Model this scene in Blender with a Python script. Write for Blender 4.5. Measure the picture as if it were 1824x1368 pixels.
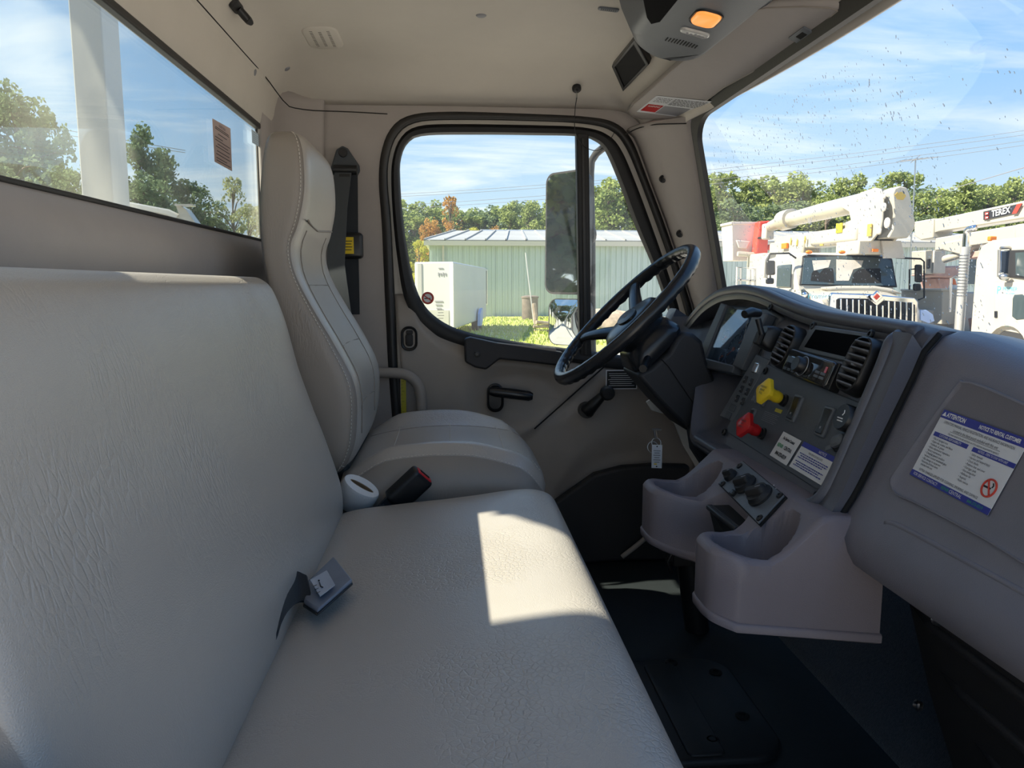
import bpy, bmesh, math, random
from mathutils import Vector, Matrix
R_ = math.radians
for _o in list(bpy.data.objects): bpy.data.objects.remove(_o)
SC = bpy.context.scene
COL = SC.collection
ZG = 1.95            # eye height above the yard; everything below is written relative to the eye, then raised

# ------------------------------------------------------------------ camera, sky, sun, exposure
F = 1350.0
PITCH, YAW = math.atan(176/F), math.atan(108/math.hypot(F, 176))
cam = bpy.data.objects.new('camera', bpy.data.cameras.new('camera'))
COL.objects.link(cam)
cam.location = (0, 0, ZG)
cam.rotation_euler = (math.pi/2-PITCH, 0, -YAW)
cam.data.sensor_width = 36; cam.data.lens = F/1824*36
cam.data.clip_start = .02; cam.data.clip_end = 600
SC.camera = cam
SUN_EL, SUN_AZ = 47.0, 2.0     # sun stands behind the cab (towards -X)
_s = bpy.data.objects.new('sun', bpy.data.lights.new('sun', 'SUN'))
COL.objects.link(_s)
_s.data.energy = 7.6; _s.data.angle = R_(.55); _s.data.color = (1, .90, .74)
_sd = Vector((math.cos(R_(SUN_EL))*math.cos(R_(SUN_AZ)), math.cos(R_(SUN_EL))*math.sin(R_(SUN_AZ)), -math.sin(R_(SUN_EL))))
_s.rotation_euler = _sd.to_track_quat('-Z', 'Y').to_euler()
_s.location = (-8, 0, 12)
SC.view_settings.view_transform = 'Standard'
SC.view_settings.look = 'None'
SC.view_settings.gamma = 1
SC.view_settings.use_curve_mapping = False
SC.view_settings.exposure = 0.86

def make_world():
    w = bpy.data.worlds.new('sky'); SC.world = w; w.use_nodes = True
    nt = w.node_tree; N = nt.nodes; L = nt.links; N.clear()
    out = N.new('ShaderNodeOutputWorld'); bg = N.new('ShaderNodeBackground')
    tc = N.new('ShaderNodeTexCoord'); sep = N.new('ShaderNodeSeparateXYZ')
    L.new(tc.outputs['Generated'], sep.inputs[0])
    ramp = N.new('ShaderNodeValToRGB'); L.new(sep.outputs['Z'], ramp.inputs[0])
    e = ramp.color_ramp.elements
    e[0].position = 0.0; e[0].color = (.74, .83, .89, 1)
    e[1].position = 1.0; e[1].color = (.10, .27, .66, 1)
    for p, c in ((.10, (.56, .74, .90, 1)), (.22, (.34, .58, .89, 1)), (.5, (.16, .40, .80, 1))):
        n = e.new(p); n.color = c
    mx = N.new('ShaderNodeMath'); mx.operation = 'MAXIMUM'; mx.inputs[1].default_value = .04
    L.new(sep.outputs['Z'], mx.inputs[0])
    ad = N.new('ShaderNodeMath'); ad.operation = 'ADD'; ad.inputs[1].default_value = .12; L.new(mx.outputs[0], ad.inputs[0])
    dx = N.new('ShaderNodeMath'); dx.operation = 'DIVIDE'; L.new(sep.outputs['X'], dx.inputs[0]); L.new(ad.outputs[0], dx.inputs[1])
    dy = N.new('ShaderNodeMath'); dy.operation = 'DIVIDE'; L.new(sep.outputs['Y'], dy.inputs[0]); L.new(ad.outputs[0], dy.inputs[1])
    cb = N.new('ShaderNodeCombineXYZ'); L.new(dx.outputs[0], cb.inputs[0]); L.new(dy.outputs[0], cb.inputs[1])
    mp = N.new('ShaderNodeMapping'); mp.inputs['Scale'].default_value = (.42, 1.25, 1); mp.inputs['Rotation'].default_value = (0, 0, .25)
    L.new(cb.outputs[0], mp.inputs[0])
    no = N.new('ShaderNodeTexNoise'); no.inputs['Scale'].default_value = 1.35; no.inputs['Detail'].default_value = 9
    no.inputs['Roughness'].default_value = .6; no.inputs['Distortion'].default_value = .5
    L.new(mp.outputs[0], no.inputs['Vector'])
    cr = N.new('ShaderNodeValToRGB'); cr.color_ramp.elements[0].position = .47; cr.color_ramp.elements[1].position = .76
    L.new(no.outputs['Fac'], cr.inputs[0])
    # haze layer of cloud towards the horizon
    hz = N.new('ShaderNodeMapRange'); hz.inputs['From Min'].default_value = .36; hz.inputs['From Max'].default_value = .02
    hz.inputs['To Min'].default_value = .30; hz.inputs['To Max'].default_value = 1.5
    L.new(sep.outputs['Z'], hz.inputs['Value'])
    ml = N.new('ShaderNodeMath'); ml.operation = 'MULTIPLY'; ml.use_clamp = True
    L.new(cr.outputs[0], ml.inputs[0]); L.new(hz.outputs[0], ml.inputs[1])
    mix = N.new('ShaderNodeMixRGB'); L.new(ml.outputs[0], mix.inputs[0]); L.new(ramp.outputs[0], mix.inputs[1])
    mix.inputs[2].default_value = (1.06, 1.07, 1.05, 1)
    L.new(mix.outputs[0], bg.inputs[0]); bg.inputs[1].default_value = .67
    L.new(bg.outputs[0], out.inputs[0])
make_world()

# ------------------------------------------------------------------ measuring: where a line of sight meets a real plane
_F = Vector((math.sin(YAW)*math.cos(PITCH), math.cos(YAW)*math.cos(PITCH), -math.sin(PITCH)))
_Rt = Vector((math.cos(YAW), -math.sin(YAW), 0))
_U = _Rt.cross(_F)
def ray(px, py): return _Rt*((px-912)/F) + _U*((684-py)/F) + _F
def W(px, py, X=None, Y=None, Z=None):
    d = ray(px, py)
    if X is not None: t = X/d.x
    elif Y is not None: t = Y/d.y
    else: t = Z/d.z
    return d*t

# ------------------------------------------------------------------ object helpers
WL = {}
ROOTS = []
def props(o, label=None, cat=None, group=None, kind=None):
    if label: o['label'] = label
    if cat: o['category'] = cat
    if group: o['group'] = group
    if kind: o['kind'] = kind
    return o
def thing(name, label, cat, loc=(0, 0, 0), group=None, kind=None):
    o = bpy.data.objects.new(name, None); COL.objects.link(o)
    o.empty_display_size = .05
    o.location = loc; WL[o] = Vector(loc); ROOTS.append(o)
    return props(o, label, cat, group, kind)

class M:
    """collects geometry in world coordinates"""
    def __init__(s): s.v = []; s.f = []
    def add(s, vs, fs):
        b = len(s.v); s.v += [Vector(p) for p in vs]; s.f += [tuple(i+b for i in f) for f in fs]; return s
    def box(s, c, size, rot=None):
        hx, hy, hz = size[0]/2, size[1]/2, size[2]/2
        c = Vector(c); pts = [Vector((x, y, z)) for x in (-hx, hx) for y in (-hy, hy) for z in (-hz, hz)]
        if rot is not None: pts = [rot @ p for p in pts]
        return s.add([c+p for p in pts], [(0, 1, 3, 2), (4, 6, 7, 5), (0, 4, 5, 1), (2, 3, 7, 6), (0, 2, 6, 4), (1, 5, 7, 3)])
    def loft(s, rings, closed=True, caps=True, loop=False):
        n = len(rings[0]); vs = [p for r in rings for p in r]; fs = []
        m = len(rings)
        for i in range(m if loop else m-1):
            a = i*n; b = ((i+1) % m)*n
            for j in range(n if closed else n-1):
                k = (j+1) % n
                fs.append((a+j, a+k, b+k, b+j))
        if caps and closed and not loop:
            fs.append(tuple(range(n))[::-1]); fs.append(tuple((m-1)*n+j for j in range(n)))
        return s.add(vs, fs)
    def tube(s, path, r, n=10, closed=False, caps=True, flat=None):
        path = [Vector(p) for p in path]; m = len(path); rings = []
        up = None
        for i, p in enumerate(path):
            if closed: t = path[(i+1) % m]-path[i-1]
            else: t = path[min(i+1, m-1)]-path[max(i-1, 0)]
            t.normalize()
            if up is None:
                up = Vector((0, 0, 1)) if abs(t.z) < .9 else Vector((1, 0, 0))
            a = (up-t*up.dot(t)).normalized(); b = t.cross(a); up = a
            rr = r[i] if isinstance(r, (list, tuple)) else r
            rings.append([p+a*math.cos(2*math.pi*k/n)*rr+b*math.sin(2*math.pi*k/n)*rr*(flat or 1) for k in range(n)])
        return s.loft(rings, True, caps, closed)
    def cyl(s, p0, p1, r0, r1=None, n=20, caps=True):
        return s.tube([p0, p1], [r0, r1 if r1 is not None else r0], n, False, caps)
    def prism(s, pts, vec):
        n = len(pts); vec = Vector(vec); pts = [Vector(p) for p in pts]
        vs = pts+[p+vec for p in pts]
        fs = [tuple(range(n))[::-1], tuple(range(n, 2*n))]+[(i, (i+1) % n, n+(i+1) % n, n+i) for i in range(n)]
        return s.add(vs, fs)
    def grid(s, fn, nu, nv):
        vs = [fn(i/nu, j/nv) for i in range(nu+1) for j in range(nv+1)]
        return s.add(vs, [(i*(nv+1)+j, i*(nv+1)+j+1, (i+1)*(nv+1)+j+1, (i+1)*(nv+1)+j) for i in range(nu) for j in range(nv)])
    def lathe(s, o, axis, prof, n=24):
        """prof: list of (radius, height along axis)"""
        axis = Vector(axis).normalized(); o = Vector(o)
        a = (Vector((0, 0, 1)) if abs(axis.z) < .9 else Vector((1, 0, 0))); a = (a-axis*a.dot(axis)).normalized(); b = axis.cross(a)
        rings = [[o+axis*h+(a*math.cos(2*math.pi*k/n)+b*math.sin(2*math.pi*k/n))*max(r, 1e-5) for k in range(n)] for r, h in prof]
        return s.loft(rings, True, True)
    def ball(s, c, r, n=12, sc=(1, 1, 1)):
        c = Vector(c); rings = []
        for i in range(n+1):
            t = math.pi*i/n
            rings.append([c+Vector((math.sin(t)*math.cos(2*math.pi*k/n)*r*sc[0]+1e-6*k, math.sin(t)*math.sin(2*math.pi*k/n)*r*sc[1], math.cos(t)*r*sc[2])) for k in range(n)])
        return s.loft(rings, True, False)

def obj(name, m, mat, parent=None, smooth=40, weld=False, bevel=0, seg=2, sub=0, solid=0, label=None, cat=None, group=None, kind=None, soff=-1, origin=None):
    vs = m.v
    lo = Vector((min(p.x for p in vs), min(p.y for p in vs), min(p.z for p in vs)))
    hi = Vector((max(p.x for p in vs), max(p.y for p in vs), max(p.z for p in vs)))
    c = (lo+hi)/2
    if parent is None: c.z = lo.z
    if origin is not None: c = Vector(origin)
    me = bpy.data.meshes.new(name)
    me.from_pydata([p-c for p in vs], [], m.f)
    if weld:
        bm = bmesh.new(); bm.from_mesh(me); bmesh.ops.remove_doubles(bm, verts=bm.verts, dist=2e-5); bmesh.ops.recalc_face_normals(bm, faces=bm.faces); bm.to_mesh(me); bm.free()
    if not isinstance(mat, (list, tuple)): mat = [mat]
    for a in mat: me.materials.append(a)
    if smooth:
        me.polygons.foreach_set('use_smooth', [True]*len(me.polygons))
        if smooth < 180: me.set_sharp_from_angle(angle=R_(smooth))
    me.validate()
    o = bpy.data.objects.new(name, me); COL.objects.link(o)
    if parent is not None:
        o.parent = parent; o.location = c-WL[parent]
    else:
        o.location = c; ROOTS.append(o)
    WL[o] = c
    if solid:
        md = o.modifiers.new('solid', 'SOLIDIFY'); md.thickness = solid; md.offset = soff
    if bevel:
        md = o.modifiers.new('bevel', 'BEVEL'); md.width = bevel; md.segments = seg; md.limit_method = 'ANGLE'; md.angle_limit = R_(35)
        md.harden_normals = False
    if sub:
        md = o.modifiers.new('sub', 'SUBSURF'); md.levels = sub; md.render_levels = sub
    return props(o, label, cat, group, kind)

class Fr:
    """a local frame: origin, u (right), v (up), n (out)"""
    def __init__(s, o, u, v, n=None):
        s.o = Vector(o); s.u = Vector(u).normalized(); s.v = Vector(v); s.v = (s.v-s.u*s.v.dot(s.u)).normalized()
        s.n = s.u.cross(s.v) if n is None else Vector(n).normalized()
    def at(s, a, b, c=0): return s.o+s.u*a+s.v*b+s.n*c
    def hit(s, px, py):
        d = ray(px, py); t = s.o.dot(s.n)/d.dot(s.n); p = d*t-s.o
        return p.dot(s.u), p.dot(s.v)
    def on(s, px, py, h=0): a, b = s.hit(px, py); return s.at(a, b, h)
    def rot(s): return Matrix((s.u, s.v, s.n)).transposed()
    def sub(s, a, b, c=0, turn=0):
        ca, sa = math.cos(turn), math.sin(turn)
        return Fr(s.at(a, b, c), s.u*ca+s.v*sa, s.v*ca-s.u*sa, s.n)
    def box(s, m, a, b, c, w, h, d):
        return m.box(s.at(a, b, c+d/2), (w, h, d), s.rot())
    def rr(s, a, b, c, w, h, r, k=4):
        return [s.at(a+x, b+y, c) for x, y in rrect(w, h, r, k)]
def rrect(w, h, r, k=4):
    r = min(r, w/2-1e-5, h/2-1e-5); out = []
    for cx, cy, a0 in ((w/2-r, h/2-r, 0), (-w/2+r, h/2-r, 90), (-w/2+r, -h/2+r, 180), (w/2-r, -h/2+r, 270)):
        for i in range(k+1):
            a = R_(a0+90*i/k); out.append((cx+r*math.cos(a), cy+r*math.sin(a)))
    return out
def pad(m, fr, a, b, c, w, h, r, d, round_=.3, k=5):
    """rounded plate with a softened top edge"""
    e = min(d*round_*1.2, w*.2, h*.2)
    rings = [fr.rr(a, b, c, w, h, r, k), fr.rr(a, b, c+d*(1-round_), w, h, r, k), fr.rr(a, b, c+d*(1-round_*.3), w-e*.6, h-e*.6, r, k), fr.rr(a, b, c+d, w-2*e, h-2*e, max(r-e, .0005), k)]
    return m.loft(rings)
def catmull(P, n, closed=False):
    P = [Vector(p) for p in P]; m = len(P); out = []
    segs = m if closed else m-1
    for i in range(segs):
        g = (lambda k: P[k % m]) if closed else (lambda k: P[max(0, min(m-1, k))])
        a, b, c, d = g(i-1), g(i), g(i+1), g(i+2)
        for j in range(n):
            t = j/n
            out.append(.5*((2*b)+(c-a)*t+(2*a-5*b+4*c-d)*t*t+(3*b-a-3*c+d)*t**3))
    if not closed: out.append(P[-1].copy())
    return out
def resample(P, n, closed=False):
    P = [Vector(p) for p in P]
    if closed: P = P+[P[0]]
    L = [0]
    for i in range(1, len(P)): L.append(L[-1]+(P[i]-P[i-1]).length)
    out = []; k = 0; m = n if closed else n-1
    for i in range(n):
        t = L[-1]*i/m
        while k < len(L)-2 and L[k+1] < t: k += 1
        s = (t-L[k])/max(L[k+1]-L[k], 1e-9); out.append(P[k].lerp(P[k+1], min(1, s)))
    return out
def lerp(a, b, t): return a+(b-a)*t
def sst(a, b, x):
    t = max(0, min(1, (x-a)/(b-a))); return t*t*(3-2*t)
def interp(tab, x):
    if x <= tab[0][0]: return tab[0][1]
    for (a, p), (b, q) in zip(tab, tab[1:]):
        if x <= b: return p+(q-p)*(x-a)/(b-a)
    return tab[-1][1]
def text(s, fr, a, b, size, mat, parent, name='lettering', align='CENTER', h=.0006, sx=1, shear=0, bold=0):
    cu = bpy.data.curves.new('t', 'FONT'); cu.body = s; cu.size = size; cu.align_x = align; cu.align_y = 'CENTER'
    cu.resolution_u = 2; cu.offset = bold; cu.space_character = 1.0
    t = bpy.data.objects.new('t', cu); COL.objects.link(t)
    me = bpy.data.meshes.new_from_object(t)
    m = M()
    if len(me.vertices):
        m.add([fr.at(a+v.co.x*sx+v.co.y*shear, b+v.co.y, h) for v in me.vertices], [tuple(p.vertices) for p in me.polygons])
    bpy.data.objects.remove(t); bpy.data.curves.remove(cu); bpy.data.meshes.remove(me)
    if parent is None: return m
    return obj(name, m, mat, parent, smooth=0)
def screw(parent, fr, a, b, r, h=.002, name='screw'):
    m = M(); m.lathe(fr.at(a, b, h*.3), fr.n, [(r, 0), (r, h), (r*.8, h*1.5), (r*.5, h*1.5), (r*.42, h*.5), (.0001, h*.5)], 14)
    return obj(name, m, MT['black'], parent)

# ------------------------------------------------------------------ materials
MT = {}
def mat(key, col, rough=.5, metal=0, bump=0, scale=200, var=0, vscale=8, spec=.5, coat=0, emit=None, estr=0, leather=0, dirt=None, trans=0, sheen=0, stretch=None):
    m = bpy.data.materials.new(key); m.use_nodes = True; nt = m.node_tree; N = nt.nodes; L = nt.links
    b = N['Principled BSDF']
    b.inputs['Base Color'].default_value = (*col, 1); b.inputs['Roughness'].default_value = rough
    b.inputs['Metallic'].default_value = metal; b.inputs['Specular IOR Level'].default_value = spec
    b.inputs['Coat Weight'].default_value = coat
    if sheen: b.inputs['Sheen Weight'].default_value = sheen
    tc = N.new('ShaderNodeTexCoord'); vec = tc.outputs['Object']
    if stretch:
        mp = N.new('ShaderNodeMapping'); mp.inputs['Scale'].default_value = stretch; L.new(vec, mp.inputs[0]); vec = mp.outputs[0]
    if var or dirt:
        no = N.new('ShaderNodeTexNoise'); no.inputs['Scale'].default_value = vscale; no.inputs['Detail'].default_value = 6; no.inputs['Roughness'].default_value = .65
        L.new(vec, no.inputs['Vector'])
        mr = N.new('ShaderNodeMapRange'); mr.inputs['From Min'].default_value = .3; mr.inputs['From Max'].default_value = .7
        L.new(no.outputs['Fac'], mr.inputs['Value'])
        mx = N.new('ShaderNodeMixRGB'); mx.inputs[1].default_value = (*[c*(1-var) for c in col], 1)
        mx.inputs[2].default_value = (*(dirt if dirt else [min(1, c*(1+var)) for c in col]), 1)
        L.new(mr.outputs[0], mx.inputs[0]); L.new(mx.outputs[0], b.inputs['Base Color'])
    if leather:
        mp = N.new('ShaderNodeMapping'); mp.inputs['Scale'].default_value = (1.5, 1.3, .30); L.new(vec, mp.inputs[0])
        wn = N.new('ShaderNodeTexNoise'); wn.inputs['Scale'].default_value = 14; wn.inputs['Detail'].default_value = 3; L.new(vec, wn.inputs['Vector'])
        wv = N.new('ShaderNodeVectorMath'); wv.operation = 'MULTIPLY_ADD'; wv.inputs[1].default_value = (.025, .025, .025); L.new(wn.outputs['Color'], wv.inputs[0]); L.new(mp.outputs[0], wv.inputs[2])
        vo = N.new('ShaderNodeTexVoronoi'); vo.feature = 'DISTANCE_TO_EDGE'; vo.inputs['Scale'].default_value = scale*.75; vo.inputs['Randomness'].default_value = 1; L.new(wv.outputs[0], vo.inputs['Vector'])
        v2 = N.new('ShaderNodeTexVoronoi'); v2.feature = 'DISTANCE_TO_EDGE'; v2.inputs['Scale'].default_value = scale*4; L.new(vec, v2.inputs['Vector'])
        v3 = N.new('ShaderNodeTexNoise'); v3.inputs['Scale'].default_value = 5; v3.inputs['Detail'].default_value = 4; L.new(vec, v3.inputs['Vector'])
        cr = N.new('ShaderNodeMapRange'); cr.inputs['From Min'].default_value = .44; cr.inputs['From Max'].default_value = .64; L.new(v3.outputs['Fac'], cr.inputs['Value'])
        a3 = N.new('ShaderNodeMapRange'); a3.inputs['From Max'].default_value = .16; L.new(vo.outputs['Distance'], a3.inputs['Value'])
        mu = N.new('ShaderNodeMath'); mu.operation = 'MULTIPLY'; L.new(a3.outputs[0], mu.inputs[0]); L.new(cr.outputs[0], mu.inputs[1])
        sm = N.new('ShaderNodeMath'); sm.operation = 'MULTIPLY_ADD'; sm.inputs[1].default_value = .7; L.new(v2.outputs['Distance'], sm.inputs[0]); L.new(mu.outputs[0], sm.inputs[2])
        bp = N.new('ShaderNodeBump'); bp.inputs['Strength'].default_value = leather; bp.inputs['Distance'].default_value = .0009
        L.new(sm.outputs[0], bp.inputs['Height']); L.new(bp.outputs[0], b.inputs['Normal'])
    elif bump:
        n2 = N.new('ShaderNodeTexNoise'); n2.inputs['Scale'].default_value = scale; n2.inputs['Detail'].default_value = 3; L.new(vec, n2.inputs['Vector'])
        bp = N.new('ShaderNodeBump'); bp.inputs['Strength'].default_value = bump; bp.inputs['Distance'].default_value = .001 if scale > 30 else .02
        L.new(n2.outputs['Fac'], bp.inputs['Height']); L.new(bp.outputs[0], b.inputs['Normal'])
    if emit: b.inputs['Emission Color'].default_value = (*emit, 1); b.inputs['Emission Strength'].default_value = estr
    MT[key] = m; return m
def glass(key, tint=(1, 1, 1), ior=1.35, haze=.03, hz=(.9, .93, .9)):
    m = bpy.data.materials.new(key); m.use_nodes = True; nt = m.node_tree; N = nt.nodes; L = nt.links; N.clear()
    out = N.new('ShaderNodeOutputMaterial'); tr = N.new('ShaderNodeBsdfTransparent'); tr.inputs[0].default_value = (*tint, 1)
    gl = N.new('ShaderNodeBsdfGlossy'); gl.inputs['Roughness'].default_value = .01
    lw = N.new('ShaderNodeLayerWeight'); lw.inputs[0].default_value = .5
    pw = N.new('ShaderNodeMath'); pw.operation = 'POWER'; pw.inputs[1].default_value = 5; L.new(lw.outputs['Facing'], pw.inputs[0])
    fr = N.new('ShaderNodeMath'); fr.operation = 'MULTIPLY_ADD'; fr.inputs[1].default_value = .85; fr.inputs[2].default_value = (ior-1)*.18; fr.use_clamp = True; L.new(pw.outputs[0], fr.inputs[0])
    mx = N.new('ShaderNodeMixShader'); L.new(fr.outputs[0], mx.inputs[0]); L.new(tr.outputs[0], mx.inputs[1]); L.new(gl.outputs[0], mx.inputs[2])
    tl = N.new('ShaderNodeBsdfTranslucent'); tl.inputs[0].default_value = (*hz, 1)
    no = N.new('ShaderNodeTexNoise'); no.inputs['Scale'].default_value = 5; no.inputs['Detail'].default_value = 5
    tc = N.new('ShaderNodeTexCoord'); L.new(tc.outputs['Object'], no.inputs['Vector'])
    mu = N.new('ShaderNodeMapRange'); mu.inputs['From Min'].default_value = .35; mu.inputs['From Max'].default_value = .75; mu.inputs['To Min'].default_value = haze*.4; mu.inputs['To Max'].default_value = haze*1.8
    L.new(no.outputs['Fac'], mu.inputs['Value'])
    m2 = N.new('ShaderNodeMixShader'); L.new(mu.outputs[0], m2.inputs[0]); L.new(mx.outputs[0], m2.inputs[1]); L.new(tl.outputs[0], m2.inputs[2])
    L.new(m2.outputs[0], out.inputs[0]); MT[key] = m; return m

mat('headliner', (.64, .59, .52), .85, bump=.15, scale=500, var=.04, vscale=4)
mat('wallplastic', (.40, .36, .335), .62, bump=.25, scale=700, var=.04)
mat('doorplastic', (.33, .29, .255), .55, bump=.25, scale=600, var=.04)
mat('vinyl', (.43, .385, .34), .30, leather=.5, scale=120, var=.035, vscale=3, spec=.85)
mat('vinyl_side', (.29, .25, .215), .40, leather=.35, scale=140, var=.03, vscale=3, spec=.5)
mat('thread', (.62, .57, .50), .8)
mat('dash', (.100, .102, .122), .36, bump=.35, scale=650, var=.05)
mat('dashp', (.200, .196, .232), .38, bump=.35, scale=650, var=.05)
mat('panel', (.078, .088, .104), .45, bump=.3, scale=600)
mat('panel2', (.115, .128, .145), .42, bump=.3, scale=600)
mat('console', (.190, .165, .182), .46, bump=.35, scale=650, var=.04)
mat('black', (.012, .012, .013), .38)
mat('rubber', (.017, .016, .016), .62, bump=.2, scale=300)
mat('seal', (.028, .026, .025), .5, bump=.2, scale=200)
mat('wheelblack', (.016, .017, .020), .27)
mat('column', (.022, .022, .025), .5, bump=.3, scale=600)
mat('gloss', (.02, .02, .022), .10, coat=.6)
mat('screen', (.003, .003, .004), .6, spec=.02)
mat('slat', (.13, .13, .14), .35)
mat('void', (.006, .006, .006), .9)
mat('webbing', (.018, .022, .028), .75, bump=.5, scale=900)
mat('webbing_grey', (.055, .062, .07), .7, bump=.5, scale=900)
mat('red', (.50, .012, .015), .25)
mat('buckle_red', (.62, .03, .035), .35)
mat('yellow', (.78, .55, .02), .3)
mat('tapeyellow', (.55, .48, .03), .4)
mat('chrome', (.75, .75, .76), .12, 1)
mat('steel', (.5, .5, .5), .3, 1)
mat('paper', (.72, .73, .75), .5)
mat('paperclear', (.40, .43, .50), .2)
mat('tissue', (.72, .71, .70), .9, bump=.8, scale=400)
mat('cardboard', (.25, .17, .10), .9)
mat('ink', (.012, .012, .014), .5)
mat('ink_blue', (.025, .035, .30), .4)
mat('ink_green', (.02, .35, .12), .4)
mat('ink_grey', (.25, .25, .27), .5)
mat('ink_white', (.8, .8, .8), .5)
mat('floor', (.012, .016, .018), .65, bump=.5, scale=260, var=.25, vscale=5)
mat('mat', (.014, .015, .016), .55, bump=.4, scale=400, var=.2)
mat('carpet', (.060, .058, .062), .95, bump=1.2, scale=420, var=.35, vscale=180, sheen=.3)
mat('kick', (.022, .021, .023), .6, bump=.3, scale=500)
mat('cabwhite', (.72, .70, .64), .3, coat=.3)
mat('mirror', (.62, .66, .64), .02, 1)
mat('amber', (.75, .26, .05), .3, emit=(1, .36, .08), estr=.5)
mat('beltcase', (.17, .19, .24), .35, var=.1, vscale=30)
mat('amberlens', (.85, .22, .02), .3)
mat('lens', (.55, .55, .53), .12, coat=.5)
mat('clusterface', (.03, .035, .05), .3)
glass('glass_side', (.95, .98, .96), 1.28, .05)
glass('glass_rear', (.93, .97, .97), 1.36, .045, (.9, .9, .8))
glass('glass_front', (.97, .985, .98), 1.25, .032)
glass('glass_gauge', (.8, .88, .95), 1.45, .02)
def thinpaper(key, col):
    m = bpy.data.materials.new(key); m.use_nodes = True; nt = m.node_tree; N = nt.nodes; L = nt.links; N.clear()
    out = N.new('ShaderNodeOutputMaterial'); d = N.new('ShaderNodeBsdfDiffuse'); t = N.new('ShaderNodeBsdfTranslucent'); mx = N.new('ShaderNodeMixShader'); mx.inputs[0].default_value = .5
    d.inputs[0].default_value = (*col, 1); t.inputs[0].default_value = (*col, 1)
    L.new(d.outputs[0], mx.inputs[1]); L.new(t.outputs[0], mx.inputs[2]); L.new(mx.outputs[0], out.inputs[0]); MT[key] = m; return m
def speck_mat():
    m = bpy.data.materials.new('droplet'); m.use_nodes = True; nt = m.node_tree; N = nt.nodes; L = nt.links; N.clear()
    out = N.new('ShaderNodeOutputMaterial'); g = N.new('ShaderNodeBsdfGlass'); g.inputs['IOR'].default_value = 1.33; g.inputs[0].default_value = (.85, .88, .9, 1)
    d = N.new('ShaderNodeBsdfTranslucent'); d.inputs[0].default_value = (.85, .87, .85, 1)
    mx = N.new('ShaderNodeMixShader'); mx.inputs[0].default_value = .25; L.new(g.outputs[0], mx.inputs[1]); L.new(d.outputs[0], mx.inputs[2]); L.new(mx.outputs[0], out.inputs[0])
    MT['droplet'] = m
speck_mat()
def label_fr(q, fr, h=.0042):
    P = [fr.on(x, y, h) for x, y in q]    # TL TR BR BL
    f = Fr(P[3], P[2]-P[3], P[0]-P[3]); f.n = fr.n.copy()
    f.W = (P[2]-P[3]).length; f.H = (P[0]-P[3]).dot(f.v); f.sh = (P[0]-P[3]).dot(f.u)/f.H; return f, P
def bars(f, rows, x0, x1, h=.012, seed=0, th=.010):
    m = M(); random.seed(seed)
    for y, a, b in rows:
        x = a
        while x < b:
            w = random.uniform(.02, .07); w = min(w, b-x)
            if w > .01:
                cx, cy = (x+w/2)*f.W, y*f.H
                m.add([f.at(cx-w*f.W/2+cy*f.sh, cy-th*f.H, h), f.at(cx+w*f.W/2+cy*f.sh, cy-th*f.H, h), f.at(cx+w*f.W/2+cy*f.sh, cy+th*f.H, h), f.at(cx-w*f.W/2+cy*f.sh, cy+th*f.H, h)], [(0, 1, 2, 3)])
            x += w+.014
    return m
def band(f, x0, x1, y0, y1, mt, parent, name, h=.0008):
    m = M(); q = [(x0, y0), (x1, y0), (x1, y1), (x0, y1)]
    m.prism([f.at(x*f.W+y*f.H*f.sh, y*f.H, 0) for x, y in q], f.n*h); return obj(name, m, MT[mt], parent, smooth=0)
def ltext(s, f, x, y, size, mt, parent, align='CENTER', h=.0011, sx=1, bold=0):
    return text(s, f, x*f.W+y*f.H*f.sh, y*f.H, size*f.H, MT[mt], parent, align=align, h=h, sx=sx, shear=f.sh, bold=bold)
# ================================================================== THE CAB SHELL
FLZ = -.85
YD = 2.25         # inner plane of the driver's side wall
def xtop(Y):      # windshield head, bowed forward at the middle
    s = (Y-1.15)/.79; return .665-.055*s*s
def wsp(s, t, o=0):
    x = lerp(.665-.055*s*s, .925-.135*s*s, t); return Vector((x+o, 1.15+s*(.79+.165*t), lerp(.425, -.15, t)))
_zr = [(-.50, .40), (-.478, .43), (-.468, .47), (-.457, .50), (-.43, .545), (-.39, .578), (-.33, .596), (-.25, .603), (0, .605)]
_zf = [(.20, .605), (.32, .600), (.42, .583), (.50, .556), (.58, .512), (.63, .474), (.67, .440)]
def ceil_z(X, Y):
    zr = interp(_zr, X); zf = interp(_zf, X+(.665-xtop(Y))*sst(.3, .6, X))
    ys = abs(Y-1.15)
    zs = interp([(.80, .61), (.88, .603), (.94, .588), (1.0, .556), (1.05, .520), (1.085, .497), (1.12, .485)], ys)
    k = .02; vals = [zr, zf, zs]; mn = min(vals)
    return mn-k*math.log(sum(math.exp(-(v-mn)/k) for v in vals))+.012
def on_ceiling(px, py, off=0):
    d = ray(px, py); t = .3
    while t < 4:
        p = d*t
        if p.z >= ceil_z(p.x, p.y)-off: return p
        t += .002
    return d*2
def ceil_n(p):
    e = .004
    dx = (ceil_z(p.x+e, p.y)-ceil_z(p.x-e, p.y))/(2*e); dy = (ceil_z(p.x, p.y+e)-ceil_z(p.x, p.y-e))/(2*e)
    return Vector((dx, dy, -1)).normalized()
def ceil_frame(px, py, off=0):
    p = on_ceiling(px, py); n = ceil_n(p)
    return Fr(p+n*off, Vector((1, 0, 0))-n*n.x, n.cross(Vector((1, 0, 0))-n*n.x), n)

m = M()
m.grid(lambda a, b: Vector((lerp(-.49, xtop(lerp(.10, 2.25, b)), a), lerp(.10, 2.25, b), ceil_z(lerp(-.49, xtop(lerp(.10, 2.25, b)), a), lerp(.10, 2.25, b)))), 80, 90)
obj('ceiling', m, MT['headliner'], smooth=180, solid=.02, soff=-1, kind='structure', label='padded beige cab roof lining with rounded edges')
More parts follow.
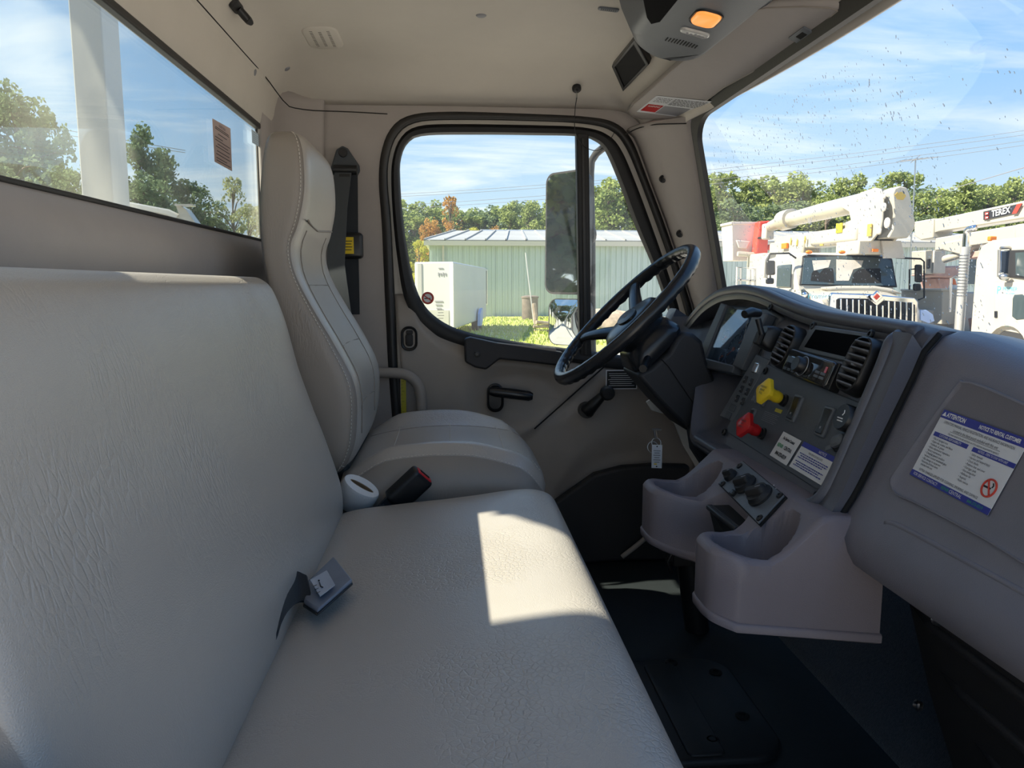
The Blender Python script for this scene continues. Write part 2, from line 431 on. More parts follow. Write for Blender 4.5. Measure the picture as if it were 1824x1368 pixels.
# seam where the roof lining meets the lower trim
m = M()
pth = [Vector((-.455, .12+i*.1, ceil_z(-.455, .12+i*.1)-.002)) for i in range(20)]+[W(510, 186, Y=2.10), W(530, 193, Y=2.16), W(560, 197, Y=2.20), W(620, 199, Y=2.222), W(690, 203, Y=2.226)]
m.tube(resample(catmull(pth, 3), 70), .0014, 6)
obj('trim_1', m, MT['void'], smooth=180, kind='structure', label='dark seam line around the roof lining')

# floor, toe board, engine cover
m = M(); m.box((.16, 1.18, FLZ-.015), (1.28, 2.2, .03))
obj('floor', m, MT['floor'], kind='structure', label='black rubber cab floor')

# rear wall: sill below the window, header above, far corner
RX = -.48
def prof_y(m, prof, y0, y1, n=2):
    return m.loft([[Vector((x, lerp(y0, y1, i/n), z)) for x, z in prof] for i in range(n+1)])
rw = thing('wall_rear', 'beige plastic back wall of the cab around the rear window', None, (RX, 1.15, FLZ), kind='structure')
m = M()
pf = [(-.505, .112), (-.482, .112), (-.470, .104), (-.455, .090), (-.444, .072), (-.440, .045), (-.446, .015), (-.450, -.05), (-.45, -.85), (-.505, -.85)]
prof_y(m, pf, .12, 2.22, 20)
obj('sill_panel', m, MT['wallplastic'], rw, smooth=60)
m = M()
pf = [(-.505, .402), (-.486, .398), (-.476, .410), (-.470, .44), (-.466, .47), (-.459, .505), (-.505, .53)]
prof_y(m, pf, .12, 2.22, 20)
obj('header_panel', m, MT['headliner'], rw, smooth=60)
# rounded corner to the side wall
m = M()
rg = []
for z in [FLZ, -.4, 0, .11, .25, .40, .46, .50, .53]:
    s = max(0, (z-.40)/.13)*.02
    rg.append([Vector((-.485+.12*(1-math.cos(a))+s*.3, 2.13+.118*math.sin(a)-s*.4, z)) for a in [math.pi/2*k/8 for k in range(9)]])
rg = [[r[0]+Vector((-.0, -.10, 0))]+r+[r[-1]+Vector((.006, 0.004, 0))] for r in rg]
m.loft(rg, closed=False, caps=False)
obj('corner_panel', m, MT['wallplastic'], rw, smooth=80, solid=.012, soff=1)
# rear window
wd = thing('window_1', 'wide rear window of the cab with faint dirt and rubber edge', None, (RX, 1.1, .11), kind='structure')
m = M(); m.box((-.492, 1.08, .255), (.005, 1.96, .31))
obj('glass', m, MT['glass_rear'], wd, smooth=0)
m = M()
for z, h in ((.399, .014), (.113, .008)): m.box((-.485, 1.08, z), (.016, 1.96, h))
for y in (.12, 2.05): m.box((-.485, y, .255), (.016, .03, .30))
obj('rubber_edge', m, MT['seal'], wd, bevel=.003)

# side wall of the driver's side, a ring around the door opening
CP = (950, 400)
def outl(pts, n=160, sm=6):
    q = catmull([(x, y, 0) for x, y in pts], sm, True)
    # sample by angle around CP
    res = []
    for k in range(n):
        a = 2*math.pi*k/n; dx, dy = math.cos(a), math.sin(a); best = None
        for i in range(len(q)):
            p, r = q[i], q[(i+1) % len(q)]
            ex, ey = r.x-p.x, r.y-p.y; den = dx*ey-dy*ex
            if abs(den) < 1e-9: continue
            t = ((p.x-CP[0])*ey-(p.y-CP[1])*ex)/den; s = ((p.x-CP[0])*dy-(p.y-CP[1])*dx)/den
            if t > 0 and -1e-6 <= s <= 1+1e-6 and (best is None or t < best): best = t
        res.append((CP[0]+dx*best, CP[1]+dy*best))
    return res
# outlines, measured on the photograph and set on the plane of the door
win = [(713, 320), (714, 285), (726, 256), (755, 242), (850, 240), (950, 241), (1030, 243), (1060, 252), (1078, 270), (1100, 320), (1130, 400), (1160, 470), (1185, 540), (1205, 610), (1190, 640), (1120, 634), (1000, 619), (900, 605), (835, 592), (790, 574), (757, 545), (738, 503), (725, 440), (717, 380)]
frm = [(697, 330), (699, 285), (712, 248), (740, 226), (800, 221), (950, 223), (1040, 227), (1082, 240), (1106, 266), (1130, 320), (1160, 400), (1188, 480), (1212, 560), (1222, 640), (1195, 664), (1120, 660), (1000, 643), (880, 628), (790, 604), (744, 572), (720, 530), (709, 470), (701, 400)]
gap = [(691, 330), (693, 283), (707, 243), (737, 220), (800, 214), (950, 216), (1042, 221), (1088, 233), (1114, 262), (1139, 320), (1169, 400), (1197, 480), (1221, 560), (1240, 650), (1215, 990), (1100, 1005), (900, 1005), (780, 985), (735, 900), (712, 700), (705, 560), (697, 400)]
sel = [(675, 330), (678, 277), (694, 232), (728, 206), (800, 199), (950, 203), (1045, 208), (1096, 219), (1126, 250), (1152, 315), (1184, 400), (1211, 480), (1235, 560), (1256, 660), (1235, 1010), (1100, 1022), (900, 1022), (765, 1000), (718, 920), (695, 700), (687, 560), (680, 400)]
NR = 160
W0, F0, G0, S0 = outl(win), outl(frm), outl(gap), outl(sel)
def ringpts(o, Y): return [W(x, y, Y=Y) for x, y in o]
def blend(a, b, t): return [(lerp(p[0], q[0], t), lerp(p[1], q[1], t)) for p, q in zip(a, b)]
outer = []
for k in range(NR):
    a = 2*math.pi*k/NR; c = W(*CP, Y=YD); dx, dz = math.cos(a), -math.sin(a)
    ts = []
    if dx > 0:
        # slanted front edge that stays behind the pillar: x = .64+(.5-z)*.28
        ts.append((.64+.14-.28*c.z-c.x)/max(1e-6, dx+.28*dz) if dx+.28*dz > 0 else 99)
    if dx < 0: ts.append((-.385-c.x)/dx)
    if dz > 0: ts.append((.53-c.z)/dz)
    if dz < 0: ts.append((FLZ-c.z)/dz)
    t = min(ts); outer.append(Vector((c.x+dx*t, YD+.002, c.z+dz*t)))
sp = ringpts(S0, YD-.006)
# keep the wall from running across the windshield side
m = M(); m.loft([outer, [o.lerp(q, .85) for o, q in zip(outer, sp)], sp, ringpts(S0, YD+.07)], loop=False, caps=False)
obj('wall_left', m, MT['wallplastic'], smooth=60, kind='structure', label='beige plastic side wall around the driver door opening')
dr = thing('door_1', 'closed driver door in grey plastic with black window frame', None, (.3, YD+.03, FLZ), kind='structure')
m = M(); m.loft([ringpts(S0, YD+.004), ringpts(blend(S0, G0, .15), YD-.016), ringpts(blend(S0, G0, .5), YD-.024), ringpts(blend(S0, G0, .85), YD-.016), ringpts(G0, YD+.02)], caps=False)
obj('trim_2', m, MT['seal'], smooth=180, kind='structure', label='thick black rubber seal around the driver door opening')
m = M(); m.loft([ringpts(G0, YD+.05), ringpts(blend(G0, F0, .85), YD+.05), ringpts(F0, YD+.042)], caps=False)
obj('painted_edge', m, MT['cabwhite'], dr, smooth=180, label='white painted door edge')
m = M(); m.loft([ringpts(F0, YD+.04), ringpts(F0, YD+.004), ringpts(blend(F0, W0, .3), YD-.004), ringpts(blend(F0, W0, .75), YD+.002), ringpts(W0, YD+.02), ringpts(W0, YD+.045)], caps=False)
obj('window_frame', m, MT['rubber'], dr, smooth=50, label='black window frame')
# glass panes
m = M(); q = ringpts(W0, YD+.03); m.add(q, [tuple(range(NR))])
obj('glass', m, MT['glass_side'], dr, smooth=0)
m = M()
m.prism([W(1027, 236, Y=YD), W(1049, 238, Y=YD), W(1054, 640, Y=YD), W(1033, 640, Y=YD)], (0, .035, 0))
obj('divider_bar', m, MT['rubber'], dr, bevel=.004)
m = M(); m.prism([W(1036, 246, Y=YD-.004), W(1041, 246, Y=YD-.004), W(1046, 632, Y=YD-.004), W(1041, 632, Y=YD-.004)], (0, .01, 0))
obj('divider_groove', m, MT['seal'], dr, bevel=.001)
# lower door panel with moulded relief
topc = [(703, 524), (716, 523), (736, 524), (748, 548), (778, 578), (830, 600), (900, 614), (1000, 628), (1120, 644), (1235, 655)]
tcv = resample([(x, y, 0) for x, y in topc], 61)
botc = [(745, 985), (1235, 1000)]
def door_pt(a, b):
    i = a*60; k = min(59, int(i)); t = tcv[k].lerp(tcv[k+1], i-k)
    bx = lerp(750, 1240, a) if a > 0 else 750
    px = lerp(t.x, bx, b); py = lerp(t.y, 1000, b**.9)
    d = 0.0
    d += .018*sst(0, .05, b)+.016*sst(0, .02, b)                                        # rolled top
    # hollow around the inner handle
    r = math.hypot((px-925)/95, (py-705)/55); d -= .022*(1-sst(.6, 1.15, r))
    # big raised wheel-arch fold towards the front foot well
    arch = 780+120*((px-1110)/130)**2
    d += .028*(1-sst(-26, 26, py-arch))*0 - .018*sst(-20, 35, py-arch)
    # diagonal crease
    ln = (py-650)-(1080-px)*.885
    d -= .012*sst(-6, 8, ln)
    e = min(1, b*14)
    return W(px, py, Y=YD+.02-d*e)
m = M(); m.grid(door_pt, 90, 90)
obj('door_panel', m, MT['doorplastic'], dr, smooth=180, solid=.01, soff=-1)
m = M()
m.tube([W(1082, 648, Y=YD-.016), W(1016, 707, Y=YD-.016), W(952, 764, Y=YD-.014)], .0022, 6)
obj('panel_seam', m, MT['void'], dr)
# lower dark speaker pocket / kick moulding
m = M()
kp = [(975, 905), (1010, 880), (1060, 845), (1110, 832), (1165, 828), (1230, 830), (1230, 1000), (1110, 1000), (975, 1010)]
m.prism([W(x, y, Y=YD-.034) for x, y in kp], (0, .04, 0))
obj('kick_moulding', m, MT['kick'], dr, bevel=.01, seg=3)
DF = Fr(W(850, 650, Y=YD-.016), (1, 0, 0), (0, 0, 1), (0, -1, 0))
# latch pull, oval recess
a, b = DF.hit(729, 603)
m = M(); m.loft([DF.rr(a, b, -.015, .048, .072, .022, 6), DF.rr(a, b, .004, .048, .072, .022, 6), DF.rr(a, b, .006, .044, .068, .02, 6), DF.rr(a, b, .004, .036, .06, .017, 6), DF.rr(a, b, -.003, .032, .055, .015, 6)])
lk = obj('lock_bezel', m, MT['black'], dr)
m = M(); pad(m, DF, a, b-.004, -.002, .022, .036, .008, .011); pad(m, DF, a+.001, b+.018, -.002, .02, .012, .004, .006)
obj('lock_slider', m, MT['rubber'], lk)
# armrest / pull bar under the window
m = M()
arm = [(827, 604), (838, 601), (884, 611), (940, 619), (1004, 628), (1010, 640), (1004, 653), (945, 646), (890, 640), (880, 648), (866, 659), (846, 655), (828, 645)]
m.prism([W(x, y, Y=YD-.056) for x, y in arm], (0, .05, 0))
ar = obj('armrest', m, MT['kick'], dr, bevel=.006, seg=3, label='dark pull bar below the window')
m = M(); a, b = DF.hit(850, 628)
screw(ar, Fr(W(850, 631, Y=YD-.056), (1, 0, 0), (0, 0, 1), (0, -1, 0)), 0, 0, .009)
m = M(); m.prism([W(884, 610, Y=YD-.04), W(990, 620, Y=YD-.04), W(990, 628, Y=YD-.04), W(890, 617, Y=YD-.04)], (0, -.012, 0))
obj('ledge', m, MT['doorplastic'], ar, bevel=.003)
# inner door handle
m = M(); cc = W(882, 708, Y=YD-.010)
hf = Fr(cc, (1, 0, 0), (0, 0, 1), (0, -1, 0))
m.loft([hf.rr(0, 0, 0, .05, .085, .024, 6), hf.rr(0, 0, .012, .05, .085, .024, 6), hf.rr(0, 0, .014, .042, .075, .02, 6), hf.rr(0, 0, .004, .036, .068, .017, 6)])
hb = obj('handle_bezel', m, MT['black'], dr)
m = M()
p0 = hf.at(-.018, .022, .018); p1 = hf.at(.110, .006, .030)
m.tube([p0, p0.lerp(p1, .15), p0.lerp(p1, .5), p0.lerp(p1, .92), p1], [.011, .015, .016, .015, .010], 10)
obj('door_handle', m, MT['wheelblack'], hb)
# window crank
m = M()
ca, cb_ = W(1046, 732, Y=YD-.03), W(1076, 702, Y=YD-.05)
m.tube([ca+Vector((-.008, 0, -.008)), ca, ca.lerp(cb_, .5), cb_], [.016, .022, .017, .012], 14)
m.cyl(ca+Vector((0, .035, 0)), ca, .025, .023, 20)
cr_ = obj('window_crank', m, MT['black'], dr)
m = M(); m.lathe(W(1080, 699, Y=YD-.045), (0, -1, 0), [(.012, 0), (.021, .004), (.022, .02), (.016, .03), (.0001, .031)], 18)
obj('knob', m, MT['rubber'], cr_)
# warning plate
lf = Fr(W(1107, 676, Y=YD-.034), (1, 0, 0), (0, 0, 1), (0, -1, 0))
m = M(); lf.box(m, 0, 0, 0, .095, .058, .0015); st = obj('warning_plate', m, MT['paper'], dr, label='black warning plate with white border')
m = M(); lf.box(m, 0, 0, .0006, .089, .052, .0012); obj('plate_face', m, MT['ink'], st)
m = M()
for k in range(7): lf.box(m, -.002*(k % 2), .018-k*.006, .002, .078-.006*(k % 3), .0014, .0002)
obj('lettering', m, MT['ink_white'], st, smooth=0)
# grab tube on the rear pillar
gt = M(); gt.tube(resample(catmull([W(668, 664, Y=2.19), W(690, 664, Y=2.19), W(722, 667, Y=2.19), W(742, 682, Y=2.19), W(750, 708, Y=2.19), W(750, 765, Y=2.19)], 6), 26), .0155, 12)
obj('grab_handle', gt, MT['doorplastic'], smooth=180, label='bent grey grab tube beside the driver seat and the door', cat='handle')
m = M(); m.prism([W(714, 674, Y=YD-.018), W(723, 674, Y=YD-.018), W(724, 756, Y=YD-.018), W(715, 758, Y=YD-.018)], (0, .003, 0))
tp = obj('measuring_strip', m, MT['tapeyellow'], dr, label='yellow measuring strip with black figures')
m = M()
for k in range(13): m.box(W(716+(k % 3 == 0)*2, 679+k*6, Y=YD-.0195), (.003+.004*(k % 3 == 0), .0004, .0009))
obj('marks', m, MT['ink'], tp, smooth=0)
m = M(); m.prism([W(700, 670, Y=YD-.012), W(712, 670, Y=YD-.012), W(713, 780, Y=YD-.012), W(703, 780, Y=YD-.012)], (0, .02, 0))
obj('latch_strip', m, MT['seal'], dr, bevel=.003)
# no-smoking roundel on the glass
nf = Fr(W(762, 531, Y=YD+.027), (1, 0, 0), (0, 0, 1), (0, -1, 0))
m = M(); m.cyl(nf.at(0, 0, 0), nf.at(0, 0, .0006), .0185, n=28)
ns = obj('no_smoking_sticker', m, MT['ink_white'], dr, label='round red and white no smoking sticker')
mat('stickred', (.55, .05, .03), .5)
m = M(); m.tube([nf.at(math.cos(t)*.0155, math.sin(t)*.0155, .001) for t in [2*math.pi*k/28 for k in range(28)]], .0028, 6, True)
m.box(nf.at(0, 0, .001), (.028, .0032, .0008), nf.rot() @ Matrix.Rotation(R_(-35), 3, 'Z') @ nf.rot().inverted() @ nf.rot())
obj('ring', m, MT['stickred'], ns)
m = M(); m.box(nf.at(-.001, -.001, .0008), (.018, .0005, .003)); obj('cigarette', m, MT['ink'], ns)
m = M()
for k in range(4): m.box(W(785, 552+k*5, Y=YD+.027), (.02-.004*(k % 2), .0005, .0014))
obj('glass_marking', m, MT['ink_grey'], dr, smooth=0)

# front pillar cover
pL = [(1112, 232, 2.235), (1128, 248, 2.238), (1152, 315, 2.24), (1184, 400, 2.24), (1211, 480, 2.24), (1235, 560, 2.24), (1256, 650, 2.24), (1262, 720, 2.24)]
pR = [(1221, 216, 1.925), (1223, 232, 1.93), (1229, 300, 1.965), (1250, 385, 2.01), (1275, 450, 2.045), (1300, 512, 2.075), (1330, 575, 2.10), (1345, 640, 2.12)]
A = resample([W(x, y, Y=Y) for x, y, Y in pL], 30); B = resample([wsp(1.012, t/20, -.002) for t in range(0, 21)], 30)
m = M(); rg = []
for a, b in zip(A, B):
    r = []
    for k in range(13):
        t = k/12; p = a.lerp(b, t); n = Vector((-.55, -.75, 0)).normalized()
        r.append(p+n*(.028*math.sin(math.pi*t)**.6)-n*.012)
    rg.append(r)
m.loft(rg, closed=False, caps=False)
ap = obj('trim_3', m, MT['wallplastic'], smooth=180, solid=.01, soff=1, kind='structure', label='beige front pillar cover with two screw caps')
for px, py in ((1177, 314), (1217, 420)):
    Y = 2.14 if py < 400 else 2.155
    n = Vector((-.45, -.85, .1)).normalized(); c = W(px, py, Y=Y)
    c = min((p for r in rg for p in r), key=lambda p: (p.normalized()-ray(px, py).normalized()).length)
    f = Fr(c+n*.006, Vector((1, 0, 0))-n*n.x, (0, 0, 1), n)
    m = M(); m.lathe(f.at(0, 0, -.006), n, [(.0105, 0), (.0105, .0075), (.008, .009), (.006, .009), (.005, .005), (.003, .005), (.0001, .0055)], 18)
    obj('screw_cap', m, MT['black'], ap)

# lining strip between the roof edge and the windshield head
m = M(); rg = []
for k in range(60):
    Y = lerp(.10, 2.25, k/59); s = max(-1.02, min(1.02, (Y-1.15)/.79)); p = wsp(s, 0, -.004); e = Vector((xtop(Y), Y, ceil_z(xtop(Y), Y)))
    q = Vector((p.x, Y, .416)) if abs(s) < 1.02 else Vector((p.x+.01*(abs(Y-1.15)-.8), Y, .416-(abs(Y-1.15)-.8)*.05))
    rg.append([e+Vector((-.004, 0, .002)), e.lerp(q, .5)+Vector((-.006, 0, -.002)), q])
m.loft(rg, closed=False, caps=False)
obj('trim_7', m, MT['headliner'], smooth=180, solid=.008, soff=1, kind='structure', label='beige lining strip above the windshield')
m = M(); m.tube(resample(catmull([W(1114, 240, Y=2.21), W(1135, 229, Y=2.16), W(1165, 222, Y=2.08), W(1222, 220, Y=1.915)], 6), 20), .0016, 6)
obj('pillar_seam', m, MT['void'], ap, smooth=180)
# windshield
ws = thing('window_2', 'windshield with specks of rain and a black ceramic edge', None, (.7, 1.15, -.09), kind='structure')
m = M(); m.grid(lambda a, b: wsp(lerp(-1, 1, a), b, .012), 40, 14)
obj('glass', m, MT['glass_front'], ws, smooth=180)
m = M(); rg = []
def bord(k, n=120):
    # rounded rectangle in (s, t)
    return rrect(2, 1, .13, 8)
o_ = [(x, .5-y) for x, y in rrect(2.06, 1.06, .09, 8)]; i_ = [(x, .5-y) for x, y in rrect(1.982, .965, .10, 8)]
m.loft([[wsp(s, t, .010) for s, t in o_], [wsp(s, t, .002) for s, t in o_], [wsp(s, t, -.002) for s, t in i_], [wsp(s, t, .011) for s, t in i_]], caps=False)
obj('ceramic_edge', m, MT['seal'], ws, smooth=40)
m = M(); random.seed(3)
for k in range(2600):
    s, t = random.uniform(.05, .96), random.uniform(.06, .97)
    if random.random() < .25: s = random.uniform(-.9, .9)
    p = wsp(s, t, .0145); r = random.choice((.0005, .0007, .0009, .0012, .0017))*random.uniform(.8, 1.15); L_ = random.uniform(1, 2.6)
    d1 = Vector((0, 1, 0)); d2 = (wsp(s, t+.05)-wsp(s, t)).normalized()
    an = random.uniform(-.6, .6); u = d1*math.cos(an)+d2*math.sin(an); v = d2*math.cos(an)-d1*math.sin(an); n = u.cross(v).normalized()
    ring = [p+u*r*math.cos(q)+v*r*L_*math.sin(q) for q in [2*math.pi*i/6 for i in range(6)]]
    b = len(m.v); m.v += ring+[p+n*r*.5, p-n*r*.05]
    m.f += [(b+i, b+(i+1) % 6, b+6) for i in range(6)]+[(b+(i+1) % 6, b+i, b+7) for i in range(6)]
obj('rain_specks', m, MT['droplet'], ws, smooth=180, kind='stuff', label='dried rain specks on the glass')

# passenger side: rear pillar, roof rail and sill around the open doorway the viewer looks through
wr_ = thing('wall_right', 'passenger side wall around the open doorway', None, (-.4, .09, FLZ), kind='structure')
m = M(); m.box((-.425, .085, -.15), (.17, .03, 1.40)); obj('rear_pillar', m, MT['wallplastic'], wr_, bevel=.008)
m = M(); m.box((.08, .085, .52), (1.15, .03, .07)); obj('roof_rail', m, MT['wallplastic'], wr_, bevel=.008)
m = M(); m.box((.28, .085, -.84), (1.5, .05, .06)); obj('sill', m, MT['kick'], wr_, bevel=.008)
# ================================================================== ROOF FITTINGS
# speaker grille in the roof lining
f = ceil_frame(575, 66)
sg = thing('roof_speaker_grille', 'slotted oval grille moulded into the roof lining near the rear seam', 'grille', f.o)
m = M(); pad(m, f, 0, 0, -.002, .085, .155, .03, .007, .6, 6)
obj('cover', m, MT['headliner'], sg, smooth=180)
m = M()
for j in range(12):
    for i in range(3):
        if i == 1 and j == 11: continue
        f.box(m, -.02+i*.02, -.052+j*.0095+(i % 2)*.004, .0048, .007, .0016, .0006)
obj('slots', m, MT['void'], sg, smooth=0, kind='stuff')
for (px, py, r, lb) in ((857, 27, .012, 'grey screw cap in the middle of the roof lining'), (511, 122, .009, 'oval grey screw cap on the roof lining beside the rear seam'), (453, 129, .009, 'grey screw cap on the trim above the rear window')):
    f = ceil_frame(px, py)
    m = M(); m.lathe(f.at(0, 0, -.003), f.n, [(r, 0), (r, .004), (r*.8, .006), (.0001, .0065)], 20)
    obj('screw_cap', m, MT['ink_grey'], smooth=50, label=lb, cat='cap')
f = ceil_frame(418, 8)
ch = thing('coat_hook', 'black coat hook under the roof at the upper left', 'hook', f.o)
m = M(); pad(m, f, 0, 0, -.002, .022, .05, .008, .012, .4); obj('base', m, MT['rubber'], ch)
m = M(); m.tube([f.at(0, -.006, .008), f.at(0, -.016, .022), f.at(0, -.02, .034), f.at(0, -.012, .04)], [.008, .0085, .008, .006], 10); obj('hook', m, MT['black'], ch)
f = ceil_frame(1084, 15)
m_ = thing('roof_vent', 'small slotted grey vent in the roof lining beside the overhead console', 'vent', f.o)
m = M(); pad(m, f, 0, 0, -.002, .046, .018, .006, .006); obj('frame', m, MT['panel2'], m_)
for k in range(8):
    m = M(); f.box(m, -.0155+k*.0044, 0, .0035, .002, .010, .0012); obj('slat', m, MT['black'], m_, smooth=0)
# CB mic cord between two roof plugs
f1 = ceil_frame(1027, 155); f2 = ceil_frame(1101, 213)
cd = thing('microphone_cable', 'thin black cord looping between two round plugs above the driver door', 'cord', f1.o)
for f in (f1, f2):
    m = M(); m.lathe(f.at(0, 0, -.002), f.n, [(.012, 0), (.013, .004), (.0125, .012), (.009, .016), (.004, .016), (.0001, .018)], 20)
    obj('plug', m, MT['black'], cd)
f = f1
m = M(); m.cyl(f.o+Vector((0, 0, -.012)), f.o+Vector((0, 0, -.032)), .0025, .002, 8); obj('ferrule', m, MT['steel'], cd)
e1 = f1.o+Vector((0, -.004, -.03)); e2 = f2.o+Vector((0, -.01, -.012)); Yc = e1.y
pts = [e1, W(1024, 200, Y=lerp(e1.y, e2.y, .15)), W(1025, 235, Y=lerp(e1.y, e2.y, .3)), W(1040, 260, Y=lerp(e1.y, e2.y, .5)), W(1065, 268, Y=lerp(e1.y, e2.y, .7)), W(1086, 250, Y=lerp(e1.y, e2.y, .85)), e2]
m = M(); m.tube(resample(catmull(pts, 8), 40), .0011, 6); obj('wire', m, MT['black'], cd, smooth=180)

# overhead console
OZ = .492
OC = thing('overhead_console', 'dark overhead console with lit amber map lamp and speaker slots', 'console', (.47, 1.2, OZ))
m = M()
def oc_ring(z, g):
    pts = [(.375, .62), (.368, 1.50), (.375, 1.60), (.40, 1.665), (.445, 1.70), (.50, 1.69), (.528, 1.64), (.536, 1.55), (.545, 1.3), (.548, .9), (.545, .62)]
    c = Vector((.46, 1.15))
    pts = catmull([(x, y, 0) for x, y in pts], 4)
    out = []
    for p in pts:
        x = p.x+(.013*g if p.x < .46 else -.012*g); y = p.y-.016*g if p.y > 1.2 else p.y+.016*g
        sl = (x-.37)*-.22+(-.05*sst(1.5, 1.7, y)*0)
        out.append(Vector((x, y, z+sl)))
    return out
m.loft([oc_ring(.63, -2.4), oc_ring(.56, -1.2), oc_ring(.53, -.4), oc_ring(.515, 0), oc_ring(.508, .5), oc_ring(.504, 1.3)])
obj('housing', m, MT['panel2'], OC, smooth=60)
# lower face frame: slopes with the housing
fn = Vector((-.215, 0, -1)).normalized()
OF = Fr(Vector((.46, 1.45, .504-.09*.22)), (0, -1, 0), Vector((1, 0, -.22)), None)
if OF.n.z > 0: OF = Fr(OF.o, (0, -1, 0), Vector((-1, 0, .22)), None)
a, b = OF.hit(1258, 32)
m = M(); pad(m, OF, a, b, -.001, .062, .046, .016, .008, .5, 6)
ml_ = obj('map_lamp', m, MT['amber'], OC, smooth=60, label='lit amber map lamp')
m = M(); m.loft([OF.rr(a, b, 0, .070, .054, .019, 6), OF.rr(a, b, .003, .069, .053, .018, 6), OF.rr(a, b, .002, .063, .047, .016, 6)], caps=False); obj('lamp_rim', m, MT['black'], ml_)
a, b = OF.hit(1238, 57)
m = M(); pad(m, OF, a, b, -.001, .024, .058, .010, .006, .5, 6); sl_ = obj('switch_lens', m, MT['lens'], OC, smooth=60, label='clear oval switch lens')
m = M()
for k in range(5): OF.box(m, a-.004+.002*(k % 3), b-.018+k*.008, .0052, .008, .004, .0006)
obj('switch_marks', m, MT['ink_grey'], sl_, smooth=0)
a, b = OF.hit(1214, 76)
for k in range(11):
    m = M(); f = OF.sub(a+.002, b+.031-k*.0062, 0); f.box(m, -abs(k-5)*.0006, 0, .0002, .026-abs(k-5)*.0016, .0022, .0008)
    obj('slot', m, MT['void'], OC, smooth=0)
# dark display bay
a, b = OF.hit(1165, 18)
m = M(); f = Fr(W(1172, 14, Y=1.46), (0, -1, 0), Vector((.4, 0, -1)))
m.prism([OF.on(x, y, -.0015) for x, y in ((1140, -30), (1152, 30), (1160, 42), (1176, 38), (1210, -4), (1225, -30))], OF.n*.003)
obj('display_bay', m, MT['screen'], OC, bevel=.001)
# open cubby in the roof trim
qd = [(1135, 58), (1161, 104), (1113, 155), (1093, 110)]
Pq = [on_ceiling(x, y) for x, y in qd]
c = sum(Pq, Vector())/4; n = (Pq[1]-Pq[0]).cross(Pq[2]-Pq[0]).normalized()
if n.z > 0: n = -n
cu_ = thing('roof_cubby', 'black framed empty cubby in the roof trim beside the overhead console', 'cubby', c)
m = M()
def sq(k, h): return [resample([c+(p-c)*k for p in Pq], 16, True)[i]+n*h for i in range(16)]
def sq4(k, h): return [c+(p-c)*k+n*h for p in Pq]
m.loft([sq4(1.0, -.03), sq4(1.0, .012), sq4(.97, .016), sq4(.80, .016), sq4(.78, .010)], caps=False)
obj('frame', m, MT['black'], cu_, bevel=.002)
m = M(); m.loft([sq4(.79, .012), sq4(.70, .002), sq4(.62, -.0)], caps=True); obj('lining', m, MT['void'], cu_, smooth=0)

# sun visor
VF = Fr(Vector((.585, 1.5, .457)), (0, -1, 0), Vector((-1, 0, .45)))
if VF.n.z > 0: VF.n = -VF.n
vo = [(1119, 194), (1128, 181), (1153, 160), (1195, 122), (1238, 85), (1285, 46), (1326, 17), (1348, 6), (1374, 1), (1440, -2), (1490, 0), (1505, 5), (1490, 18), (1452, 48), (1408, 85), (1350, 118), (1292, 150), (1250, 182), (1217, 206), (1187, 207), (1143, 208), (1125, 203)]
sv = thing('sun_visor', 'grey folded sun visor with sewn edge above the windshield', 'visor', VF.o)
vp = [VF.on(x, y) for x, y in vo]; vc = sum(vp, Vector())/len(vp)
m = M(); N_ = VF.n
m.loft([[vc+(p-vc)*.985-N_*.011 for p in vp], [p-N_*.006 for p in vp], [p+N_*.004 for p in vp], [vc+(p-vc)*.985+N_*.0085 for p in vp], [vc+(p-vc)*.95+N_*.010 for p in vp]])
obj('pad', m, MT['wallplastic'], sv, smooth=60)
m = M(); m.tube([vc+(p-vc)*.975+N_*.0095 for p in vp], .0016, 6, True); obj('piping', m, MT['doorplastic'], sv, smooth=180)
f = Fr(VF.on(1432, 52, .009), VF.u, VF.v, VF.n)
m = M(); pad(m, f, 0, 0, 0, .060, .022, .003, .004); cl = obj('clip', m, MT['panel2'], sv, bevel=0)
m = M(); f.box(m, .003, 0, .003, .025, .010, .0015); obj('clip_slot', m, MT['void'], cl, smooth=0)
# airbag / mirror warning label on the visor
f, P = label_fr([(1173, 163), (1264, 169), (1226, 203), (1137, 192)], VF, .0108)
if (P[0]-P[3]).length > 0: pass
vl_ = band(f, 0, 1, 0, 1, 'paper', sv, 'warning_label', .0006); vl_['label'] = 'white warning label with red and grey fields'
band(f, .04, .34, .10, .52, 'red', vl_, 'red_field', .0009); band(f, .36, .84, .06, .52, 'ink_grey', vl_, 'grey_field', .0009)
obj('lettering', bars(f, [(.92-.052*k, .38, .95) for k in range(7)]+[(.90-.07*k, .06, .34) for k in range(4)], 0, 1, .0009, 3, .012), MT['ink'], vl_, smooth=0)
ltext('WARNING', f, .19, .42, .13, 'ink_white', vl_, sx=.6)

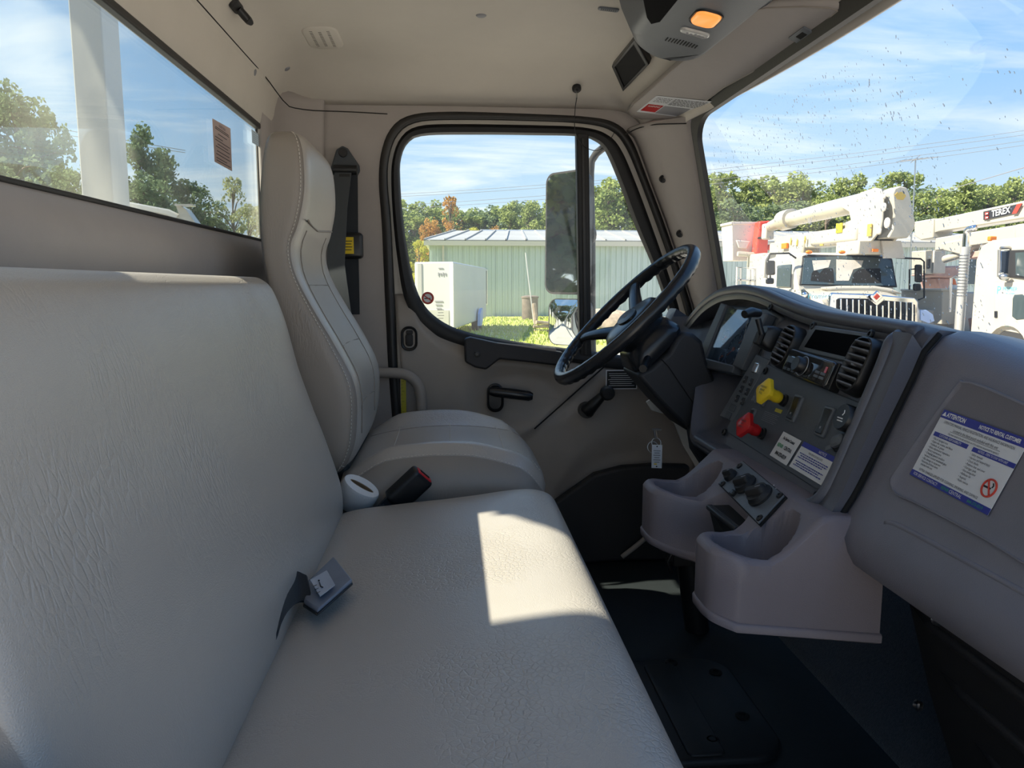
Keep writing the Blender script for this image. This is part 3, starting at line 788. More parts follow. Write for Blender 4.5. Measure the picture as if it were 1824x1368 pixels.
# rear window stickers
def sticker(qp, X, name, lab, mt, lines, ink='ink'):
    P = [W(x, y, X=X) for x, y in qp]
    f = Fr(P[3], P[2]-P[3], P[0]-P[3]); 
    if f.n.x < 0: f.n = -f.n
    t = M(); t.prism(P, f.n*.0006)
    o = obj(name, t, mt, smooth=0, label=lab, cat='sticker')
    w = (P[2]-P[3]).length; h = (P[0]-P[3]).length; m = M()
    for k, (yy, x0, x1) in enumerate(lines): f.box(m, w*(x0+x1)/2, h*yy, .0008, w*(x1-x0), h*.018, .0002)
    obj('lettering', m, MT[ink], o, smooth=0)
    return f, w, h, o
f, w, h, o = sticker([(378, 211), (410, 229), (413, 305), (382, 288)], -.484, 'inspection_sticker', 'tall pink paper inspection sticker on the rear window', thinpaper('pinkpaper', (.74, .62, .58)),
    [(.86, .12, .88), (.82, .1, .9), (.72, .25, .75), (.62, .08, .5), (.55, .08, .92), (.47, .2, .8), (.40, .1, .9), (.30, .15, .85), (.22, .1, .9), (.13, .1, .7), (.07, .1, .9)])
text('INSPECTION', f, w*.5, h*.93, .008, MT['ink'], o, h=.001)
sticker([(448, 230), (483, 256), (483, 275), (449, 254)], -.484, 'registration_sticker', 'small grey printed sticker on the rear window beside the headrest', thinpaper('greypaper', (.42, .46, .50)),
    [(.9, .05, .4), (.7, .05, .95), (.55, .05, .95), (.4, .05, .95), (.25, .05, .95), (.1, .05, .95)])
# ================================================================== SEATS
def stitch(parent, pts, step=.0075, ln=.0048, r=.0009, mt='thread'):
    L = sum((b-a).length for a, b in zip(pts, pts[1:])); n = max(3, int(L/step)); q = resample(pts, n*3)
    m = M()
    for i in range(n-1):
        a, b = q[i*3], q[i*3+2]; m.cyl(a, a.lerp(b, .85), r, r, 4)
    obj('stitching', m, MT[mt], parent, smooth=0, kind='stuff')

# ---- bench
be = thing('bench_seat', 'wide grey vinyl two-person bench seat nearest the viewer', 'seat', (-.05, .92, FLZ))
def loft_profile(prof, y0, y1, mt, parent, name, er=.03, n=24, lobes=0, er0=None):
    pr = catmull([(x, 0, z) for x, z in prof], 5, True)
    cx = sum(p.x for p in pr)/len(pr); cz = sum(p.z for p in pr)/len(pr)
    ys = []; ys0 = [0, .06, .25, .6, 1]
    m = M(); rings = []
    for t in ys0: rings.append((y0+er*(1-math.cos(t*math.pi/2)), er*(1-math.sin(t*math.pi/2))))
    for i in range(1, n): rings.append((lerp(y0+er, y1-er, i/n), 0))
    for t in ys0[::-1]: rings.append((y1-er*(1-math.cos(t*math.pi/2)), er*(1-math.sin(t*math.pi/2))))
    out = []
    for y, ins in rings:
        r = []
        for p in pr:
            d = Vector((p.x-cx, 0, p.z-cz)); L_ = d.length; q = Vector((p.x, y, p.z))-d*(ins/L_)
            r.append(q)
        out.append(r)
    m.loft(out)
    return obj(name, m, MT[mt], parent, smooth=75), pr
bb = [(-.212, -.44), (-.209, -.385), (-.232, -.30), (-.257, -.223), (-.283, -.14), (-.303, -.06), (-.322, -.008), (-.336, .008), (-.355, .0145), (-.39, .010), (-.408, -.012), (-.405, -.10), (-.375, -.25), (-.335, -.42), (-.30, -.455), (-.24, -.458)]
o, pr = loft_profile(bb, .425, 1.425, 'vinyl', be, 'backrest', .022)
bc = [(-.25, -.45), (-.20, -.425), (-.12, -.414), (-.03, -.404), (.05, -.395), (.12, -.388), (.160, -.389), (.186, -.400), (.200, -.425), (.204, -.46), (.202, -.52), (.196, -.545), (.10, -.55), (-.22, -.55), (-.26, -.50)]
o, pr = loft_profile(bc, .30, 1.425, 'vinyl', be, 'cushion', .022)
m = M(); m.box((-.03, .86, -.68), (.34, 1.02, .26))
obj('seat_box', m, MT['kick'], be, bevel=.02, seg=3)
m = M(); m.box((-.02, .88, -.572), (.38, 1.04, .05))
obj('seat_frame', m, MT['rubber'], be, bevel=.01, seg=3)
# end moulding under the near end of the backrest
m = M(); rg = []
for t in range(9):
    a = math.pi*t/8
    rg.append([Vector((-.205+.035*math.cos(b)*1.1-(.03 if abs(math.sin(b)) > 2 else 0), .395-.035*math.cos(a), -.30-.05*0+.05*math.sin(b)*math.sin(a)**.5)) for b in [2*math.pi*k/16 for k in range(16)]])
m = M(); m.loft([[Vector((-.20+lerp(.12, .10, abs(s))*math.cos(b)*math.sqrt(max(.0001, 1-s*s*.9)), .37+.05*s, -.330+.065*math.sin(b)*math.sqrt(max(.0001, 1-s*s*.9)))) for b in [2*math.pi*k/24 for k in range(24)]] for s in [-1, -.9, -.6, -.2, .2, .6, .9, 1]])
obj('hinge_cover', m, MT['console'], be, smooth=180, label='rounded grey hinge cover at the near end')

# ---- driver seat
ds = thing('driver_seat', 'grey vinyl driver bucket seat with tall integrated headrest', 'seat', (-.02, 1.75, FLZ))
#   z, front x, rear x, near y, far y, bolster
st_ = [(-.385, -.235, -.33, 1.535, 1.975, 0), (-.372, -.215, -.345, 1.515, 1.99, 0), (-.34, -.195, -.345, 1.502, 2.0, .2), (-.29, -.182, -.345, 1.50, 2.005, .8), (-.20, -.182, -.348, 1.50, 2.005, 1), (-.12, -.218, -.352, 1.50, 2.0, 1), (-.06, -.252, -.358, 1.502, 1.985, .9),
       (0, -.284, -.366, 1.508, 1.965, .7), (.04, -.298, -.372, 1.512, 1.95, .5), (.08, -.300, -.376, 1.516, 1.94, .3), (.12, -.285, -.378, 1.518, 1.935, .3), (.18, -.272, -.375, 1.52, 1.93, .3), (.24, -.272, -.368, 1.523, 1.925, .25), (.275, -.278, -.362, 1.53, 1.915, .1), (.292, -.288, -.355, 1.545, 1.90, 0), (.299, -.300, -.345, 1.57, 1.875, 0)]
def cat1(tab, n):
    P = [Vector((r[0], r[1], r[2])) for r in tab]; Q = [Vector((r[3], r[4], r[5])) for r in tab]
    return list(zip(catmull(P, n), catmull(Q, n)))
sts = cat1(st_, 4)
NB = 40
def back_ring(A, B):
    z, xf, xr = A; y0, y1, bo = B; r = []
    for k in range(NB):
        a = 2*math.pi*k/NB; c, s = math.cos(a), math.sin(a)
        ex = .42
        ux = math.copysign(abs(c)**ex, c); uy = math.copysign(abs(s)**ex, s)
        x = lerp(xr, xf, (ux+1)/2); y = lerp(y0, y1, (uy+1)/2)
        if ux > .4:  # front: hollow between the side bolsters
            x -= .026*bo*max(0, 1-abs(uy)**2.2/ .62) if abs(uy) < .8 else 0
        r.append(Vector((x, y, z)))
    return r
m = M(); m.loft([back_ring(a, b) for a, b in sts])
bk = obj('backrest', m, MT['vinyl'], ds, smooth=180)
# side panel in the darker vinyl: thin skin over the near side
def side_skin(inset):
    m = M(); rg = []
    for a, b in sts:
        z, xf, xr = a; y0, y1, bo = b
        r = []
        for k in range(9):
            t = k/8; x = lerp(xr+.010, xf-.010, t); e = abs(2*t-1)
            r.append(Vector((x, y0-.0015+.010*e**6, z)))
        rg.append(r)
    m.loft(rg, closed=False, caps=False); return m
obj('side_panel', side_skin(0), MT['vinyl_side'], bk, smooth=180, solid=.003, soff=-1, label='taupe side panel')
edge = [Vector((lerp(a[2]+.010, a[1]-.010, .93), b[0]-.0015+.010*(.86**6)-.0012, a[0])) for a, b in sts]
stitch(bk, edge)
stitch(bk, [Vector((lerp(a[2], a[1], t), sts[5][1][0]+.001, a[0]+.004)) for a, t in [(sts[5][0], k/8) for k in range(9)]])
# headrest seam across the front and centre panel seams
def front_at(z, u, h=0):
    for (a, b), (c, d) in zip(sts, sts[1:]):
        if a[0] <= z <= c[0]:
            t = (z-a[0])/max(1e-6, c[0]-a[0]); A = a.lerp(c, t); B = b.lerp(d, t); break
    z_, xf, xr = A; y0, y1, bo = B
    uy = u; x = xf+h
    if abs(uy) < .8: x -= .026*bo*max(0, 1-abs(uy)**2.2/.62)
    if abs(uy) > .86: x -= (abs(uy)-.86)**2*1.6
    return Vector((x, lerp(y0, y1, (uy+1)/2), z))
m = M(); m.tube([front_at(.118+.012*abs(u), u, .0015) for u in [k/10-1 for k in range(2, 18)]], .0020, 6)
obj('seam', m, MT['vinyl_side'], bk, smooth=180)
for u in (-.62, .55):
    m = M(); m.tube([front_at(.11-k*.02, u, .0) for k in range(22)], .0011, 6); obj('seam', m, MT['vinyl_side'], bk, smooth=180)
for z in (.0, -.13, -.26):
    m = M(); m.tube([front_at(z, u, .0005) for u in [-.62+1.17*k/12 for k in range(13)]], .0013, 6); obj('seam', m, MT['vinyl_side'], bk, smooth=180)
# cushion with bolsters
def cush_ring(t):
    # t across 0..1 near to far ; returns closed XZ profile
    y = lerp(1.497, 2.005, t); e = abs(2*t-1)
    rear = -.225; front = .196-.075*e**5*(1 if t > .5 else .35)-(.02*e**8)
    bol = .030*math.exp(-((e-.80)/.16)**2)
    pts = []
    for k in range(19):
        s = k/18; x = lerp(rear, front, s)
        z = -.382+.030*math.sin(math.pi*min(1, s*1.02))**.7+.004*s + bol*sst(0.02, .25, s)*(1-.55*sst(.6, 1, s))
        z -= .030*sst(.88, 1.0, s)**2
        if e > .86: z -= (e-.86)**2*1.9
        pts.append(Vector((x, y, z)))
    fz = pts[-1].z
    pts += [Vector((front+.006, y, fz-.025)), Vector((front+.004, y, -.45)), Vector((front-.012, y, -.485)), Vector((front-.06, y, -.495)), Vector((rear+.05, y, -.495)), Vector((rear-.005, y, -.47)), Vector((rear-.01, y, -.42))]
    return pts
m = M(); ts = [0, .004, .015, .04, .075]+[.11+.78*k/22 for k in range(23)]+[.925, .96, .985, .996, 1]
rr_ = [cush_ring(t) for t in ts]
m.loft(rr_)
cu2 = obj('cushion', m, MT['vinyl'], ds, smooth=75)
m = M(); rg = []
for s in range(19):
    p = rr_[4][s]; top = Vector((p.x, 1.4945, p.z-.016)); bx = p.x
    rg.append([top, Vector((bx, 1.4925, lerp(top.z, -.485, .5))), Vector((bx, 1.4945, -.487))])
m.loft(rg, closed=False, caps=False)
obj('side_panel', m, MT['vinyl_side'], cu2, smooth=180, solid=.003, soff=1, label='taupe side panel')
stitch(cu2, [Vector((rr_[4][s].x, 1.4935 if s < 18 else 1.496, rr_[4][s].z-.013)) for s in range(1, 19)])
stitch(cu2, [rr_[6][s]+Vector((0, -.002, .001)) for s in range(2, 19)], r=.0007)
def topz(ti, s): 
    k = s*18; i = min(17, int(k)); return rr_[ti][i].lerp(rr_[ti][i+1], k-i)
for s in (.22, .52, .80):
    m = M(); m.tube([topz(i, s)+Vector((0, 0, .0003)) for i in range(9, 25)], .0011, 6); obj('seam', m, MT['thread'], cu2, smooth=180)
m = M(); m.tube([topz(23, s)+Vector((0, 0, .0003)) for s in [.05+.9*k/20 for k in range(21)]], .0011, 6); obj('seam', m, MT['vinyl_side'], cu2, smooth=180)
m = M(); m.box((-.02, 1.75, -.68), (.34, .44, .34)); obj('pedestal', m, MT['kick'], ds, bevel=.02, seg=3)
m = M(); m.box((-.25, 1.75, -.42), (.07, .40, .12)); obj('hinge', m, MT['rubber'], ds, bevel=.01)

# ---- driver shoulder belt
bt = thing('shoulder_belt', 'black driver shoulder belt hanging from a triangular anchor on the rear pillar', 'seat belt', W(612, 640, Y=2.20))
BF = Fr(W(611, 290, Y=2.225), (1, 0, 0), (0, 0, 1), (0, -1, 0))
m = M()
tri = [(611, 261), (621, 266), (641, 296), (642, 306), (636, 316), (593, 312), (590, 302), (600, 268)]
P = [W(x, y, Y=2.222) for x, y in tri]; m.prism(P, (0, -.016, 0))
an = obj('anchor_plate', m, MT['webbing_grey'], bt, bevel=.004, seg=3)
m = M(); m.lathe(W(611, 272, Y=2.206), (0, -1, 0), [(.0125, 0), (.0125, .003), (.011, .005), (.0001, .0055)], 18); obj('bolt', m, MT['rubber'], an)
m = M(); m.tube([W(594, 302, Y=2.196), W(636, 303, Y=2.196)], .013, 12); obj('loop', m, MT['black'], an)
def strap(pts, w, parent, mt='webbing', name='webbing', t=.0018, dirs=None):
    m = M(); rg = []
    pts = [Vector(p) for p in pts]
    for i, p in enumerate(pts):
        d = (dirs[i] if dirs else Vector((1, 0, 0))).normalized()
        tn = (pts[min(i+1, len(pts)-1)]-pts[max(i-1, 0)]).normalized(); n = d.cross(tn).normalized()
        rg.append([p-d*w/2+n*t, p+d*w/2+n*t, p+d*w/2-n*t, p-d*w/2-n*t])
    m.loft(rg); return obj(name, m, MT[mt], parent, smooth=30)
strap([W(621, 312, Y=2.205), W(622, 420, Y=2.215), W(625, 560, Y=2.222)], .050, bt)
strap([W(611, 308, Y=2.186), W(603, 370, Y=2.12), W(598, 470, Y=2.04), W(610, 560, Y=2.02), W(630, 640, Y=2.03)], .046, bt, 'webbing_grey')
m = M(); f = Fr(W(614, 321, Y=2.178), (1, 0, 0), (0, .15, 1), (0, -1, .15))
m.loft([f.rr(0, 0, 0, .030, .034, .004), f.rr(0, 0, .003, .030, .034, .004)]); tg = obj('tongue', m, MT['black'], bt)
m = M(); m.tube([f.at(-.010, -.018, .003), f.at(-.010, -.026, .003), f.at(.010, -.026, .003), f.at(.010, -.018, .003)], .002, 6); obj('tongue_end', m, MT['chrome'], tg)
m = M(); f = Fr(W(628, 438, Y=2.205), (1, 0, 0), (0, 0, 1), (0, -1, 0)); pad(m, f, 0, 0, 0, .060, .072, .010, .022)
tb = obj('height_block', m, MT['black'], bt)
m = M(); f.box(m, -.010, 0, .022, .032, .046, .0012); yl = obj('caution_label', m, MT['yellow'], tb, smooth=0, label='yellow caution label')
m = M()
for k in range(4): f.box(m, -.010, .012-k*.008, .0234, .024-.004*(k % 2), .0022, .0002)
obj('lettering', m, MT['ink'], yl, smooth=0)

# ---- buckle between the seats
bu = thing('belt_buckle', 'black seat belt buckle with red release button leaning on the driver seat', 'buckle', W(700, 890, Y=1.46))
bf = Fr(W(728, 871, Y=1.455), W(745, 850, Y=1.455)-W(700, 892, Y=1.455), Vector((-.4, -.35, .8)))
m = M(); pad(m, bf, 0, 0, -.012, .082, .050, .007, .026, .25); bo = obj('housing', m, MT['black'], bu)
m = M()
e = bf.at(.041, 0, .001)
m.box(e+bf.n*.0, (.004, .036, .017), bf.rot()); rb = obj('release_button', m, MT['buckle_red'], bo, label='red release button', bevel=.001)
m = M(); m.box(e+bf.u*.0018, (.003, .024, .006), bf.rot()); obj('latch_slot', m, MT['void'], rb, smooth=0)
p0 = bf.at(-.04, 0, 0)
m = M(); strap([p0+bf.u*.01, p0-bf.u*.03+Vector((0, 0, -.004)), p0-bf.u*.08+Vector((-.01, 0, -.012)), p0-bf.u*.12+Vector((-.02, 0, -.03))], .044, bu, dirs=[bf.v]*4)
# ---- lap belt tongue lying on the bench
b2 = thing('lap_belt_end', 'grey belt stub with a square release case lying on the bench cushion', 'seat belt', W(540, 1075, Z=-.415))
qz = [W(594, 992, Z=-.392), W(628, 1034, Z=-.390), W(566, 1088, Z=-.394), W(541, 1072, Z=-.402), W(549, 1035, Z=-.400)]
up = Vector((.1, 0, 1)).normalized()
m = M(); m.prism([p-up*.004 for p in qz], up*.006); cs = obj('case', m, MT['beltcase'], b2, bevel=.0025, label='blue grey metal case')
m = M(); m.prism([p-up*.007 for p in [p+(sum(qz, Vector())/5-p)*-.03 for p in qz]], up*.004); obj('base', m, MT['black'], cs, bevel=.002)
ql = [W(556, 1020, Z=-.386), W(580, 1016, Z=-.386), W(598, 1040, Z=-.386), W(572, 1062, Z=-.388), W(563, 1062, Z=-.388)]
m = M(); m.prism([W(582, 1017, Z=-.3865), W(597, 1043, Z=-.3855), W(570, 1064, Z=-.3868), W(552, 1034, Z=-.3885)], up*.0012); cl_ = obj('clear_label', m, MT['paperclear'], cs, smooth=0, bevel=.0004, label='pale label')
m = M()
for k in range(3): m.box(W(561+k*3, 1043+k*6, Z=-.3845), (.006, .0010, .0004), Matrix.Rotation(R_(55), 3, 'Z'))
m.tube([W(569, 1037, Z=-.3845), W(571, 1044, Z=-.3845), W(575, 1046, Z=-.3845)], .0008, 5); m.ball(W(568, 1034, Z=-.3845), .0013, 6)
obj('belt_symbol', m, MT['ink'], cl_, smooth=0)
sp_ = catmull([W(552, 1052, Z=-.395), W(530, 1045, Z=-.392), W(505, 1065, Z=-.385), W(485, 1110, Z=-.398), W(462, 1140, Z=-.425)], 5)
strap(sp_, .052, b2, 'webbing', dirs=[Vector((-.35, 1, .55-.2*i/20)) for i in range(len(sp_))])
# belt webbing going down between backrest and cushion near the roll
b3 = thing('lap_belt_strap', 'dark flat strap tucked between bench backrest and cushion', 'seat belt', W(620, 915, Y=1.44))
sp_ = catmull([W(690, 898, Y=1.46), W(650, 908, Y=1.445), W(615, 916, Y=1.42), W(590, 932, Y=1.36), W(582, 945, Y=1.31)], 4)
strap(sp_, .040, b3, 'webbing', dirs=[Vector((.3, .8, -.15))]*len(sp_))
# ---- squashed toilet roll
tr = thing('toilet_roll', 'squashed white toilet roll wedged between the two seats', 'toilet roll', W(640, 890, Y=1.47))
ax = (W(655, 868, Y=1.47)-W(628, 905, Y=1.47)).normalized()
tf = Fr(W(638, 877, Y=1.478), Vector((.86, -.05, -.52)), Vector((.40, -.45, .70)))
def ell(a, b, h, n=28): return [tf.at(a*math.cos(2*math.pi*k/n), b*math.sin(2*math.pi*k/n), h) for k in range(n)]
tf2 = Fr(tf.o, tf.u, -tf.n, tf.v)   # roll axis = tf.v (up), section in u / n
def ell(a, b, h, n=30): return [tf2.o+tf2.u*a*math.cos(2*math.pi*k/n)+tf2.v*b*math.sin(2*math.pi*k/n)+tf2.n*h for k in range(n)]
m = M(); m.loft([ell(.024, .004, -.040), ell(.036, .020, -.042), ell(.039, .023, -.038), ell(.039, .023, .016), ell(.037, .021, .021), ell(.026, .006, .021), ell(.025, .005, .018)], caps=False)
obj('paper', m, MT['tissue'], tr, smooth=50)
m = M(); m.loft([ell(.0255, .0055, .0205), ell(.0235, .004, .0205), ell(.0235, .004, -.03)], caps=False); obj('tube', m, MT['cardboard'], tr, smooth=50)

# ================================================================== FLOOR PIECES
fm = thing('access_mat', 'black rubber access cover with ribs and four round studs on the floor', 'mat', W(1240, 1270, Z=-.849))
c = (W(1240, 1175, Z=-.84)+W(1340, 1350, Z=-.84))/2
f = Fr(Vector((.43, 1.405, -.850)), (1, 0, 0), (0, 1, 0), (0, 0, 1))
m = M(); pad(m, f, 0, 0, 0, .35, .37, .07, .012, .5, 8); obj('plate', m, MT['mat'], fm, smooth=50)
for x0, w_ in ((-.125, .03), (-.06, .05), (.02, .07)):
    m = M(); pad(m, f, x0, -.01, .011, w_, .33, .012, .005, .5, 5); obj('rib', m, MT['mat'], fm)
for (px, py) in ((1196, 1190), (1274, 1207), (1322, 1286), (1268, 1330)):
    a, b = f.hit(px, py); m = M(); m.lathe(f.at(a, b, .010), (0, 0, 1), [(.014, 0), (.014, .004), (.010, .006), (.007, .006), (.006, .003), (.0001, .003)], 16); obj('stud', m, MT['void'], fm)
# toe board carpet
tb_ = M(); tb_.grid(lambda a, b: Vector((.785+.26*b, lerp(.2, 2.22, a), FLZ+.40*b**1.15)), 30, 12)
obj('trim_4', tb_, MT['carpet'], smooth=180, solid=.012, soff=-1, kind='structure', label='dark grey carpet on the sloping toe board')
m = M(); m.box((1.06, 1.18, -.36), (.02, 2.2, .42)); obj('wall_front', m, MT['kick'], kind='structure', label='dark firewall under the dashboard')
# heater case below the passenger dashboard
hk = thing('heater_cover', 'dark ribbed plastic heater case below the glovebox', 'cover', (.74, .60, FLZ))
def hc(x, y, z): return Vector((x, y, z))
m = M()
sec = [(.63, -.37), (.655, -.45), (.70, -.60), (.745, -.72), (.765, FLZ), (1.0, FLZ), (1.0, -.30), (.66, -.30)]
ysn = [.15, .5, .8, 1.0, 1.04, 1.06]
m.loft([[Vector((x+(.0 if y < 1.04 else .04), y, z)) for x, z in sec] for y in ysn])
obj('case', m, MT['kick'], hk, smooth=40)
for i, z in enumerate((-.47, -.55, -.63, -.71)):
    x = interp([(-.72, .745), (-.60, .70), (-.45, .655), (-.37, .63)], z)
    m = M(); m.tube([Vector((x+.002, .2, z-.03)), Vector((x+.001, .95-.04*i, z)), Vector((x+.006, 1.0-.04*i, z+.012))], .009, 8); obj('rib', m, MT['kick'], hk, smooth=180)
for px, py, X in ((1634, 1256, .705), (1668, 1103, .632)):
    n = Vector((-1, 0, .3)).normalized(); f = Fr(W(px, py, X=X), (0, -1, 0), (.3, 0, 1), n); 
    m = M(); m.lathe(f.o-n*.004, n, [(.008, 0), (.008, .006), (.005, .008), (.0001, .005)], 12); obj('screw', m, MT['steel'], hk)
# door sill strip, and a pale strip standing in for sun on painted body metal
sl = M(); sl.tube(resample(catmull([W(1108, 992, Y=2.20), W(1150, 958, Y=2.19), W(1192, 912, Y=2.17)], 5), 14), .008, 8)
obj('trim_5', sl, MT['wallplastic'], smooth=180, kind='structure', label='pale door sill edge beside the pedals')
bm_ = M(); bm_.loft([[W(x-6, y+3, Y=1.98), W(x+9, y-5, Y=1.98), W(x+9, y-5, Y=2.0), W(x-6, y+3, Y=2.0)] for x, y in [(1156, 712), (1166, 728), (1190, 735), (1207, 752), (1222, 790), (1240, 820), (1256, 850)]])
obj('trim_6', bm_, MT['cabwhite'], kind='structure', label='cream strip for the sunlit painted door pillar edge below the steering column', bevel=.003)
# ================================================================== DASHBOARD
PA, PB = W(1600, 600, Y=1.05), W(1470, 900, Y=1.05)
PV = (PA-PB).normalized(); PLEN = (PA-PB).length
PF = Fr(PB, (0, -1, 0), PV); 
if PF.n.x > 0: PF.n = -PF.n
def pp(v, n): p = PB+PV*v+PF.n*n; return (p.x, p.z)
ZT = [(.98, -.064), (1.03, -.057), (1.086, -.053), (1.2, -.049), (1.31, -.0447), (1.376, -.0385), (1.473, -.0244), (1.57, -.007), (1.68, .002), (1.82, -.006), (1.94, -.034), (2.05, -.080), (2.15, -.135), (2.25, -.18)]
db = thing('dashboard', 'grey driver side dashboard with instrument hood and centre switch panel', 'dashboard', (.75, 1.6, -.5))
def top_z(Y):
    return sum(interp(ZT, Y+d) for d in (-.04, -.02, 0, .02, .04))/5
def dsec(Y, depth):
    """section; depth = how far the panel lies below the rim (0 at the near end)"""
    zt = top_z(Y); hood = sst(1.45, 1.6, Y)*(1-sst(2.0, 2.15, Y))
    lx = .660
    P1 = [(.95, -.17), (.86, min(zt-.065, -.105)), (.77, zt-.026), (.715, zt-.004), (lx+.014, zt+.0), (lx, zt-.008), (lx-.007, zt-.020), (lx-.004, zt-.032)]
    q = []
    v0 = .125*sst(1.60, 1.74, Y)
    if depth > 0:
        q = [(lx+.012+.03*hood, zt-.036), pp(PLEN-.006, -.002-.045*hood), pp(PLEN-.03, -.045*hood), pp(PLEN*.5+v0*.25, -.045*hood*.9), pp(.02+v0, -.02*hood), pp(.004+v0, .0), pp(-.002+v0, .010), pp(-.012+v0, .021)]
    else:
        q = [pp(PLEN+.004, .013), pp(PLEN-.02, .014), pp(PLEN-.05, .014), pp(PLEN*.5, .014), pp(.03+v0, .015), pp(.0+v0, .017), pp(-.006+v0, .019), pp(-.014+v0, .021)]
        P1[6] = (lx-.006, zt-.016); P1[7] = (lx-.011, zt-.026)
    R1 = [pp(-.026+v0, .018), pp(-.034+v0, .006), (.56+.06*v0/.125, -.36+v0*.9), (.80, -.40+v0), (.95, -.36)]
    return [Vector((x, Y, z)) for x, z in P1+q+R1]
def shrink(P, k, dy):
    c = sum(P, Vector())/len(P); return [c+(p-c)*k+Vector((0, dy, 0)) for p in P]
rings = [shrink(dsec(1.012, 0), .985, -.012), dsec(1.008, 0), dsec(1.02, 0), dsec(1.045, 0)]
Y = 1.062
rings.append(dsec(1.054, 1))
while Y < 2.10: rings.append(dsec(Y, 1)); Y += .018
rings += [dsec(2.11, 0), dsec(2.16, 0), shrink(dsec(2.19, 0), .97, 0)]
m = M(); m.loft(rings)
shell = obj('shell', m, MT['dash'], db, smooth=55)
# padded roll along the top lip (catches the light)
m = M(); m.tube([Vector((.662, y, top_z(y)-.011)) for y in [1.03+.02*k for k in range(56)]], .0125, 12)
obj('lip', m, MT['dash'], db, smooth=180)
# raised rim running on down the near side and along the bottom of the panel
def ppv(v, n, Y): p = PB+PV*v+PF.n*n; return Vector((p.x, Y, p.z))
rim = [Vector((.662, 1.10, top_z(1.10)-.013)), Vector((.658, 1.065, top_z(1.065)-.016)), ppv(PLEN-.012, .010, 1.045), ppv(PLEN-.05, .011, 1.040), ppv(PLEN*.5, .011, 1.040), ppv(.04, .012, 1.040), ppv(.004, .016, 1.046), ppv(-.012, .018, 1.075), ppv(-.013, .018, 1.15), ppv(-.013, .018, 1.3), ppv(-.013, .018, 1.45), ppv(-.013, .018, 1.58)]
m = M(); m.tube(resample(catmull(rim, 6), 80), .0095, 12); obj('rim', m, MT['dash'], db, smooth=180)
# switch insert
def poly_panel(pts, h, d, mt, parent, name, bevel=.002, **k):
    m = M(); m.prism([PF.on(x, y, h) for x, y in pts], PF.n*d); return obj(name, m, MT[mt], parent, bevel=bevel, **k)
ins = poly_panel([(1362, 645), (1372, 650), (1388, 658), (1557, 727), (1568, 735), (1562, 752), (1506, 862), (1487, 880), (1455, 872), (1299, 772), (1297, 762)], -.001, .004, 'panel', db, 'switch_panel', label='dark switch insert')
# ---- instrument cluster, a cowled recess with glass
cl = poly_panel([(1291, 540), (1362, 545), (1386, 562), (1330, 668), (1252, 655), (1240, 640)], -.030, .022, 'panel', db, 'cluster_bezel', .006)
gq = [(1300, 551), (1355, 558), (1372, 572), (1316, 655), (1259, 644)]
m = M(); m.prism([PF.on(x, y, -.006) for x, y in gq], PF.n*.004); cf = obj('cluster_face', m, MT['clusterface'], db, smooth=0)
mat('dialmark', (.45, .50, .58), .4); mat('dialring', (.22, .26, .33), .3); mat('needle', (.7, .12, .04), .4)
for (px, py, r) in ((1328, 600, .036), (1340, 622, .020), (1306, 622, .036), (1292, 600, .018), (1286, 634, .016), (1322, 640, .015)):
    f = Fr(PF.on(px, py, -.0018), PF.u, PF.v, PF.n)
    m = M(); m.tube([f.at(math.cos(t)*r, math.sin(t)*r, .0008) for t in [2*math.pi*k/36 for k in range(36)]], .0012, 6, True); rg_ = obj('dial', m, MT['dialring'], cf, smooth=180)
    m = M()
    for k in range(13):
        t = R_(220-k*22); p = f.at(math.cos(t)*r*.84, math.sin(t)*r*.84, .0005); m.box(p, (.0014, r*.16, .0005), f.rot() @ Matrix.Rotation(t-math.pi/2, 3, 'Z'))
    obj('ticks', m, MT['dialmark'], rg_, smooth=0)
    t = R_(215); m = M(); m.box(f.at(math.cos(t)*r*.4, math.sin(t)*r*.4, .001), (.0016, r*.8, .0008), f.rot() @ Matrix.Rotation(t-math.pi/2, 3, 'Z')); m.cyl(f.at(0, 0, 0), f.at(0, 0, .003), r*.14, n=12); obj('needle', m, MT['needle'], rg_, smooth=0)
m = M(); m.prism([PF.on(x, y, .008) for x, y in gq], PF.n*.001); obj('cluster_glass', m, MT['glass_gauge'], db, smooth=0)
# frame bars of the cluster
for pts in ([(1293, 543), (1303, 546), (1262, 648), (1248, 645)], [(1262, 640), (1318, 655), (1313, 668), (1252, 656)], [(1354, 556), (1378, 562), (1330, 662), (1314, 655)]):
    poly_panel(pts, -.008, .022, 'panel', db, 'cluster_frame', .003)
# ---- gear column strip with small display and button pairs
gs = poly_panel([(1350, 632), (1374, 642), (1308, 752), (1284, 742)], 0, .004, 'panel2', db, 'button_strip', label='narrow strip of push buttons')
f = Fr(PF.on(1350, 657, .004), PF.u, PF.v, PF.n)
m = M(); pad(m, f, 0, 0, 0, .022, .022, .003, .003); dd = obj('odometer_frame', m, MT['chrome'], gs)
m = M(); f.box(m, 0, 0, .003, .014, .017, .0008); obj('odometer_screen', m, MT['ink_grey'], dd, smooth=0)
for i, (px, py) in enumerate(((1337, 680), (1330, 697), (1322, 714))):
    for sx in (-1, 1):
        f = Fr(PF.on(px+sx*5, py+sx*2.4, .004), PF.u, PF.v, PF.n)
        m = M(); pad(m, f, 0, 0, 0, .0105, .015, .002, .0035); kb = obj('button', m, MT['black'], gs)
        m = M(); f.box(m, 0, -.001, .0036, .004, .003, .0003); obj('button_mark', m, MT['ink_grey'], kb, smooth=0)
for k, (px, py) in enumerate(((1308, 728), (1301, 741))):
    f = Fr(PF.on(px, py, .004), PF.u, PF.v, PF.n); m = M(); f.box(m, 0, 0, 0, .028, .014, .002); obj('blank_cover', m, MT['panel'], gs, bevel=.001)
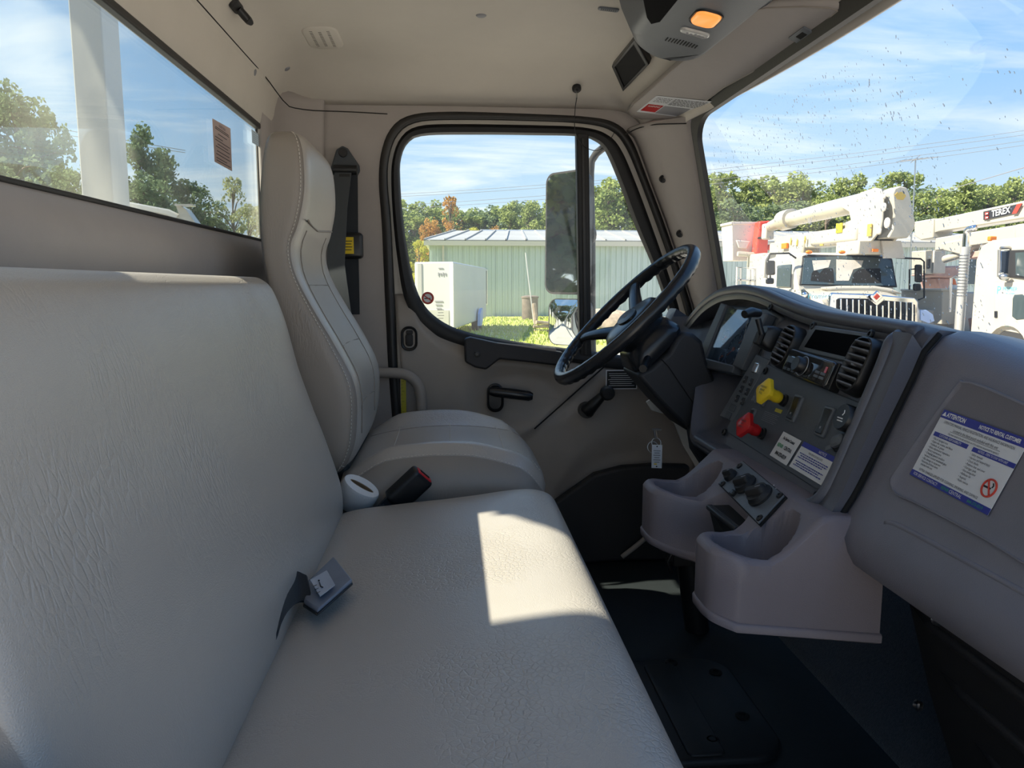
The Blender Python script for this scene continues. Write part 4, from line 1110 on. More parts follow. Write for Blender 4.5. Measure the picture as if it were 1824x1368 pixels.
# ---- air vents
def vent(px, py, w, h, turn, tilt, slats, hd):
    f = Fr(PF.on(px, py, 0), PF.u, PF.v, PF.n)
    vt = None
    f = f.sub(0, 0, 0, turn)
    m = M()
    m.loft([f.rr(0, 0, -.002, w*1.22, h*1.12, w*.5, 8), f.rr(0, 0, hd*.6, w*1.20, h*1.10, w*.5, 8), f.rr(0, 0, hd, w*1.12, h*1.05, w*.46, 8), f.rr(0, 0, hd*1.05, w*1.02, h*1.0, w*.44, 8), f.rr(0, 0, hd*.9, w*.94, h*.955, w*.42, 8), f.rr(0, 0, hd*.3, w*.90, h*.93, w*.4, 8)], caps=False)
    o = obj('vent_housing', m, MT['black'], db, smooth=50)
    m = M(); m.loft([f.rr(0, 0, hd*.30, w*.93, h*.95, w*.41, 8), f.rr(0, 0, hd*.28, w*.5, h*.5, w*.2, 8)]); obj('vent_duct', m, MT['void'], o, smooth=0)
    for k in range(slats):
        b = -h*.40+h*.80*k/(slats-1); e = abs(b)/(h*.5); ww = w*.92*(1 if e < .55 else math.sqrt(max(.1, 1-((e-.55)/.5)**2)))
        m = M(); c = f.at(0, b, hd*.86); m.box(c, (ww, .0032, hd*.55), f.rot() @ Matrix.Rotation(R_(tilt), 3, 'X')); obj('slat', m, MT['slat'], o, bevel=.0008)
    m = M(); f.box(m, 0, 0, hd*.75, .008, .006, hd*.35); obj('vane_tab', m, MT['slat'], o, bevel=.001)
    return o
vent(1543, 657, .055, .083, -.06, -20, 7, .022)
vent(1411, 622, .055, .076, -.12, -20, 7, .020)
# ---- display recess + radio
dq = [(1455, 584), (1545, 598), (1515, 642), (1430, 622)]
dp = poly_panel([(1450, 580), (1553, 595), (1520, 648), (1424, 626)], 0, .005, 'panel2', db, 'display_frame', .003)
m = M(); m.prism([PF.on(x, y, .005) for x, y in [(1458, 589), (1541, 601), (1513, 638), (1438, 620)]], PF.n*.0012); obj('display', m, MT['screen'], dp, smooth=0, label='blank black display')
rq = [(1430, 628), (1514, 655), (1487, 697), (1405, 668)]
Pr = [PF.on(x, y, 0) for x, y in rq]
rc = sum(Pr, Vector())/4
RF = Fr(PF.on(1459, 662, 0), (Pr[1]-Pr[0]), (Pr[0]-Pr[3]), None)
if RF.n.x > 0: RF.n = -RF.n
rw_ = (Pr[1]-Pr[0]).length; rh = (Pr[0]-Pr[3]).dot(RF.v)
ra = thing('car_radio', 'glossy black double height radio with one big volume knob in the centre panel', 'radio', RF.at(0, 0, 0))
m = M(); RF.box(m, 0, 0, -.002, rw_, rh, .020); rbdy = obj('body', m, MT['black'], ra, bevel=.002)
m = M(); pad(m, RF, 0, 0, .018, rw_*.97, rh*.94, .006, .007, .4); fc = obj('face', m, MT['gloss'], ra)
m = M(); RF.box(m, -rw_*.10, rh*.30, .025, rw_*.72, .009, .0006); obj('disc_slot', m, MT['void'], fc, smooth=0)
m = M(); RF.box(m, -rw_*.28, rh*.05, .025, rw_*.34, rh*.22, .0008); obj('screen', m, MT['clusterface'], fc, smooth=0)
for k in range(6):
    m = M(); RF.box(m, -rw_*.40+k*rw_*.095, -rh*.33, .0248, rw_*.078, rh*.11, .002); obj('preset_button', m, MT['black'], fc, bevel=.0008)
for k in range(4):
    m = M(); RF.box(m, rw_*.27+(k % 2)*rw_*.11, -rh*.05-(k//2)*rh*.15, .0248, rw_*.085, rh*.10, .002); obj('side_button', m, MT['panel2'], fc, bevel=.0008)
m = M(); RF.box(m, rw_*.40, rh*.12, .0252, rw_*.04, rh*.22, .0006); obj('red_lamp', m, MT['red'], fc, smooth=0)
a, b = RF.hit(1455, 662)
m = M(); m.lathe(RF.at(a, b, .024), RF.n, [(.0165, 0), (.0165, .004), (.014, .005), (.0135, .016), (.012, .018), (.0001, .0175)], 26); obj('volume_knob', m, MT['black'], ra, smooth=40)
m = M(); m.tube([RF.at(a+math.cos(t)*.0168, b+math.sin(t)*.0168, .0275) for t in [2*math.pi*k/30 for k in range(30)]], .0008, 6, True); obj('knob_ring', m, MT['steel'], ra, smooth=180)
# ---- park brake valve knobs
def valve(base, head, mt, name, lab, words):
    B0 = PF.on(*base, .003)
    d = B0.y  # head lies along the panel normal, a little towards the driver
    Hh = W(head[0], head[1], Y=B0.y-.004)
    ax = (Hh-B0).normalized(); L_ = (Hh-B0).length
    t = thing(name, lab, 'knob', B0)
    m = M(); m.lathe(B0, ax, [(.0115, -.002), (.0115, .006), (.009, .007), (.009, .012)], 16); obj('collar', m, MT['black'], t)
    m = M(); m.lathe(B0, ax, [(.0075, .010), (.010, .012), (.0115, .020), (.0105, L_*.6), (.013, L_*.86), (.015, L_*.94)], 20); obj('stem', m, MT[mt], t, smooth=60)
    f = Fr(Hh, Vector((0, -1, 0))+ax*.0, Vector((.45, 0, 1)), None); 
    f = Fr(Hh, Vector((0, -1, 0))-ax*Vector((0, -1, 0)).dot(ax), ax.cross(Vector((0, -1, 0))), None)
    f.v = f.n.cross(f.u) if False else f.v
    f.n = ax.copy()
    oc = [(math.cos(R_(45*k+22.5*0))*r_, math.sin(R_(45*k))*r_) for k, r_ in zip(range(8), (.024, .021, .024, .021, .024, .021, .024, .021))]
    oc = []
    for k in range(4):
        a0 = R_(90*k)
        for da in (-9, 0, 9): oc.append((math.cos(a0+R_(da))*.0245, math.sin(a0+R_(da))*.0245))
    m = M(); m.loft([[f.at(x*k, y*k, h) for x, y in oc] for k, h in ((.7, -.005), (.98, -.003), (1, 0), (.97, .004), (.85, .006))]); hd = obj('head', m, MT[mt], t, smooth=35)
    tf_ = Fr(f.at(0, 0, .0062), f.u, f.v, f.n)
    sg = -1 if (tf_.u.cross(tf_.v)).dot(tf_.n) < 0 else 1
    tf_.u = tf_.u*sg
    tf_ = tf_.sub(0, 0, 0, R_(0))
    for i, wd_ in enumerate(words): text(wd_, tf_, 0, .006-.006*i, .0055, MT['ink'], hd, h=.0006)
    return t
valve((1401, 715), (1363, 697), 'yellow', 'parking_brake_knob', 'yellow diamond-headed pull knob on the switch panel', ['PARKING', 'BRAKE', 'PULL'])
valve((1362, 774), (1327, 757), 'red', 'trailer_air_knob', 'red diamond-headed pull knob below the yellow one', ['TRAILER', 'AIR', 'SUPPLY'])
# ---- rocker switches
def rocker(px, py, w, h, parent, mt='black'):
    f = Fr(PF.on(px, py, .003), PF.u, PF.v, PF.n)
    m = M(); pad(m, f, 0, 0, 0, w, h, .003, .004); s = obj('switch_frame', m, MT['panel2'], parent)
    m = M(); m.prism([f.at(-w*.33, -h*.42, .0065), f.at(-w*.33, 0, .0042), f.at(-w*.33, h*.42, .0065), f.at(-w*.33, h*.42, .001), f.at(-w*.33, -h*.42, .001)], f.u*w*.66); r = obj('rocker', m, MT[mt], s, bevel=.0015)
    m = M(); f.box(m, 0, -h*.22, .0052, .004, .004, .0004); obj('switch_mark', m, MT['ink_grey'], s, smooth=0)
rocker(1420, 729, .031, .048, db); rocker(1474, 753, .031, .050, db)
rocker(1352, 703, .017, .036, db, 'panel2'); rocker(1366, 710, .017, .036, db, 'panel2'); rocker(1342, 745, .018, .036, db)
# ---- cigarette lighter and power socket
f = Fr(PF.on(1526, 752, .003), PF.u, PF.v, PF.n)
m = M(); m.lathe(f.o, f.n, [(.022, 0), (.022, .005), (.0205, .006), (.0205, .020), (.019, .023), (.0001, .0225)], 26); li = obj('cigarette_lighter', m, MT['black'], db)
m = M(); m.tube([f.at(-.008, -.003, .0232), f.at(.006, -.003, .0232)], .0009, 5); m.tube([f.at(-.006, -.007, .0232), f.at(.008, -.007, .0232)], .0009, 5); m.tube([f.at(.002, .002, .0232), f.at(.005, .006, .0232), f.at(.003, .010, .0232)], .0008, 5); obj('lighter_symbol', m, MT['ink_white'], li, smooth=0)
f = Fr(PF.on(1505, 790, .003), PF.u, PF.v, PF.n)
m = M(); m.lathe(f.o, f.n, [(.017, 0), (.017, .006), (.013, .008), (.0001, .008)], 24); ps = obj('power_socket', m, MT['black'], db)
m = M(); g = f.sub(0, 0, .007, .5); m.loft([g.rr(0, 0, 0, .030, .020, .009, 6), g.rr(0, 0, .005, .029, .019, .009, 6), g.rr(0, 0, .008, .022, .012, .006, 6)]); obj('socket_cap', m, MT['panel2'], ps)
m = M(); g.box(m, -.020, -.006, 0, .014, .008, .004); obj('cap_tab', m, MT['panel2'], ps, bevel=.001)
# ---- trailer hand brake lever with its box
hb_ = thing('hand_control_valve', 'black lever with box beside the instrument cluster', 'lever', PF.on(1380, 600))
f = Fr(PF.on(1381, 606, 0), PF.u, PF.v, PF.n)
m = M(); m.loft([f.rr(0, 0, 0, .044, .050, .008, 5), f.rr(0, 0, .020, .042, .046, .008, 5), f.rr(0, 0, .030, .034, .036, .01, 5)]); obj('box', m, MT['black'], hb_)
m = M(); f.box(m, .0, -.008, .028, .024, .026, .010); obj('switch_block', m, MT['rubber'], hb_, bevel=.003)
l0 = f.at(.01, .0, .034); l1 = W(1350, 568, Y=l0.y+.004); l2 = W(1334, 558, Y=l0.y+.004)
m = M(); m.tube([l0, l0.lerp(l1, .5), l1], [.006, .0055, .006], 10); obj('lever', m, MT['black'], hb_)
m = M(); m.tube([W(1352, 558, Y=l1.y+.01), W(1338, 556, Y=l1.y), W(1326, 560, Y=l1.y-.01)], [.008, .010, .008], 10); obj('grip', m, MT['black'], hb_)
# ---- screws of the panel
for px, py in ((1376, 548), (1452, 582), (1555, 597), (1547, 717), (1367, 662), (1459, 884), (1293, 771)):
    m = M(); f = Fr(PF.on(px, py, .002), PF.u, PF.v, PF.n); m.lathe(f.o, f.n, [(.0075, 0), (.0075, .0035), (.006, .005), (.004, .005), (.0035, .002), (.0001, .002)], 14); obj('panel_screw', m, MT['black'], db)

# ---- labels
f, P = label_fr([(1400, 770), (1432, 788), (1405, 831), (1375, 812)], PF)
s1 = thing('service_sticker', 'small white service contact sticker on the switch panel', 'sticker', P[3])
band(f, 0, 1, 0, 1, 'paper', s1, 'paper', .0005)
ltext('For Service Contact:', f, .5, .80, .15, 'ink', s1, sx=.72, bold=.0003)
ltext('REPAIR', f, .24, .50, .19, 'ink_green', s1, sx=.72, bold=.0002); ltext('CENTRAL', f, .68, .50, .19, 'ink', s1, sx=.72, bold=.0002)
ltext('844-373-0319', f, .5, .2, .19, 'ink', s1, sx=.80, bold=.0004)
f, P = label_fr([(1437, 788), (1496, 820), (1467, 866), (1410, 832)], PF)
s2 = thing('rental_notice_sticker', 'blue-topped white notice sticker at the lower edge of the switch panel', 'sticker', P[3])
band(f, 0, 1, 0, 1, 'paper', s2, 'paper', .0005); band(f, 0, 1, .82, 1, 'ink_blue', s2, 'header', .0008)
ltext('NOTICE', f, .62, .905, .14, 'ink_white', s2)
ltext('THIS VEHICLE INCLUDES', f, .5, .71, .10, 'ink', s2, sx=.9)
obj('lettering', bars(f, [(.60-.075*k, .08+.05*(k % 2), .92-.1*(k % 3 == 2)) for k in range(7) if k != 3], 0, 1, .0012, 4, .018), MT['ink_blue'], s2, smooth=0)
f, P = label_fr([(1386, 728), (1397, 732), (1394, 738), (1383, 734)], PF, .0034)
s3 = thing('park_notice_print', 'small printed notice between the yellow and red knobs', 'sticker', P[3]); band(f, 0, 1, 0, 1, 'tapeyellow', s3, 'heading')
f, P = label_fr([(1366, 730), (1396, 742), (1384, 764), (1356, 752)], PF, .0030)
obj('lettering', bars(f, [(.85-.13*k, .05, .95-.1*(k % 2)) for k in range(6)], 0, 1, .0012, 5, .02), MT['ink_grey'], s3, smooth=0)

# ================================================================== PASSENGER SIDE
pd_ = thing('passenger_dashboard', 'large curved grey passenger dashboard with closed glovebox', 'dashboard', (.7, .55, -.45))
def gx(z): return .698+.4457*z
sec = [(.95, -.155), (.88, -.128), (.82, -.106), (.765, -.093), (.720, -.086), (.695, -.085), (.675, -.092), (gx(-.108)+.004, -.108), (gx(-.130), -.130), (gx(-.17), -.17), (gx(-.22), -.22), (gx(-.265), -.265), (gx(-.285)+.000, -.285), (gx(-.30), -.300), (gx(-.325), -.325), (gx(-.345), -.348), (.547, -.368), (.555, -.386), (.578, -.398), (.66, -.402), (.90, -.39)]
def psec(Y, k=1):
    c = Vector((.76, Y, -.24)); near = sst(.98, 1.0, Y)
    out = []
    for x, z in sec:
        bul = .006*math.exp(-((z+.335)/.03)**2) if x < .6 else 0
        # rise of the pad towards the middle of the car
        dz = .024*sst(.80, 1.0, Y)*sst(-.135, -.09, z)
        p = Vector((x-bul, Y, z+dz)); out.append(c+(p-c)*k if k != 1 else p)
    return [Vector((p.x, Y, p.z)) for p in out]
ys = [.13, .14]+[.16+.035*k for k in range(23)]+[.982, .992, .9985]
ks = [.97, .99]+[1]*23+[.998, .990, .975]
m = M(); m.loft([psec(y, k) for y, k in zip(ys, ks)])
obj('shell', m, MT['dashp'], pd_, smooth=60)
GF = Fr(Vector((gx(-.2), .8, -.2)), (0, -1, 0), Vector((.4457, 0, 1)))
if GF.n.x > 0: GF.n = -GF.n
m = M(); m.tube([p+Vector((-.0015, 0, .001)) for p in resample(psec(.9995)[6:19], 60)], .0042, 8); obj('joint', m, MT['void'], pd_, smooth=180)
# glovebox lid: raised plate in a rounded outline
go = [(1706, 690), (1722, 682), (1760, 690), (1900, 752), (1990, 800), (1990, 1080), (1850, 1020), (1760, 965), (1640, 902), (1600, 884), (1590, 866), (1596, 845)]
gpts = [GF.on(x, y, 0) for x, y in go]; gc = sum(gpts, Vector())/len(gpts)
gsm = resample(catmull(gpts, 5, True), 90, True)
def gl(k, h): return [gc+(p-gc)*k+GF.n*h for p in gsm]
m = M(); m.loft([gl(1.0, -.003), gl(1.0, .0035), gl(.992, .0055), gl(.965, .0058), gl(.955, .0045)]); lid = obj('glovebox_lid', m, MT['dashp'], pd_, smooth=60)
# grooves below the lid (moulded bolster line)
m = M(); lpx = [(1578, 932), (1600, 936), (1680, 978), (1824, 1056), (1990, 1150)]
m.tube(resample(catmull([GF.on(x, y, -.001) for x, y in lpx], 6), 60), .0045, 8); obj('bolster_edge', m, MT['dashp'], pd_, smooth=180)
# big rental notice
f, P = label_fr([(1690, 733), (1836, 796), (1768, 922), (1628, 848)], GF, .006)
bl = thing('rental_attention_sticker', 'large blue and white attention notice on the glovebox lid', 'sticker', P[3])
band(f, 0, 1, 0, 1, 'paper', bl, 'paper', .0005)
band(f, 0, .36, .885, 1, 'ink_blue', bl, 'heading_band'); band(f, .36, 1, .885, 1, 'ink_blue', bl, 'heading_band'); band(f, 0, 1, 0, .085, 'ink_blue', bl, 'footer_band')
ltext('ATTENTION', f, .19, .942, .085, 'ink_white', bl, sx=.82, bold=.0003)
m = M(); q = [(.025, .915), (.075, .915), (.05, .975)]; m.prism([f.at(x*f.W-.002+y*f.H*f.sh, y*f.H, .0009) for x, y in q], f.n*.0003); obj('warning_triangle', m, MT['ink_white'], bl, smooth=0)
ltext('NOTICE TO RENTAL CUSTOMER', f, .71, .940, .070, 'ink_white', bl, sx=.72, bold=.0002)
ltext("OPERATOR'S MANUAL, VEHICLE REGISTRATION, AND INSURANCE INFORMATION", f, .5, .840, .054, 'ink', bl, sx=.68)
ltext('Located in the black pouch included with this unit', f, .5, .775, .060, 'ink', bl, sx=.72)
ltext('Only those trained on the safe and proper use of this equipment are permitted to operate it', f, .5, .712, .040, 'ink', bl, sx=.66)
band(f, .20, .80, .744, .748, 'ink', bl, 'rule')
band(f, .03, .47, .620, .680, 'ink_blue', bl, 'heading_band'); band(f, .53, 1.0, .620, .680, 'ink_blue', bl, 'heading_band')
ltext('CUSTOMER RESPONSIBILITY:', f, .25, .650, .047, 'ink_white', bl, sx=.78)
ltext('NOTICE - ITEMS TO STAY WITH UNIT', f, .765, .650, .045, 'ink_white', bl, sx=.70)
for i, s in enumerate(['• Flat or damaged tires', '• Engine oils, coolant, and filters', '• Hydraulic oil, grease', '• Brake adjustments/ inspections', '• Battery maintenance', '• Changing/ general condition', '• Broken/ cracked windshield glass', '• ALL damage to equipment', '• Returning all these items', '   included with unit']):
    ltext(s, f, .05, .585-.043*i, .042, 'ink', bl, 'LEFT', sx=.85)
for i, s in enumerate(['• Safety manuals', '• Harness and lanyard kit(s)', '• Chock blocks', '• Platform liner and cover', '• Outrigger pads', '• Fire extinguisher', '• Reflector kit', '• Auger(s)', '• Radio remote']):
    ltext(s, f, .54, .585-.045*i, .042, 'ink', bl, 'LEFT', sx=.85)
ltext('EXTRA CHARGES APPLIED FOR CLEANING, SMOKING, AND DAMAGE', f, .46, .125, .050, 'ink', bl, sx=.78)
ltext('FOR SERVICE CONTACT:', f, .21, .042, .060, 'ink_white', bl, sx=.80); ltext('REPAIR', f, .475, .042, .062, 'ink_green', bl, sx=.80); ltext('CENTRAL', f, .605, .042, .066, 'ink_white', bl, sx=.85); ltext('844-373-0319', f, .84, .042, .060, 'ink_green', bl, sx=.85)
c_ = Vector((.885*f.W, .295*f.H, 0)); rr0 = .11*f.H
m = M(); m.tube([f.at(c_.x+c_.y*f.sh+math.cos(t)*rr0*1.0, c_.y+math.sin(t)*rr0, .0010) for t in [2*math.pi*k/30 for k in range(30)]], .0012, 6, True)
m.tube([f.at(c_.x+c_.y*f.sh+math.cos(t)*rr0, c_.y+math.sin(t)*rr0, .0012) for t in (R_(125), R_(-55))], .0011, 6); obj('no_smoking_sign', m, MT['stickred'], bl, smooth=0)
m = M(); m.box(f.at(c_.x+c_.y*f.sh-.003, c_.y, .0009), (rr0*1.1, rr0*.22, .0004), f.rot()); m.tube([f.at(c_.x+c_.y*f.sh+rr0*.35, c_.y+rr0*.15, .0009), f.at(c_.x+c_.y*f.sh+rr0*.45, c_.y+rr0*.4, .0009), f.at(c_.x+c_.y*f.sh+rr0*.25, c_.y+rr0*.65, .0009)], .0007, 5); obj('cigarette', m, MT['ink'], bl, smooth=0)

# ================================================================== CENTRE CONSOLE (tray with cup pockets)
cc_ = thing('centre_console', 'purple-grey lower console with two cup pockets and heater knobs', 'console', (.46, 1.18, -.50))
YN, YF = .975, 1.425
lobes = [(1.035, .068), (1.350, .073)]
def xfront(Y):
    x = .472
    for c, w in lobes:
        x -= .115*math.exp(-(abs(Y-c)/(w*1.12))**4)
    return x
def top_h(X, Y):
    z = interp([(.30, -.362), (.37, -.366), (.41, -.3765), (.436, -.378), (.452, -.370), (.467, -.358), (.508, -.3185), (.525, -.317), (.60, -.322)], X)
    # between the lobes the front stays high as the slope runs out
    for c, w in lobes:
        dx = X-.428; dy = Y-c
        # front lip scooped
        r = math.hypot(dx/.052, dy/.050)
        hole = 1-sst(.86, 1.02, r)
        # pocket cuts up into the slope with a rounded back
        r2 = math.hypot((X-.438)/.060, dy/.049); hole = max(hole, (1-sst(.88, 1.0, r2))*(1 if X > .41 else 1))
        z = lerp(z, -.442, hole)
    return z
m = M()
NXg, NYg = 60, 130
def cpt(a, b):
    Y = lerp(YN, YF, a); X = lerp(xfront(Y), .60, b); z = top_h(X, Y)
    e = min(1, b/.06); z -= (1-e)**2*.010
    ey = min(1, min(a, 1-a)/.02); z -= (1-ey)**2*.008
    return Vector((X, Y, z))
m.grid(cpt, NYg, NXg)
# skirts
fr_ = [cpt(i/NYg, 0) for i in range(NYg+1)]
def skirt(top, depth, outset):
    rows = [top]
    for z, o in depth: rows.append([Vector((p.x, p.y, z))+outset(p)*o for p in top])
    m.loft(rows, closed=False, caps=False)
def bz(X): return interp([(.34, -.452), (.40, -.468), (.463, -.480), (.60, -.490)], X)
m.loft([fr_, [Vector((p.x, p.y, -.41)) for p in fr_], [Vector((p.x, p.y, bz(p.x))) for p in fr_]], closed=False, caps=False)

for a, sgn in ((0, -1), (1, 1)):
    tp_ = [cpt(a, j/NXg) for j in range(NXg+1)]
    m.loft([tp_, [Vector((p.x, p.y, -.41 if p.z > -.409 else p.z-.001)) for p in tp_], [Vector((p.x, p.y, bz(p.x))) for p in tp_]], closed=False, caps=False)
obj('body', m, MT['console'], cc_, smooth=72, weld=True, bevel=.004, seg=3)
# base band below, rounded in plan
def plan(o, z):
    P = [Vector((.602, YF+o, bz(.602)+z))]+[Vector((p.x-o, p.y+(o if p.y > 1.4 else (-o if p.y < 1.0 else 0)), bz(p.x)+z)) for p in fr_[::-1]]+[Vector((.602, YN-o, bz(.602)+z))]
    return P
m = M(); m.loft([plan(.001, .0), plan(.0035, -.003), plan(.0028, -.013), plan(-.010, -.020)]); obj('lower_band', m, MT['console'], cc_, smooth=60)
# climate plate on the slope
SB = Vector((.467, 1.1, -.3565))
SF = Fr(SB, (0, -1, 0), Vector((.041, 0, .0395)))
if SF.n.x > 0: SF.n = -SF.n
hp = thing('heater_control_panel', 'grey heater control plate with three black knobs on the lower console', 'control panel', SB)
q = [SF.on(x, y, .002) for x, y in ((1325, 824), (1400, 886), (1354, 936), (1283, 864))]
m = M(); m.prism([p-SF.n*.003 for p in [sum(q, Vector())/4+(p-sum(q, Vector())/4)*1.04 for p in q]], SF.n*.003); obj('surround', m, MT['void'], hp, smooth=0)
m = M(); m.prism(q, SF.n*.003); pl = obj('plate', m, MT['panel2'], hp, bevel=.001)
for (px, py, r, h, nm) in ((1306, 852, .012, .016, 'small_knob'), (1333, 868, .019, .020, 'control_knob'), (1359, 888, .021, .022, 'control_knob')):
    f = Fr(SF.on(px, py, .004), SF.u, SF.v, SF.n).sub(0, 0, 0, R_(35))
    m = M(); m.lathe(f.o, f.n, [(r*1.05, 0), (r*1.05, .005), (r*.94, .007), (r*.90, h*.6)], 26)
    m.loft([f.rr(0, 0, h*.5, r*1.8, r*.95, r*.35, 5), f.rr(0, 0, h*.85, r*1.75, r*.75, r*.33, 5), f.rr(0, 0, h, r*1.5, r*.45, r*.2, 5)]); kn = obj(nm, m, MT['rubber'], hp, smooth=45)
    m = M(); f.box(m, r*.5, 0, h, r*.5, .0012, .0006); obj('pointer', m, MT['ink_grey'], kn, smooth=0)
    m = M(); g = Fr(f.o, SF.u, SF.v, SF.n)
    for k in range(9):
        t = R_(200-k*27.5); m.box(g.at(math.cos(t)*r*1.28, math.sin(t)*r*1.28, -.0002), (.0018, .0018, .0004), g.rot())
    obj('dial_marks', m, MT['ink_white'], kn, smooth=0)
for (px, py) in ((1321, 834), (1291, 866), (1393, 887), (1357, 927)):
    f = Fr(SF.on(px, py, .005), SF.u, SF.v, SF.n); m = M(); m.lathe(f.o, f.n, [(.006, -.001), (.006, .002), (.004, .0035), (.0025, .0035), (.002, .001), (.0001, .001)], 12); obj('screw', m, MT['black'], hp)
f = Fr(SF.on(1311, 884, .004), SF.u, SF.v, SF.n); m = M(); f.box(m, 0, 0, 0, .012, .010, .008); obj('push_button', m, MT['black'], hp, bevel=.002)
f = Fr(SF.on(1316, 866, .004), SF.u, SF.v, SF.n); m = M(); f.box(m, 0, 0, 0, .010, .008, .006); obj('push_button', m, MT['black'], hp, bevel=.002)
# pull-out ash tray between the pockets
at = thing('ashtray', 'black pull-out tray between the two cup pockets', 'tray', W(1300, 960, Y=1.22))
m = M(); m.prism([W(1262, 903, Y=1.23), W(1270, 900, Y=1.23), W(1318, 942, Y=1.12), W(1312, 985, Y=1.12), W(1275, 955, Y=1.23)], (.05, .0, -.0)); obj('pocket', m, MT['void'], at, smooth=0)
m = M(); m.tube([W(1262, 903, Y=1.228), W(1312, 944, Y=1.118)], .005, 8); m.prism([W(1260, 900, Y=1.228), W(1268, 898, Y=1.228), W(1319, 938, Y=1.118), W(1311, 942, Y=1.118)], (.0, 0, -.006)); obj('lid', m, MT['black'], at, bevel=.001)

# ================================================================== STEERING
WC = W(1112, 560, Y=1.79); WN = Vector((-math.sin(R_(45)), 0, math.cos(R_(45))))
sw = thing('steering_wheel', 'black four-spoke steering wheel with finger grips', 'steering wheel', WC)
WU, WV = Vector((0, -1, 0)), Vector((math.cos(R_(45)), 0, math.sin(R_(45))))
WF = Fr(WC, WU, WV); WF.n = WN
RRad = .229-.0155
pts = []; rad = []
for k in range(144):
    t = 2*math.pi*k/144; pts.append(WF.at(math.cos(t)*RRad, math.sin(t)*RRad))
m = M(); rings = []
for k in range(144):
    t = 2*math.pi*k/144; er = Vector(WF.u*math.cos(t)+WF.v*math.sin(t)); c = WC+er*RRad
    rings.append([])
    for j in range(16):
        a = 2*math.pi*j/16; gr = .0016*math.sin(k*2*math.pi/144*44)*max(0, -math.sin(a)-.1)+.0012*math.sin(k*2*math.pi/144*44)*max(0, -math.cos(a))
        r = .0155+gr; rings[-1].append(c+er*math.cos(a)*r*.92+WN*math.sin(a)*r)
m.loft(rings, loop=True); obj('rim', m, MT['wheelblack'], sw, smooth=180)
for a0 in (28, 152, 208, 332):
    t = R_(a0); er = WF.u*math.cos(t)+WF.v*math.sin(t); tg_ = WF.v*math.cos(t)-WF.u*math.sin(t)
    m = M(); rg = []
    for s in range(9):
        q = s/8; r = lerp(.055, RRad+.002, q); w = lerp(.026, .015, q**.6) if q < .8 else lerp(.015, .022, (q-.8)/.2); h = lerp(.014, .009, q); dz = -.040*(1-q)**1.6
        rg.append([WC+er*r+tg_*math.cos(b)*w+WN*(math.sin(b)*h+dz) for b in [2*math.pi*k/12 for k in range(12)]])
    m.loft(rg); obj('spoke', m, MT['wheelblack'], sw, smooth=180)
m = M(); hub = [(.0001, -.080), (.050, -.080), (.066, -.060), (.078, -.040), (.082, -.026), (.074, -.016), (.055, -.011), (.0001, -.009)]
m.lathe(WC, WN, hub, 36); hb2 = obj('hub', m, MT['wheelblack'], sw, smooth=50)
m = M(); m.loft([[WC+WN*h+WU*math.cos(t)*.048*k+WV*math.sin(t)*.026*k for t in [2*math.pi*i/30 for i in range(30)]] for k, h in ((1, -.011), (1, -.006), (.94, -.005))]); em = obj('horn_pad', m, MT['black'], hb2, smooth=40)
m = M(); g = WF
for dx in (-.006, .004): m.box(WF.at(dx, -.002, -.0045), (.003, .010, .0008), Matrix((WF.u, WF.v, WF.n)).transposed())
obj('horn_mark', m, MT['ink_grey'], em, smooth=0)
# column
sc_ = thing('steering_column', 'dark boxy steering column cover behind the wheel', 'steering column', W(1240, 700, Y=1.78))
AX = -WN
def cring(d, w, hu, hd, r=.02, skew=0):
    c = WC+AX*d; out = []
    for x, y in rrect(w, hu+hd, r, 5): out.append(c+WU*x+WV*(y+(hu-hd)/2+skew))
    return out
m = M(); m.loft([cring(.055, .11, .05, .05, .045), cring(.07, .15, .062, .070, .04), cring(.10, .165, .068, .085, .035), cring(.115, .15, .06, .080, .03)]); obj('collar', m, MT['wheelblack'], sc_, smooth=50)
colp = [(1134, 668), (1160, 655), (1192, 628), (1206, 602), (1219, 590), (1236, 594), (1252, 608), (1260, 642), (1276, 680), (1281, 698), (1272, 745), (1260, 764), (1240, 771), (1226, 768), (1180, 722)]
m = M(); m.prism([W(x, y, Y=1.70) for x, y in colp], (0, .165, 0)); obj('cover', m, MT['column'], sc_, bevel=.010, seg=3)
m = M(); m.tube([W(x, y, Y=1.6985) for x, y in ((1178, 640), (1190, 652), (1228, 708), (1262, 757))], .0012, 6); obj('cover_seam', m, MT['void'], sc_, smooth=180)
m = M(); m.tube([WC+AX*.10+WU*.04-WV*.02, WC+AX*.095+WU*.10-WV*.055, WC+AX*.085+WU*.16-WV*.075], [.009, .008, .009], 8); obj('stalk', m, MT['black'], sc_, smooth=60)
m = M(); m.lathe(WC+AX*.27-WV*.06+WU*.079, WU, [(.012, 0), (.012, .003), (.006, .004), (.0001, .004)], 14); obj('ignition_lock', m, MT['black'], sc_)
# lower knee cover under the column
m = M(); m.prism([W(x, y, Y=1.66) for x, y in [(1233, 760), (1262, 752), (1300, 775), (1268, 850), (1240, 806)]], (0, .06, 0)); obj('knee_cover', m, MT['column'], sc_, bevel=.01, seg=3)
